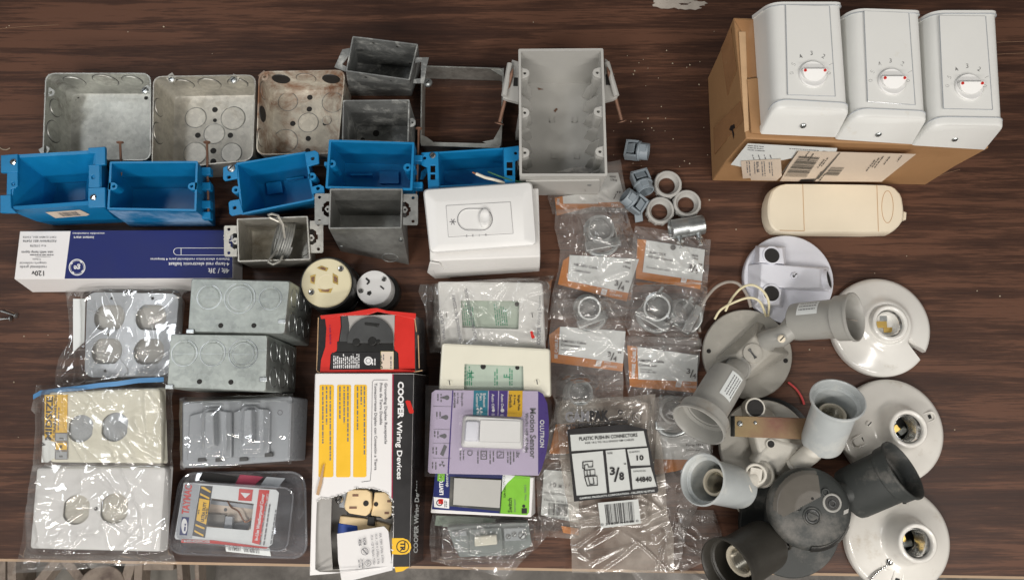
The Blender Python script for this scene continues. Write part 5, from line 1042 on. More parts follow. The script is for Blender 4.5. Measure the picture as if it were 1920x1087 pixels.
def cooper():
    z = .078; q = [(592, 701), (776, 701), (768, 1062), (582, 1078)]; top = PQ(q, z); bot = PQ([(628, 715), (803, 705), (792, 1050), (622, 1062)], .0005); c = sum(bot, Vector()) / 4
    t = Thing("receptacle_box", "long torn white and black printed box spilling cream duplex receptacles", "carton", (c.x, c.y, 0))
    hole = [(640, 927), (668, 914), (700, 915), (726, 923), (736, 940), (738, 975), (734, 1060), (640, 1072), (600, 1071), (591, 1066), (592, 1000), (594, 940), (602, 933), (615, 934), (628, 930)]
    pt = plane(top[0], top[1], top[2]); m = MB(); m.plate(top, [PQ(hole, pt)], "gloss white card", Vector((0, 0, -.0008)))
    for i in range(4):
        if i == 2: continue
        a, b = top[i], top[(i + 1) % 4]; d, e = bot[(i + 1) % 4], bot[i]; n = (b - a).cross(d - a).normalized() * .0007
        m.slab([a, b, d, e], "black card" if i == 1 else "gloss white card", n)
    m.slab(bot, "grey card", Vector((0, 0, .0008))); a, b, d, e = top[2], top[3], bot[3], bot[2]; m.slab([a.lerp(e, .55), b.lerp(d, .5), d, e], "grey card", Vector((0, .0007, 0)))
    body = t.part("box_body", m, bevel=.0006)
    m = MB(); p1 = up(pt, .0003); p2 = up(pt, .0006)
    poly(m, [(738, 701), (775.5, 701), (767.5, 1061.5), (737, 1062), (738.5, 975), (736, 935)], "black print", p1); poly(m, [(735.5, 701), (738, 701), (736, 935), (734, 932)], "crimson print", p2)
    for (x0, y0, x1, y1) in ((599, 721, 626, 894), (632, 721, 658, 894), (664, 721, 688, 894)):
        poly(m, [(x0 + 2, y0), (x1 - 2, y0), (x1, y0 + 2), (x1 - 1, y1 - 2), (x1 - 4, y1), (x0, y1), (x0 - 2, y1 - 2), (x0, y0 + 2)], "yellow print", p1)
    for k, (u, L_) in enumerate(((682, 150), (676, 40), (669, 84), (651, 100), (644, 80), (636, 72), (618, 150), (611, 74), (604, 116))): lines(m, u, 724, L_ * 1.1, -90, 1, 4, 3.4, "grey print", p2, k + 3)
    text(m, "Grounding Duplex Receptacle", 721, 718, 5.2, "grey print", p2, -90, 'l', .012, 114); text(m, "Prise de Terre Double", 712, 718, 5.2, "grey print", p2, -90, 'l', .012, 78); text(m, "Tomacorriente Dúplex con Conexión a Tierra", 702, 718, 5.2, "grey print", p2, -90, 'l', .012, 163)
    for a, b in (((727, 712), (701, 712)), ((701, 712), (698, 716)), ((698, 716), (696, 880)), ((696, 880), (694, 901)), ((694, 901), (678, 903))): m.tube([P(*a, p1), P(*b, p1)], .00025, "grey print", 4)
    text(m, "COOPER", 746.5, 715, 10.5, "white print", p2, -90, 'l', .045, 69); text(m, "Wiring Devices", 744.5, 789, 9.8, "white print", p2, -90, 'l', .022, 109)
    poly(m, [(760, 752), (763, 750), (769, 751), (776, 771), (775, 774), (770, 775), (767, 773)], "red print", p2)
    u0, v0 = 756, 1024
    poly(m, [(735, 1008), (745, 1008), (756, 1008), (764, 1011), (770, 1018), (771, 1026), (768, 1034), (762, 1038), (752, 1039), (735, 1038)], "yellow print", p2); pring(m, 755, 1024, 12, 1.6, "black print", up(pt, .0009)); text(m, "TR", 751, 1015, 9, "black print", up(pt, .0009), -90, 'l', .04, 18)
    poly(m, [(740, 1062), (768, 1061.5), (755, 1070), (742, 1072)], "yellow print", p1)
    t.part("printed_top", m, parent=body)
    pe = plane(top[1], top[2], bot[2]); m = MB(); e1 = up(pe, .0009)
    text(m, "COOPER", 782.5, 1038, 6.5, "white print", e1, 91, 'l', .03, 55) if False else None
    # side lettering reads downwards like the top, seen on the black east face
    text(m, "COOPER Wiring Devices", 783, 1036, 8, "label paper", e1, 88.6, 'l', .03, 136); t.part("side_lettering", m, parent=body)
    m = MB(); f = .058; m.slab([P(632, 1000, f + .012), P(720, 986, f + .016), P(728, 995, f + .014), P(736, 1068, f + .021), P(641, 1092, f + .018), P(634, 1050, f + .014)], "gloss white card", Vector((0, 0, -.0008))); fl = t.part("torn_flap", m)
    fp = plane(P(632, 1000, f + .012), P(728, 992, f + .0155), P(641, 1092, f + .018)); fp = up(fp, .0014); m = MB()
    for k, (s_, u) in enumerate((("15A, 125V, 2 Pole, 3-Wire", 711), ("15 A , 125 V, 2 Pôles, 3-Fils", 703), ("15 A - 125 V, Bipolar, Trifilar", 695))): text(m, s_, u, 999 + k * 2, 4.2, "grey print", fp, -85, 'l', .01, 56)
    text(m, "NOM", 680.5, 1008, 5, "grey print", fp, -85, 'l', .03, 13); text(m, "426", 672, 1010, 5, "grey print", fp, -85, 'l', .03, 13); pring(m, 684, 1033, 7, 1.2, "grey print", fp); poly(m, [(679, 1029), (681, 1028), (690, 1038), (688, 1039)], "grey print", fp); pring(m, 690, 1055, 6, 1, "grey print", fp); text(m, "UL", 688, 1051, 4.5, "grey print", fp, -85, 'l', .02, 8); lines(m, 678, 1048, 20, -85, 2, 6, 2.5, "grey print", fp, 9)
    t.part("printing", m, parent=fl)
    m = MB(); m.slab([P(588, 926, z - .002), P(622, 934, z - .005), P(620, 1000, z - .009), P(624, 1068, z - .012), P(584, 1072, z - .002)], "grey card", Vector((0, 0, -.0008))); t.part("torn_side_panel", m, bevel=.0004)
    m = MB(); rnd = random.Random(4)
    for i in range(len(hole)):
        a, b = hole[i], hole[(i + 1) % len(hole)]
        if i > 5 and i < 11: continue
        for k in range(5): p = lerp(a, b, (k + rnd.random()) / 5); g = rnd.uniform(.6, 2.2); m.slab(PQ([(p[0] - g * 1.6, p[1] - g), (p[0] + g * 1.4, p[1] - rnd.random() * 2), (p[0] + rnd.uniform(-2, 2), p[1] + g)], up(pt, .0002)), "white card", Vector((0, 0, .0006)))
    t.part("torn_edge", m)
    # cardboard tear on the left
    m = MB(); m.slab([P(609, 868, z + .001), P(606, 872, z + .003), P(598, 905, z + .003), P(593, 926, z + .003), P(598, 928, z + .001), P(604, 906, z + .001)], "cardboard edge", Vector((0, 0, .0008))); t.part("tear", m)
    tr = Thing("duplex_receptacle", "cream duplex receptacle showing both outlets through the torn box top", "outlet", P(680, 945, .045), "cream duplex receptacles in the torn box"); zz = .064; ax = (.99, -.14)
    m = MB(); m.slab(PQ([(638, 928), (652, 918), (650, 952), (636, 950)], zz - .004), "mist grey plastic", Vector((0, 0, -.0015))); m.slab(PQ([(650, 918), (733, 918), (733, 972), (650, 965)], zz - .006), "black plastic", Vector((0, 0, -.012))); st = tr.part("mounting_strap", m); m = MB(); screw(m, P(636, 936, zz - .003), (0, 0, 1), .0040, "chrome"); tr.part("screw", m, parent=st)
    for k, (q_, rot) in enumerate((([(651, 920), (655, 916), (688, 917), (696, 922), (697, 950), (692, 962), (686, 967), (655, 962), (647, 955), (645, 948)], 0), ([(702, 922), (722, 921), (730, 928), (735, 940), (735, 965), (722, 974), (712, 968), (695, 966), (699, 945)], 0))):
        m = MB(); tp = PQ(q_, zz - k * .003); m.loft([[p + Vector((0, 0, -.012)) for p in tp], tp], "receptacle ivory"); f_ = tr.part("outlet_face", m, bevel=.0012)
        m = MB(); e = zz + .0003 - k * .003; sl = ((661, 926, 672, 930), (655, 949, 669, 953)) if k == 0 else ((726, 937, 733, 941), (721, 959, 729, 963))
        for s_ in sl: m.slab(PQ(rect(*s_), e), "rust nail", Vector((0, 0, .0002)))
        gu, gv, gr = (686, 943, 5) if k == 0 else (705, 944.5, 4); pdisc(m, gu, gv, gr, "dark void", e, .0003); tr.part("contact_slot", m, parent=f_)
    m = MB(); m.slab(PQ([(690, 967), (703, 968), (702, 986), (688, 984)], .060), "black plastic", Vector((0, 0, -.01))); tr.part("break_off_tab", m, bevel=.0006)
    tr = Thing("duplex_receptacle", "cream and blue duplex receptacle lying on its side below the torn flap's top edge", "outlet", P(680, 985, .035), "cream duplex receptacles in the torn box")
    m = MB(); m.slab(PQ([(637, 966), (690, 972), (732, 984), (728, 1000), (634, 990)], .056), "receptacle ivory", Vector((0, 0, -.012))); tr.part("outlet_body", m, bevel=.001)
    m = MB(); m.slab(PQ([(634, 980), (670, 985), (671, 998), (632, 1004)], .0565), "blue insulator", Vector((0, 0, -.01))); tr.part("insulator_block", m, bevel=.0006)
cooper()
def wallplate(t, q, z, th, mt, window=None, wmt=None, screws=(), bevel=.0022, ovals=(), omt="mist grey plastic", nm="wall_plate"):
    top = PQ(q, z); o0 = setz(scaleq(top, 1.02), z - th); hs = []
    if window: hs.append(PQ(window, z))
    ov = []
    for (u, v, r, cut, rot) in ovals:
        p = P(u, v, z); rr = r * mpp(u, v, z); pts = []
        for k in range(28):
            a = 2 * math.pi * k / 28; x = rr * math.cos(a); y = rr * math.sin(a)
            if rot: x = max(-rr * cut, min(rr * cut, x))
            else: y = max(-rr * cut, min(rr * cut, y))
            pts.append(p + Vector((x, y, 0)))
        hs.append(pts); ov.append(pts)
    m = MB(); e = top[0].z; inn = inset(top, .0028); rim = setz(top, z - .0022)
    m.loft([rq(o0, .003), rq(rim, .0035), rq(inset(setz(top, z - .0006), .0009), .003), rq(inn, .0025)], mt, False, False); m.plate(rq(inn, .0025), hs, mt, Vector((0, 0, -.0012)))
    m.sheet(setz(scaleq(top, .985), z - th + .0003), mt); o = t.part(nm, m, sharp=40)
    if ov:
        m = MB()
        for pts in ov: m.sheet([p + Vector((0, 0, -.0032)) for p in pts], omt)
        t.part("backing", m)
    for (u, v) in screws:
        m = MB(); c = P(u, v, z); r = .0030; m.lathe(c, (0, 0, 1), [(r, 0), (r * .95, .0006), (.0001, .001)], mt, 18); m.boxc(c + Vector((0, 0, .0010)), (.0004, -.0024, 0), (.0004, .0001, 0), (0, 0, .0002), "dark grey plastic"); t.part("screw", m, parent=o)
    return o
def ivory():
    c = P(930, 690, 0); t = Thing("wall_plate", "glossy ivory rocker-switch wall plate above the lilac pack", "wall plate", c, "rocker-switch wall plates")
    z = .046; m = MB(); m.slab(PQ([(836, 652), (1024, 664), (1026, 740), (832, 740)], .030), "white card", Vector((0, 0, -.0295))); t.part("backing_carton", m, bevel=.001)
    wallplate(t, [(828, 642), (1031, 653), (1033, 742), (822, 738)], z, .012, "ivory plastic", window=[(871, 682), (981, 686), (982, 732), (870, 730)], screws=[(843, 717), (1007, 716)])
    m = MB(); p = z - .004; poly(m, [(868, 680), (984, 684), (984, 734), (868, 732)], "mint paper", p); e = p + .0003
    for k, (s_, u, v, r) in enumerate((("H", 878, 708, 90), ("F", 946, 708, 88))): text(m, s_, u + 10, v, 12, "pale green print", e, 90, 'l', .02)
    for k in range(8): lines(m, 873 + k * 4 + (40 if k > 3 else 0) + (k > 5) * 20, 722, 36, 90, 1, 4, 3, "pale green print", e, k)
    pdisc(m, 906, 687, 5, "dark void", e, .0003); pdisc(m, 970, 689, 4, "dark void", e, .0003); t.part("instruction_slip", m)
ivory()
def bagged_plate():
    c = P(920, 590, 0); t = Thing("wall_plate", "white rocker-switch wall plate sealed in a printed plastic bag", "wall plate", c, "rocker-switch wall plates"); z = .030
    m = MB(); m.slab(PQ([(832, 540), (1010, 540), (1014, 650), (834, 648)], .017), "white card", Vector((0, 0, -.0165))); t.part("backing_carton", m)
    wallplate(t, [(820, 527), (1017, 529), (1022, 652), (826, 650)], z, .012, "white plastic", window=[(864, 563), (974, 564), (972, 617), (867, 614)], screws=[(837, 590), (998, 591)])
    m = MB(); p = z - .004; poly(m, [(862, 561), (976, 562), (974, 620), (864, 617)], "mint paper", p); e = p + .0003
    for k in range(12): lines(m, 870 + k * 4 + (k > 5) * 38, 610, 44, 96, 1, 4, 3, "pale green print", e, k + 20)
    pdisc(m, 969, 570, 4, "dark void", e, .0003); t.part("instruction_slip", m)
bagged_plate()
def motion_pack():
    z = .050; zt = z + .0; c = P(915, 810, 0); t = Thing("motion_sensor_pack", "lilac blister pack with a white motion sensor switch", "switch pack", c)
    out = [(816, 730.5), (1008, 732.5), (1018, 738), (1026, 756), (1029, 785), (1029, 818), (1024, 850), (1016, 878), (1010, 891), (806, 887), (802, 883), (809, 736)]
    m = MB(); top = PQ(out, z); m.slab(top, "lilac print", Vector((0, 0, -.0012))); m.slab(PQ([(812, 742), (1004, 742), (1002, 880), (806, 878)], z - .0013), "white card", Vector((0, 0, -.040))); card = t.part("backing_card", m, bevel=.0004)
    m = MB(); e = z + .0003; f = z + .0006; g = z + .0009
    poly(m, [(1009, 733), (1018, 738), (1026, 756), (1029, 785), (1029, 818), (1024, 850), (1016, 878), (1009, 890)], "purple print", e)
    poly(m, [(848, 731), (850, 731), (841.5, 887.5), (839, 887.5)], "purple print", e)
    poly(m, [(888.5, 731.5), (915, 731.7), (914, 779), (886.5, 778.5)], "teal print", e); poly(m, [(917, 731.7), (934, 732), (933, 779.5), (916, 779)], "purple print", e); poly(m, [(936, 732), (952, 732), (950.5, 780.5), (934.5, 779.8)], "purple print", e); poly(m, [(954, 732), (980, 732), (979, 781.5), (951, 780.5)], "yellow print", e)
    for s_, u, v, sz, mt, L_ in (("Single Pole", 971, 740, 4.6, "black print", 29), ("& 3-way", 963.5, 740, 4, "black print", 19), ("Switch", 954.5, 739, 6, "black print", 25), ("Auto On", 939.5, 738, 5, "white print", 27), ("Auto Off", 922, 738, 5, "white print", 28), ("Exhaust", 906, 737, 5, "white print", 26), ("Fan", 899.5, 737, 5, "white print", 13), ("Control", 892.5, 737, 5, "white print", 25),
                            ("Motion Sensor", 994, 765, 11, "grey print", 94), ("Works with all bulbs", 985, 774, 6, "grey print", 74), ("LUTRON", 1012.5, 797, 8, "white print", 41), ("3x", 968, 847, 7, "grey print", 11), ("Single pole", 865, 736, 3.6, "grey print", 25), ("or 3-way", 857, 736, 3.6, "grey print", 21), ("MS-OPS5M", 850.5, 736, 3.6, "grey print", 28)):
        text(m, s_, u, v, sz, mt, f, -90, 'l', .02, L_)
    pring(m, 1016.5, 791, 4.2, 1.6, "white print", f)
    lines(m, 962, 847, 24, -90, 1, 5, 3.2, "grey print", f, 8); lines(m, 956, 847, 28, -90, 2, 5, 3.2, "grey print", f, 9); lines(m, 924, 846, 24, -90, 2, 6, 3, "grey print", f, 5); lines(m, 895, 846, 24, -90, 1, 5, 3, "grey print", f, 6); lines(m, 868, 844, 22, -90, 2, 6, 3, "grey print", f, 7)
    for (u, v) in ((938, 852),): 
        for a, b in (((932, 847), (944, 847)), ((944, 847), (944, 858)), ((944, 858), (932, 858)), ((932, 858), (932, 847)), ((935, 855), (941, 850))): m.tube([P(*a, f), P(*b, f)], .0004, "grey print", 4)
    poly(m, rect(901, 845, 913, 861), "grey print", f); poly(m, rect(903, 847, 911, 859), "lilac print", g); pring(m, 907, 853, 3.4, 1.2, "grey print", z + .0012); pring(m, 881, 849, 5, 1.4, "grey print", f)
    for (u, v) in ((838, 745), (836, 782), (833, 817)): pdisc(m, u, v, 4.4, "grey print", e, .0002, 14); poly(m, [(u - 3, v - 3), (u - 9, v - 1.5), (u - 9, v + 1.5), (u - 3, v + 3)], "grey print", f)
    poly(m, [(833, 833), (838, 837), (831, 855), (825, 851)], "grey print", f)
    for k in range(3): a = k * 2.1 + .3; poly(m, [(829, 870), (829 + 6 * math.cos(a), 870 + 6 * math.sin(a)), (829 + 6 * math.cos(a + .8), 870 + 6 * math.sin(a + .8))], "grey print", f)
    for k in range(4): a = k * 1.57 + .3; poly(m, [(899, 769), (899 + 7 * math.cos(a), 769 + 7 * math.sin(a)), (899 + 7 * math.cos(a + .8), 769 + 7 * math.sin(a + .8))], "white print", f)
    pdisc(m, 942, 769, 3.6, "white print", e, .0003, 14); pdisc(m, 925, 769, 3, "white print", e, .0003, 14)
    for (u, v, n) in ((826, 738, 2), (824, 772, 2), (820, 808, 2), (817, 838, 2), (816, 866, 2)): lines(m, u, v, 16, -90, n, 6, 3, "grey print", f, int(v))
    for v in (761, 804, 830, 858): poly(m, [(812, v), (846, v + .5), (846, v + 1), (812, v + .5)], "grey print", f)
    t.part("printing", m, parent=card)
    m = MB(); qo = [(870, 777), (982, 784), (981, 839), (866, 836)]; b = PQ([(868, 778), (981, 784), (981, 842), (864, 838)], z + .0004); tp = PQ([(872, 779), (979, 785), (978, 838), (869, 834)], z + .0055)
    m.loft([rq(b, .004), rq([p + Vector((0, 0, -.001)) for p in tp], .003), rq(inset(tp, .0007), .003)], "white plastic"); sw = t.part("sensor_switch", m)
    m = MB(); zz = z + .0058; m.slab(PQ([(901, 787), (976, 789), (975, 829), (899, 827)], zz), "white plastic", Vector((0, 0, .0007)))
    for a, b2 in (((901, 787), (976, 789)), ((976, 789), (975, 829)), ((975, 829), (899, 827)), ((899, 827), (901, 787))): m.tube([P(*a, zz), P(*b2, zz)], .0003, "grey print", 4)
    t.part("push_button", m, parent=sw)
    m = MB(); L0 = PQ([(873, 787), (900, 788), (898, 827), (870, 827)], zz); L1 = [p + Vector((0, 0, .004)) for p in inset(L0, .0022)]; m.loft([rq(L0, .002), rq([a.lerp(b3, .6) + Vector((0, 0, .0012)) for a, b3 in zip(L0, L1)], .002), rq(L1, .002)], "cool white plastic"); t.part("sensor_lens", m, parent=sw)
    m = MB(); dome = PQ([(862, 770), (988, 777), (987, 850), (858, 846)], z + .0012); d1 = [p + Vector((0, 0, .012)) for p in inset(dome, .003)]; m.loft([rq(dome, .006), rq(d1, .005), rq(inset(d1, .002), .004)], "pack film", False, True); t.part("blister_dome", m)
    m = MB(); m.plate(PQ([(798, 722), (1014, 726), (1034, 752), (1036, 830), (1016, 897), (796, 893)], z + .0016), [], "pack film", Vector((0, 0, .0003))); t.part("blister_sheet", m)
motion_pack()
def rocker_pack():
    z = .044; q = [(818, 884), (1001, 894), (996, 969), (807, 961)]; top = PQ(q, z); bot = PQ([(829, 880), (1003, 892), (1004, 962), (818, 950)], .0005); c = sum(bot, Vector()) / 4
    t = Thing("rocker_switch_pack", "white, navy and green boxed rocker switch below the lilac pack", "switch pack", (c.x, c.y, 0)); m = MB(); m.loft([bot, top], "gloss white card"); body = t.part("carton_body", m, bevel=.001)
    m = MB(); e = z + .0003; f = z + .0006; g = z + .0009
    poly(m, [(816, 884), (944, 889), (938, 962), (810, 954)], "navy print", e); poly(m, [(813, 931), (843, 934), (842, 953), (814, 950)], "white print", f); poly(m, [(943, 889), (994, 893), (992, 960), (988, 965), (936, 962)], "green print", e); poly(m, [(943, 889), (966, 891), (951, 905), (938, 925)], "label paper", f)
    poly(m, [(821, 886), (834, 887), (833, 902), (820, 901)], "green print", f)
    for s_, u, v, sz, mt, L_, b in (("LEVITON", 831, 927, 7, "white print", 37, .04), ("decora", 840.5, 912, 5.5, "white print", 25, .01), ("Switch", 960, 960, 8, "black print", 27, .01), ("Interruptor", 967, 959, 4, "grey print", 24, 0), ("15A-120/277V CA", 948, 932, 4, "black print", 42, .01), ("No. 5601", 987, 937, 4, "grey print", 28, 0)): text(m, s_, u, v, sz, mt, f, 91, 'l', b, L_)
    pring(m, 824, 942, 6, 1.6, "black print", g); poly(m, rect(822, 935, 831, 944), "red print", g); lines(m, 838, 950, 14, 90, 2, -3, 2.4, "grey print", g, 4)
    poly(m, rect(978, 952, 988, 962), "black print", f); pdisc(m, 982, 948, 3, "black print", e, .0002, 14)
    t.part("printing", m, parent=body)
    m = MB(); m.slab(PQ([(844, 893), (942, 897), (938, 958), (842, 948)], f), "dark bronze paint", Vector((0, 0, .0004))); m.slab(PQ([(852, 895), (940, 899), (937, 951), (850, 945)], f), "grey pvc", Vector((0, 0, .0030))); t.part("rocker", m, bevel=.0008)
rocker_pack()
# ================= shrink-wrapped grey cover and clear clamshell =================
def grey_cover():
    z = .046; q = [(341, 753), (546, 742), (542, 863), (341, 877)]; top = PQ(q, z); bot = PQ([(375, 757), (577, 747), (572, 862), (375, 876)], .0005); c = sum(bot, Vector()) / 4
    t = Thing("outlet_cover", "shrink-wrapped grey outdoor cover with two flip lids", "outlet cover", (c.x, c.y, 0)); m = MB(); m.loft([rq(bot, .002), rq([a.lerp(b, .04) for a, b in zip(top, bot)], .003), rq(inset(top, .0018), .003)], "mist grey plastic"); t.part("cover_body", m)
    for lid, bar in (([(357, 778), (382, 772), (389, 764), (412, 763), (417, 770), (437, 771), (437, 858), (352, 863)], [(389, 770), (409, 769), (410, 836), (387, 840)]), ([(439, 771), (452, 769), (460, 760), (481, 759), (487, 766), (504, 766), (509, 771), (507, 856), (439, 858)], [(461, 766), (480, 765), (480, 832), (459, 835)])):
        m = MB(); b = PQ(lid, z); m.loft([b, [p + Vector((0, 0, .0035)) for p in inset(b, .0005)]], "mist grey plastic"); o = t.part("flip_lid", m, bevel=.0012)
        m = MB(); b = PQ(bar, z + .0035); m.loft([b, [p + Vector((0, 0, .0095)) for p in inset(b, .0012)]], "mist grey plastic"); t.part("lid_ridge", m, parent=o, bevel=.0012)
    m = MB()
    for (u, v) in ((380, 861), (413, 861), (458, 860), (505, 852)): m.boxc(P(u, v, z + .001), (.004, .0003, 0), (0, .002, 0), (0, 0, .003), "dark grey plastic")
    t.part("hinge", m, bevel=.0005); m = MB(); pring(m, 525, 773, 5, 1.2, "grey print", z + .0004); pring(m, 361, 783, 4, 1, "grey print", z + .0004); t.part("moulded_mark", m)
grey_cover()
def clamshell():
    z0 = .002; z = .034; c = P(450, 970, 0); t = Thing("clamshell_pack", "clear clamshell pack with red, white and yellow-striped card inside", "packaged cover", c)
    fo = PQ([(340, 886), (572, 884), (576, 1046), (314, 1036)], .010); m = MB(); fi = PQ([(343, 900), (560, 905), (548, 1036), (325, 1022)], .012); tp = PQ([(346, 903), (552, 915), (538, 1034), (328, 1012)], z)
    m.loft([rq(setz(fo, .009), .018), rq(fo, .018), rq(fi, .014), rq([a.lerp(b, .85) for a, b in zip(fi, tp)], .013), rq(tp, .012)], "blister plastic", False, False)
    m.loft([rq(tp, .012), rq(inset(tp, .0015), .011)], "blister plastic", False, True)
    dn = PQ([(352, 900), (556, 900), (552, 1030), (336, 1020)], .0006); m.loft([rq(setz(fo, .009), .018), rq(dn, .012)], "blister plastic", False, True); sh = t.part("clear_shell", m)
    m = MB(); rim = [p + Vector((0, 0, .001)) for p in rq(fo, .018, 8)]; m.tube(rim + rim[:1], .0012, "blister plastic", 6); m.tube([p + Vector((0, 0, .0005)) for p in rq(tp, .012, 8)] + [rq(tp, .012, 8)[0]], .0009, "blister plastic", 6); t.part("shell_rim", m, parent=sh)
    e = z - .0035; K = lambda x, y: (320 + x / 6.038, 880 + y / 6.038)
    m = MB(); card = [(150, 150), (175, 145), (1190, 225), (1225, 260), (1150, 840), (1090, 885), (480, 800), (60, 785), (45, 760)]; wh = [K(460, 322), K(940, 385), K(905, 670), K(880, 685), K(400, 645)]
    m.plate(PQ([K(*p) for p in card], e), [PQ(wh, e)], "label paper", Vector((0, 0, -.0006))); cd = t.part("printed_card", m)
    m = MB(); f = e + .0003; g = e + .0006; h = e + .0009
    poly(m, [K(155, 150), K(330, 168), K(240, 775), K(60, 783), K(48, 760)], "mist grey plastic", f)
    poly(m, [K(336, 176), K(476, 186), K(388, 770), K(244, 745)], "black print", f)
    for a in ([(350, 190), (380, 193), (455, 245), (448, 262), (345, 205)], [(335, 262), (440, 315), (436, 335), (332, 285)], [(282, 612), (385, 655), (380, 675), (278, 632)], [(270, 680), (372, 735), (368, 755), (266, 700)]): poly(m, [K(*p) for p in a], "yellow print", g)
    poly(m, [K(326, 322), K(440, 345), K(402, 620), K(290, 570)], "yellow print", g); text(m, "ULTRA DUTY", *K(375, 590), 6, "black print", h, 82, 'l', .03, 37); lines(m, *K(320, 500), 10, 82, 1, 4, 3, "black print", h, 4); lines(m, *K(402, 560), 22, 82, 1, 4, 3, "black print", h, 6)
    text(m, "TAYMAC", *K(240 - 40, 505), 13, "red print", g, 83, 'l', .035, 55)
    poly(m, [K(128, 533), K(210, 538), K(185, 742), K(98, 738)], "navy print", g)
    o = [(K(155, 637)[0] + 5.6 * math.cos(a) + 1.6 * math.sin(a) * -1 * 0, K(155, 637)[1] + 14.5 * math.sin(a)) for a in [2 * math.pi * k / 24 for k in range(24)]]; poly(m, o, "white print", h); lines(m, *K(166, 695), 18, 84, 1, 4, 4, "navy print", e + .0012, 3)
    poly(m, [K(776, 214), K(933, 226), K(915, 356), K(764, 346)], "red print", g); poly(m, [K(790, 258), K(902, 268), K(843, 322)], "white print", h)
    poly(m, [K(1000, 225), K(1118, 232), K(1015, 850), K(920, 825)], "red print", g); poly(m, [K(120, 785), K(480, 798), K(1110, 880), K(1080, 892), K(500, 838), K(120, 822)], "red print", g)
    text(m, "In-Use Weatherproof Cover", *K(985, 800), 6.2, "white print", h, 81.5, 'l', .03, 88); text(m, "with Rotation from 20/15A Self Test GFCI", *K(1030, 800), 3.8, "white print", h, 81.5, 'l', .01, 88); text(m, "ME420CG", *K(150, 818), 4.2, "label paper", h, -1, 'l', .04, 48)
    lines(m, *K(1060, 855), 92, 81.5, 2, -7, 3.4, "grey print", h, 12); lines(m, *K(1140, 840), 88, 81.5, 1, -7, 3, "grey print", h, 14)
    t.part("printing", m, parent=cd)
    m = MB(); pz = .016; m.slab(PQ([(388, 930), (482, 940), (470, 1000), (380, 992)], pz), "cream paper", Vector((0, 0, -.01))); m.slab(PQ([(392, 936), (478, 946), (477, 953), (391, 943)], pz + .001), "mist grey plastic", Vector((0, 0, .003)))
    m.slab(PQ([(390, 962), (424, 964), (422, 988), (387, 984)], pz + .001), "stone grey", Vector((0, 0, .003))); m.slab(PQ([(427, 966), (440, 967), (438, 992), (424, 990)], pz + .001), "mist grey plastic", Vector((0, 0, .006))); m.slab(PQ([(440, 980), (470, 976), (466, 992), (438, 992)], pz + .001), "dark grey plastic", Vector((0, 0, .003)))
    pdisc(m, 423, 955, 3, "dark grey plastic", pz, .0004); m.tube(smooth([P(*p) for p in ((426, 937, pz + .003), (434, 950, pz + .005), (447, 958, pz + .006), (456, 974, pz + .006), (462, 978, pz + .005), (472, 972, pz + .004))]), .0009, "copper", 6); t.part("cover_inside", m)
    m = MB(); b1 = .020; poly(m, [(380, 884), (445, 892), (440, 905), (372, 900)], "dark void", b1); poly(m, [(450, 889), (494, 893), (470, 915), (440, 910)], "crimson print", b1); poly(m, [(500, 893), (535, 896), (520, 914), (486, 912)], "mist grey plastic", b1); t.part("side_print", m)
    m = MB(); b1 = .014; poly(m, [(420, 1015), (505, 1026), (508, 1042), (424, 1033)], "label paper", b1); barcode(m, [(426, 1018), (450, 1021), (452, 1033), (428, 1031)], "grey print", b1 + .0003, 16); barcode(m, [(455, 1021), (485, 1025), (487, 1037), (458, 1034)], "grey print", b1 + .0003, 20, 9); pring(m, 441, 1025, 4, 1.4, "black print", b1 + .0006); t.part("barcode_label", m)
clamshell()
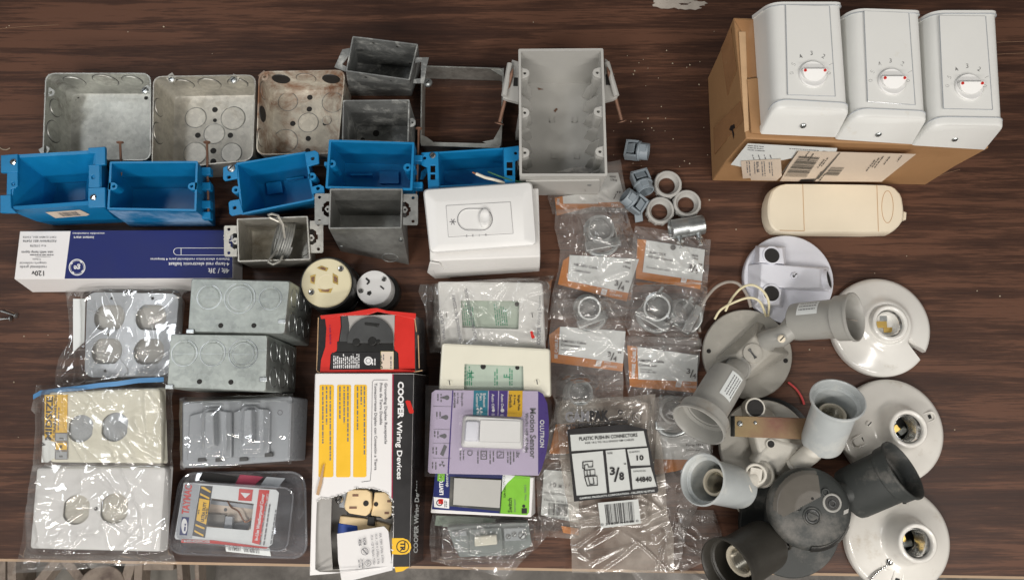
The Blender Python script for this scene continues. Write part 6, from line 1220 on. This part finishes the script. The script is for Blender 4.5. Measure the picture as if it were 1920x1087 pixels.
# ================= film bags =================
import numpy as np
def film_sheet(rows, zbase, bumps, fm, amp=.0022, seed=1, nu=70, nv=70, edge=.0008, dirn=0.0, freq=1.0, seal=True, ncr=58):
    """a creased film: rows = [(uL,vL,uR,vR), ...] from the back edge to the front edge; creases are long folds of their own"""
    rows = [tuple(map(float, r)) for r in rows]; rs = np.random.RandomState(seed); base = []; S_ = []; T_ = []
    for j in range(nv + 1):
        t = j / nv * (len(rows) - 1); i = min(int(t), len(rows) - 2); f = t - i; a, b = rows[i], rows[i + 1]; r = [a[k] + (b[k] - a[k]) * f for k in range(4)]
        for q in range(nu + 1):
            s_ = q / nu; u = r[0] + (r[2] - r[0]) * s_; v = r[1] + (r[3] - r[1]) * s_
            u += noise.noise(Vector((u * .03, v * .03, seed))) * 2.4; v += noise.noise(Vector((u * .03, v * .03, seed + 9))) * 2.4
            h = 0
            for (bu, bv, ru, rv, bh) in bumps:
                a_, b_ = abs((u - bu) / ru), abs((v - bv) / rv)
                if ru < 50 and abs(ru - rv) < 12: h = max(h, bh * math.exp(-(a_ ** 4 + b_ ** 4)))
                else:
                    q_ = min(1, max(0, (1.16 - (a_ ** 12 + b_ ** 12) ** (1 / 12)) / .15)); h = max(h, bh * q_ * q_ * (3 - 2 * q_))
            lo = noise.noise(Vector((u * .018, v * .018, seed + 4))) * .5 + .5
            p = P(u, v, zbase + h); base.append((p.x, p.y, p.z + amp * .9 * lo * lo)); S_.append(s_); T_.append(j / nv)
    B_ = np.array(base); x, y = B_[:, 0], B_[:, 1]; S_ = np.array(S_); T_ = np.array(T_); d = np.minimum(np.minimum(S_, 1 - S_), np.minimum(T_, 1 - T_)); w = np.zeros(len(x)); size = max(np.ptp(x), np.ptp(y))
    cell = size / max(nu, nv)
    for k in range(ncr):
        c = rs.randint(len(x)); an = dirn + rs.normal(0, .75); L_ = size * rs.uniform(.06, .42); wd = max(cell * 1.1, rs.uniform(.0010, .0052)); bend = rs.normal(0, 4)
        dx, dy = x - x[c], y - y[c]; a = dx * math.cos(an) + dy * math.sin(an); b = -dx * math.sin(an) + dy * math.cos(an) + bend * a * a
        pr = np.maximum(0, 1 - np.abs(b) / (wd * 1.6)) ** 1.4 * np.exp(-(a / (L_ * .5)) ** 4); side = np.where(b > 0, np.exp(-b / (wd * 5)), 0) * .35 * np.exp(-(a / (L_ * .5)) ** 4)
        w += rs.uniform(.25, 1.0) * (pr + side)
    w = np.minimum(w, 1.6) * amp * .75
    z = np.maximum(.0006, B_[:, 2] + w * (.35 + .65 * np.minimum(1, d * 12))); verts = [Vector((a, b, c)) for a, b, c in zip(x.tolist(), y.tolist(), z.tolist())]
    W_ = nu + 1; fs = [[j * W_ + q, j * W_ + q + 1, (j + 1) * W_ + q + 1, (j + 1) * W_ + q] for j in range(nv) for q in range(nu)]
    m = MB(); m.add(verts, fs, fm); return m
def bagthing(name, label, cat, rows, zbase, bumps, fm, group=None, **k):
    u = sum(r[0] + r[2] for r in rows) / (2 * len(rows)); v = sum(r[1] + r[3] for r in rows) / (2 * len(rows)); p = P(u, v, 0); t = Thing(name, label, cat, p, group); t.part("film", film_sheet(rows, zbase, bumps, fm, **k), sharp=180); return t
def card_mesh(q, z, mt, wav=.0008, n=14, seed=1, brown=None):
    vs = []
    for j in range(n + 1):
        for i in range(n + 1):
            a = lerp(q[0], q[1], i / n); b = lerp(q[3], q[2], i / n); u, v = lerp(a, b, j / n); vs.append(P(u, v, z + wav * noise.noise(Vector((u * .025, v * .025, seed)))))
    W_ = n + 1; m = MB(); m.add(vs, [[j * W_ + i, j * W_ + i + 1, (j + 1) * W_ + i + 1, (j + 1) * W_ + i] for j in range(n) for i in range(n)], mt); return m
# --- grey 4x4 cover plates in a bag
def bag_grey():
    t = Thing("box_cover", "pale grey square steel cover with four receptacle openings, inside a clear bag", "cover plate", P(248, 628, 0)); z = .020
    top = PQ([(163, 547), (337, 550), (320, 704), (158, 708)], z); hs = []; backs = []
    for (u, v) in ((205, 595), (283, 595), (200, 658), (279, 659)):
        p = P(u, v, z); rr = 28.5 * mpp(u, v, z); hs.append([p + Vector((rr * math.cos(a), max(-rr * .82, min(rr * .82, rr * math.sin(a))), 0)) for a in [2 * math.pi * k / 28 for k in range(28)]])
    for (u, v) in ((209, 559), (286, 559), (203, 627), (279, 628), (197, 695)): hs.append(PQ(pcirc(u, v, 2.6, 10), z))
    m = MB(); o = rq(top, .012); m.plate(o, hs, "mist grey plastic", Vector((0, 0, -.0012))); m.loft([setz([p for p in o], .004), [p + Vector((0, 0, -.0004)) for p in o]], "mist grey plastic", False, False); t.part("cover_face", m, bevel=.0005)
    m = MB(); m.sheet(setz(scaleq(top, .95), z - .006), "grey pvc"); 
    t.part("backing", m)
    rows = [(124, 541, 353, 537), (129, 580, 352, 575), (130, 640, 349, 640), (112, 675, 346, 680), (106, 705, 338, 705), (106, 722, 318, 716)]
    b = bagthing("plastic_bag", "crinkled clear bag around the grey four-opening cover", "plastic bag", rows, .0035, [(248, 628, 92, 84, .0205)], "clear film", "clear bags on the left side", amp=.0045, seed=3, nu=110, nv=90, dirn=.9)
    m = MB(); m.slab(PQ([(137, 560), (160, 560), (158, 640), (137, 660)], .021), "label paper", Vector((0, 0, -.0005))); b.part("paper_strip", m)
    for k, path in enumerate(([(165, 579), (178, 585), (211, 601)], [(130, 665), (150, 655), (190, 662), (215, 668), (232, 680), (240, 697), (225, 705), (160, 716)], [(108, 722), (125, 728), (160, 713)])):
        m = MB(); m.tube(smooth([P(u, v, .0285) for u, v in path], 4), .0006, "crisp film", 5); b.part("film_crease", m)
bag_grey()
def bag_left():
    z = .040
    t = Thing("wall_plate", "ivory duplex wall plate with a yellow card, in the zip bag", "wall plate", P(215, 800, 0), "bagged duplex wall plates")
    m = MB(); m.slab(PQ([(130, 735), (292, 728), (292, 855), (130, 858)], .024), "white card", Vector((0, 0, -.0235))); t.part("backing_carton", m)
    wallplate(t, [(90, 735), (300, 726), (304, 868), (92, 866)], z, .010, "ivory plastic", ovals=[(151, 803, 25.5, .9, True), (215, 800, 27, .9, True)], omt="mist grey plastic")
    m = MB(); e = z + .0006; m.slab(PQ([(84, 740), (127, 739), (125, 848), (118, 848), (104, 828), (84, 822)], e), "yellow print", Vector((0, 0, .0003))); m.slab(PQ([(80, 815), (104, 828), (118, 848), (90, 866), (78, 866)], e - .0002), "label paper", Vector((0, 0, .0003))); cd = t.part("insert_card", m)
    m = MB(); f = e + .0006; text(m, "MIDSIZE", 96, 825, 12, "black print", f, 88, 'l', .03, 82); text(m, "V", 84, 838, 9, "black print", f, 80, 'l', .03, 9); text(m, "DURABLE NYLON", 104, 825, 6, "black print", f, 88, 'l', .015, 84); lines(m, 110, 806, 56, 88, 2, -6, 3, "grey print", f, 3)
    for k, (s_, mt) in enumerate((("J", "mist grey plastic"), ("M", "yellow print"), ("S", "mist grey plastic"))): v0 = 811 + k * 17; m.slab(PQ(rect(103, v0, 127, v0 + 16), f), "grey print", Vector((0, 0, .0002))); poly(m, rect(104.5, v0 + 1.5, 125.5, v0 + 14.5), mt, f + .0004); text(m, s_, 117, v0 + 12, 6, "black print", f + .0006, 90, 'l', .04)
    t.part("printing", m, parent=cd)
    rows = [(69, 722, 338, 705), (64, 745, 330, 716), (60, 768, 325, 750), (68, 776, 325, 790), (66, 830, 326, 840), (61, 882, 326, 872)]
    b = bagthing("zip_bag", "zip-top clear bag with a blue closure strip above the ivory plate", "plastic bag", rows, .005, [(195, 801, 110, 71, .0385)], "milky film", "clear bags on the left side", amp=.0042, seed=5, nu=110, nv=90, dirn=-.5)
    m = MB(); pts = [(62, 744), (76, 736), (110, 731), (150, 727), (185, 722), (220, 719), (260, 713), (307, 711)]; zz = [.010, .016, .028, .034, .036, .037, .036, .028]
    A = [P(u, v - 4.5, z_ + .012) for (u, v), z_ in zip(pts, zz)]; B = [P(u, v + 4.5, z_ + .012) for (u, v), z_ in zip(pts, zz)]; m.loft([A, B], "blue zip", False, False, closed=False); b.part("zip_closure", m)
    z = .034; t = Thing("wall_plate", "bright white duplex wall plate in a bag at the table's front left", "wall plate", P(180, 955, 0), "bagged duplex wall plates")
    m = MB(); m.slab(PQ([(85, 890), (300, 890), (292, 1020), (75, 1016)], .018), "white card", Vector((0, 0, -.0175))); t.part("backing_carton", m)
    wallplate(t, [(68, 876), (311, 875), (300, 1034), (55, 1028)], z, .014, "white plastic", ovals=[(143, 955, 27, .9, True), (214, 953, 28, .9, True)], omt="recess beige")
    m = MB(); pdisc(m, 180, 953, 3, "dark grey plastic", z, .0004); t.part("screw_hole", m)
    rows = [(62, 872, 322, 868), (56, 920, 322, 920), (48, 970, 320, 970), (42, 1015, 318, 1012), (34, 1050, 328, 1045), (30, 1073, 330, 1054)]
    b = bagthing("plastic_bag", "crinkled clear bag around the bright white plate, hanging over the table edge", "plastic bag", rows, .006, [(183, 954, 130, 82, .0320)], "crisp film", "clear bags on the left side", amp=.0055, seed=8, nu=120, nv=100, dirn=.5)
bag_left()
b = bagthing("shrink_film", "taut glossy shrink film over the grey flip-lid cover", "plastic film", [(337, 746, 550, 737), (337, 790, 552, 785), (337, 840, 549, 832), (339, 882, 546, 868)], .040, [(443, 812, 98, 60, .0105), (401, 803, 19, 44, .0245), (471, 799, 18, 44, .0245)], "shrink film", amp=.0011, seed=11, nu=100, nv=70, dirn=.2, ncr=26)
# --- wiring-device bag
b = bagthing("plastic_bag", "loose printed clear bag around the white rocker plate, above the ivory plate", "plastic bag", [(787, 534, 1038, 517), (784, 548, 1034, 530), (794, 570, 1030, 560), (800, 600, 1028, 600), (802, 640, 1026, 636), (806, 662, 1022, 650)], .012, [(921, 589, 104, 62, .0210)], "milky film", amp=.0038, seed=14, nu=110, nv=80, dirn=.7)
m = MB(); e = .0375
text(m, "COOPER", 1013, 646, 7, "grey print", e, 88, 'l', .03, 33); text(m, "Wiring Devices", 1013, 610, 6.4, "grey print", e, 88, 'l', .0, 56); b.part("lettering", m); m = MB()
for (u, v, L_, r) in ((836, 636, 56, 97), (866, 636, 86, 99), (896, 638, 100, 102)): text(m, "PLACA TAMAÑO MEDIO INDIVIDUAL" if u == 896 else ("REFERENCE NECESSARY" if u == 866 else "WALL PLATE"), u, v, 6, "grey print", e, r, 'l', .02, L_)
b.part("warning_print", m); m = MB(); poly(m, [(994, 621), (998, 620), (1003, 632), (999, 635), (996, 632)], "red print", e); b.part("red_mark", m)
# --- toggle switch in a bag, lower centre
t = Thing("toggle_switch", "grey toggle switch with white lever inside a bag, front edge centre", "switch", P(905, 1005, 0)); z = .026
m = MB(); m.slab(PQ([(838, 988), (870, 985), (990, 978), (998, 1022), (960, 1040), (862, 1044), (850, 1020)], z), "switch grey", Vector((0, 0, -.022))); m.slab(PQ([(880, 992), (940, 988), (944, 1035), (880, 1038)], z + .004), "switch grey", Vector((0, 0, -.004))); m.slab(PQ([(944, 990), (984, 988), (986, 1012), (946, 1014)], z + .005), "grey plastic", Vector((0, 0, -.005))); m.slab(PQ([(846, 996), (874, 994), (876, 1004), (848, 1006)], z + .004), "grey plastic", Vector((0, 0, -.004))); t.part("switch_body", m, bevel=.001)
m = MB(); m.slab(PQ([(889, 1006), (931, 1002), (933, 1020), (890, 1024)], z + .012), "ivory plastic", Vector((0, 0, -.009))); t.part("toggle_lever", m, bevel=.0014)
for p in ((953, 1005), (964, 1001), (979, 1003), (857, 1001)): m = MB(); screw(m, P(*p, z + .005), (0, 0, 1), .0026 if p[0] != 979 else .004, "zinc"); t.part("terminal_screw", m)
m = MB(); m.slab(PQ([(818, 966), (880, 968), (930, 972), (925, 985), (850, 988), (815, 984)], .012), "mint paper", Vector((0, 0, -.002))); solo("paper_slip", "crumpled pale green instruction slip behind the bagged toggle switch", "paper", m, P(860, 976, .01))
bagthing("plastic_bag", "crumpled shiny bag around the grey toggle switch, one corner past the table edge", "plastic bag", [(812, 962, 1046, 968), (808, 985, 1040, 985), (806, 1020, 1010, 1020), (808, 1050, 985, 1046), (835, 1056, 965, 1068), (925, 1068, 944, 1086)], .006, [(915, 1012, 84, 32, .033)], "crisp film", amp=.0065, seed=17, nu=110, nv=90, dirn=-.4)
# --- cable connectors in carded bags
CG = "steel cable connectors in carded bags"
def connector(u, v, z0, rpx, lb, ang=0, tilt=(0, .25)):
    p = P(u, v, z0 + .018); r = rpx * mpp(u, v, z0 + .018); ax = Vector((tilt[0], tilt[1], 1)).normalized(); b = p - ax * .018; t = Thing("cable_connector", lb, "cable connector", (b.x, b.y, z0), CG)
    m = MB(); pr = [(r * 1.18, 0), (r * 1.18, .003), (r, .0035)]
    h = .004
    while h < .016: pr += [(r, h), (r * .96, h + .0007), (r, h + .0014)]; h += .0016
    pr += [(r, .0185), (r * .86, .0185), (r * .84, .003), (.0001, .0015)]; m.lathe(b, ax, pr, "zinc", 40, True, False); t.part("threaded_ring", m)
    ca, sa = math.cos(R(ang)), math.sin(R(ang)); d = Vector((ca, sa, 0)); s_ = Vector((-sa, ca, 0)); q = Vector((b.x, b.y, z0 + .0085))
    m = MB(); m.boxc(q - d * r * 1.25, d * r * .35, s_ * r * 1.35, Vector((0, 0, .0050)), "zinc"); m.tube([q - d * r * 1.3 + s_ * r * 1.1 * math.cos(a) - d * r * .7 * math.sin(a) for a in [math.pi * k / 10 for k in range(11)]], .0028, "zinc", 8); t.part("clamp_saddle", m, bevel=.0012)
    for k in (-1, 1): m = MB(); c = q - d * r * .95 + s_ * k * r * 1.15; m.cyl(c - d * .007, c + d * .010, .0014, "chrome", n=10); screw(m, c + d * .010, d, .0034, "chrome"); t.part("clamp_screw", m)
    m = MB(); m.lathe(b + ax * .004, ax, [(r * .8, .0006), (r * .72, .0012), (.0001, .0016)], "galvanised dull", 30); t.part("inner_flange", m)
def header(t, q, z, brown, txt, band=None, seed=1, rot=-8, mark=None, sz=None):
    c = card_mesh(q, z, "label paper", seed=seed); cd = t.part("header_card", c, sharp=180); m = MB(); f = z + .0014
    if brown: m.slab(PQ(brown, z - .0009), "orange brown print", Vector((0, 0, -.0003)))
    t.part("brown_band", m, parent=cd) if brown else None
    m = MB()
    for (s_, u, v, h, L_, mt) in txt: text(m, s_, u, v, h, mt, f, rot, 'l', .012, L_)
    if mark:
        u, v = mark; pl = z + .0004; sl = math.tan(R(-rot))
        m.slab(PQ([(u, v - 5), (u + 10, v - 5 + 10 * sl), (u + 7, v + 6 + 7 * sl), (u - 3, v + 6)], pl), "white print", Vector((0, 0, .0002))); pring(m, u + 3.5, v + 1, 2.6, .8, "orange brown print", pl + .0004); text(m, "PRO", u + 14, v + 1, 4.6, "white print", pl, rot, 'l', .0, 12); text(m, "CONNEX", u + 14, v + 7.5, 4.6, "white print", pl, rot, 'l', .0, 24)
    t.part("printing", m, parent=cd)
def frac(u, v, s_=1): return [("3", u, v, 10 * s_, 7 * s_, "black print"), ("/", u + 6 * s_, v + 7 * s_, 15 * s_, 7 * s_, "black print"), ("4", u + 11 * s_, v + 9 * s_, 10 * s_, 7 * s_, "black print"), ("\"", u + 20 * s_, v - 1, 8 * s_, 6 * s_, "black print")]
BGp = "small carded hardware bags"
b = bagthing("hardware_bag", "rearmost carded hardware bag, tucked under the large grey box", "hardware bag", [(1040, 322, 1163, 300), (1030, 345, 1168, 330), (1027, 372, 1176, 375), (1036, 402, 1180, 398)], .004, [], "hazy film", BGp, amp=.003, seed=21, nu=70, nv=50)
header(b, [(1127, 325), (1159, 324), (1173, 378), (1118, 380)], .0025, None, [("1/Bag", 1145, 339, 4, 12, "black print"), ("48885", 1143, 333, 3.6, 12, "black print"), ("\"", 1156, 367, 8, 7, "black print"), ("/", 1150, 373, 10, 6, "black print")], seed=2, rot=-3)
m = MB(); m.slab(PQ([(1055, 368), (1120, 360), (1122, 382), (1056, 382)], .0027), "label paper", Vector((0, 0, -.0003))); m.slab(PQ([(1040, 371), (1055, 368), (1056, 382), (1172, 378), (1174, 390), (1110, 388), (1044, 404)], .0025), "orange brown print", Vector((0, 0, -.0003))); text(m, "PRO", 1146, 386, 5, "white print", .003, -6, 'l', 0, 12); text(m, "NM", 1049, 384, 5, "white print", .003, 88, 'l', .02, 11); b.part("lower_card", m)
connector(1127, 428, .0015, 25, "steel cable connector in the bag just below the large grey box", 100, (.05, -.1))
b = bagthing("hardware_bag", "carded hardware bag left of the snap-lock card, connector ring above its card", "hardware bag", [(1041, 395, 1172, 385), (1040, 430, 1182, 425), (1050, 470, 1196, 455), (1043, 520, 1190, 520), (1034, 560, 1182, 562), (1028, 600, 1172, 592)], .005, [(1127, 428, 42, 44, .021)], "bag film", BGp, amp=.0045, seed=22, nu=100, nv=110, dirn=1.0)
header(b, [(1068, 478), (1198, 486), (1178, 549), (1064, 526)], .0035, [(1056, 488), (1068, 480), (1065, 525), (1179, 549), (1175, 565), (1046, 533)], [("NM/SEU Cable", 1076, 498, 5, 45, "grey print"), ("Connector", 1074, 508, 5, 34, "grey print"), ("48885", 1168, 493, 4, 15, "black print"), ("1/Bag", 1168, 501, 4, 14, "black print")] + frac(1152, 535), seed=3, rot=-9, mark=(1129, 546))
connector(1232, 577, .0015, 25, "steel cable connector in the snap-lock bag, left of two", 60, (-.3, -.2))
connector(1283, 582, .0015, 22, "steel cable connector in the snap-lock bag, right of two", 150, (.25, .05))
m = MB(); m.cyl(P(1224, 562, .012), P(1243, 538, .016), .0018, "zinc", n=10); m.cyl(P(1282, 577, .012), P(1298, 556, .016), .0020, "zinc", n=10); m.cyl(P(1270, 562, .008), P(1300, 565, .010), .0014, "zinc", n=8); solo("machine_screws", "loose steel screws beside the connectors in the snap-lock bag", "screws", m, P(1260, 560))
b = bagthing("hardware_bag", "carded hardware bag with the snap-lock card, below the steel coupling", "hardware bag", [(1190, 424, 1230, 430), (1186, 445, 1332, 450), (1185, 480, 1330, 480), (1183, 530, 1326, 540), (1174, 580, 1318, 590), (1172, 608, 1306, 618), (1182, 640, 1316, 648)], .006, [(1255, 578, 70, 42, .021)], "bag film", BGp, amp=.0048, seed=23, nu=100, nv=120, dirn=-.6)
header(b, [(1212, 450), (1322, 468), (1316, 527), (1205, 510)], .0035, [(1195, 448), (1212, 450), (1205, 510), (1315, 527), (1313, 542), (1192, 522)], [("SNAP LOCK", 1216, 475, 5, 33, "black print"), ("WB Cable Connector", 1215, 483, 4.8, 48, "black print"), ("Conector para cable", 1212, 502, 3.4, 44, "grey print"), ("48888", 1296, 480, 3.6, 13, "black print"), ("1/Bag", 1298, 485, 3.4, 11, "black print")] + frac(1290, 503), seed=4, rot=-9, mark=(1279, 523))
m = MB(); m.cyl(P(1262, 464, .0045), P(1262, 464, .0050), .0030, "dark void", n=14); b.part("hang_hole", m)
connector(1105, 578, .0015, 22, "steel cable connector above the left cable-connector card", 110, (.1, -.2))
connector(1088, 735, .0015, 24, "steel cable connector just above the black-printed push-in bag", 90, (.1, .1))
b = bagthing("hardware_bag", "carded hardware bag left of the fully brown-edged card, between two connector rings", "hardware bag", [(1040, 560, 1186, 560), (1034, 590, 1174, 592), (1028, 640, 1172, 640), (1028, 690, 1168, 700), (1034, 735, 1168, 735), (1044, 757, 1168, 752)], .0058, [(1105, 578, 36, 36, .020), (1088, 735, 34, 24, .020)], "bag film", BGp, amp=.0045, seed=25, nu=100, nv=120, dirn=.4)
header(b, [(1050, 612), (1173, 621), (1168, 681), (1047, 664)], .0035, [(1029, 628), (1050, 612), (1047, 663), (1169, 681), (1167, 696), (1034, 679)], [("NM/SEU Cable", 1053, 641, 5, 46, "black print"), ("Connector", 1052, 648, 5, 36, "black print"), ("Conector para", 1052, 656, 3, 27, "grey print")] + frac(1138, 668), seed=5, rot=-6, mark=(1119, 680))
m = MB(); text(m, "SE CABLE", 1045, 672, 5.6, "white print", .0034, 88, 'l', .03, 36); b.part("side_lettering", m)
connector(1262, 770, .0015, 24, "steel cable connector under the lower brown-edged bag, beside the grey socket", 90, (0, -.1))
b = bagthing("hardware_bag", "carded hardware bag with a brown left edge and bottom, beside the dusty grey light", "hardware bag", [(1174, 630, 1316, 634), (1168, 650, 1314, 650), (1170, 690, 1308, 690), (1176, 735, 1306, 735), (1180, 758, 1300, 756)], .007, [(1245, 640, 60, 10, .004)], "bag film", BGp, amp=.0040, seed=26, nu=90, nv=90, dirn=-.3)
header(b, [(1195, 650), (1309, 666), (1306, 715), (1197, 711)], .0045, [(1176, 647), (1195, 650), (1197, 711), (1307, 715), (1305, 736), (1181, 724)], [("NM/SEU Cable", 1197, 678, 5, 48, "black print"), ("Connector", 1197, 686, 5, 35, "black print"), ("Conector para", 1200, 693, 3, 22, "grey print"), ("Cable NM o SEU", 1200, 698, 3, 30, "grey print")] + frac(1287, 700), seed=6, rot=-3, mark=(1269, 719))
m = MB(); text(m, "NM/SE CABLE", 1190, 708, 6.4, "white print", .0046, 87, 'l', .03, 57); m.cyl(P(1244, 653, .0055), P(1244, 653, .0061), .0030, "dark void", n=14); b.part("side_lettering", m)
b = bagthing("hardware_bag", "clear hardware bag with a blank card, half under the dusty grey socket", "hardware bag", [(1224, 745, 1322, 740), (1222, 790, 1334, 800), (1222, 860, 1336, 870), (1226, 920, 1320, 925), (1240, 985, 1290, 985), (1252, 1066, 1272, 1066)], .0035, [(1262, 770, 34, 34, .020)], "hazy film", BGp, amp=.0055, seed=27, nu=80, nv=120, dirn=.2)
header(b, [(1232, 796), (1332, 800), (1332, 862), (1228, 860)], .0026, [(1228, 858), (1332, 860), (1300, 872), (1270, 882), (1226, 890)], [("Pieza SEU", 1286, 836, 4, 32, "black print"), ("Conector", 1286, 845, 4, 28, "black print")], seed=7, rot=1)
m = MB(); m.cyl(P(1240, 740, .010), P(1240, 768, .014), .0016, "zinc", n=10); b.part("bolt", m)
b = bagthing("hardware_bag", "carded hardware bag with a barcode, between the lilac pack and the black-printed bag", "hardware bag", [(1040, 745, 1075, 752), (1032, 790, 1085, 790), (1014, 850, 1090, 850), (1006, 900, 1092, 900), (1008, 960, 1092, 960), (1020, 1005, 1088, 1010)], .004, [(1055, 1010, 30, 20, .014), (1035, 800, 30, 50, .006)], "milky film", BGp, amp=.006, seed=28, nu=80, nv=110, dirn=.1)
header(b, [(1020, 880), (1085, 885), (1085, 980), (1014, 965)], .0028, [(1042, 795), (1078, 792), (1080, 850), (1030, 850)], [("10 x 1\"", 1032, 912, 8, 36, "grey print"), ("PRECAUCION: Lea", 1020, 925, 4, 52, "grey print"), ("Hecho en la casa", 1020, 938, 4, 52, "grey print")], seed=8, rot=-6)
m = MB(); barcode(m, [(1029, 942), (1066, 945), (1064, 968), (1028, 964)], "black print", .0042, 26, 5); text(m, "0 34481", 1024, 971, 4.6, "grey print", .0042, -6, 'l', .01, 40); m.slab(PQ([(1052, 985), (1085, 990), (1085, 1003), (1056, 998)], .0028), "orange brown print", Vector((0, 0, -.0004))); b.part("barcode_print", m)
# --- the big printed bag
def gam():
    b = bagthing("printed_bag", "smoky clear bag with large black push-in connectors print and a barcode", "printed bag", [(1041, 752, 1228, 739), (1045, 800, 1234, 790), (1050, 860, 1243, 855), (1058, 910, 1248, 915), (1066, 960, 1252, 965), (1070, 1000, 1262, 1000), (1072, 1073, 1264, 1071)], .010, [(1130, 860, 80, 110, .006)], "smoky film", amp=.0042, seed=31, nu=130, nv=170, dirn=.15)
    t = b; G = lambda x, y: (1030 + x / 4.53, 740 + y / 4.53); e = .0262
    m = MB(); panels = (([(176, 338), (802, 305), (830, 435), (188, 478)], 0), ([(190, 500), (455, 475), (490, 832), (232, 855)], 1), ([(478, 472), (645, 458), (690, 805), (512, 828)], 2), ([(660, 462), (838, 448), (858, 597), (690, 602)], 3), ([(692, 625), (862, 612), (912, 778), (708, 802)], 4))
    m.plate(PQ([G(150, 292), G(640, 248), G(832, 292), G(828, 320), G(855, 440), G(925, 800), G(920, 828), G(210, 905)], e), [PQ([G(*p) for p in q], e) for q, _ in panels], "black print", Vector((0, 0, -.0002)))
    bl = t.part("black_frame", m); m = MB()
    for q, _ in panels: poly(m, [G(*p) for p in q], "clouded paper", e - .0004)
    m.slab(PQ([G(412, 915), G(755, 884), G(778, 1090), G(440, 1130)], e + .0002), "clouded paper", Vector((0, 0, -.0003))); t.part("white_panel", m)
    m = MB(); f = e + .0005; T2 = lambda s_, x, y, h, L_, mt="black print", rot=3, b_=.01: text(m, s_, *G(x, y), h / 4.53, mt, f, rot, 'l', b_, L_ / 4.53)
    T2("GAM", 135, 228, 85, 205, "grey print", 2, .04); T2("PAK", 345, 220, 85, 165, "black print", 2, .05); T2("NON METALLIC CONNECTORS", 145, 272, 24, 525, "black print", 4, .06)
    T2("PLASTIC PUSH-IN CONNECTORS", 255, 388, 30, 495, "black print", 4, .015); T2("FOR 14-2 TO 10-2 SINGLE NM CABLES", 305, 416, 15, 415, "black print", 4, .01)
    T2("SIZE", 493, 502, 14, 45); T2("3", 515, 678, 65, 45, b_=.03); T2("/", 548, 735, 120, 55); T2("8", 595, 722, 65, 42, b_=.03); T2("\"", 635, 610, 30, 18); T2("QUANTITY", 678, 492, 13, 90); T2("10", 742, 555, 42, 60, b_=.03); T2("CATALOG NO.", 712, 655, 13, 110); T2("44840", 733, 740, 42, 138, b_=.03)
    T2("GAMPAK PRODUCTS CORPORATION - HILLSIDE NJ 07205", 258, 885, 16, 640, "label paper", 6, .01); T2("0 31857 44840 0", 440, 1110, 20, 320, "black print", 6)
    u, v = G(742, 188); pring(m, u, v, 9, 1.1, "black print", f); text(m, "UL", u - 4, v + 3, 6, "black print", f, 0, 'l', .01, 8); u, v = G(602, 145); pring(m, u, v, 4.5, 1.8, "black print", f)
    barcode(m, [G(468, 930), G(712, 905), G(728, 1080), G(488, 1100)], "black print", f, 34, 12)
    for path in ([(285, 570), (370, 562), (368, 610), (330, 612), (328, 590), (300, 595), (300, 635), (285, 625), (285, 570)], [(295, 640), (385, 632), (390, 680), (300, 690), (295, 640)], [(300, 695), (405, 688), (410, 765), (322, 772), (300, 695)], [(320, 640), (322, 690)], [(345, 636), (348, 688)], [(330, 700), (345, 760), (380, 755), (372, 700)]):
        m.tube([P(*G(*p), f) for p in path], .0005, "black print", 4)
    t.part("printing", m, parent=bl)
gam()
bagthing("plastic_bag", "empty flat clear bag lying over the front edge beside the black-printed bag", "plastic bag", [(1272, 952, 1338, 955), (1271, 990, 1352, 995), (1272, 1030, 1355, 1022), (1274, 1073, 1330, 1050)], .003, [], "hazy film", amp=.0028, seed=35, nu=60, nv=70)
bagthing("plastic_bag", "narrow torn strip of clear film at the bottom edge under the dark security light", "plastic bag", [(1178, 1066, 1300, 1068), (1190, 1080, 1330, 1085), (1200, 1100, 1340, 1110)], .003, [], "hazy film", amp=.004, seed=36, nu=50, nv=30)
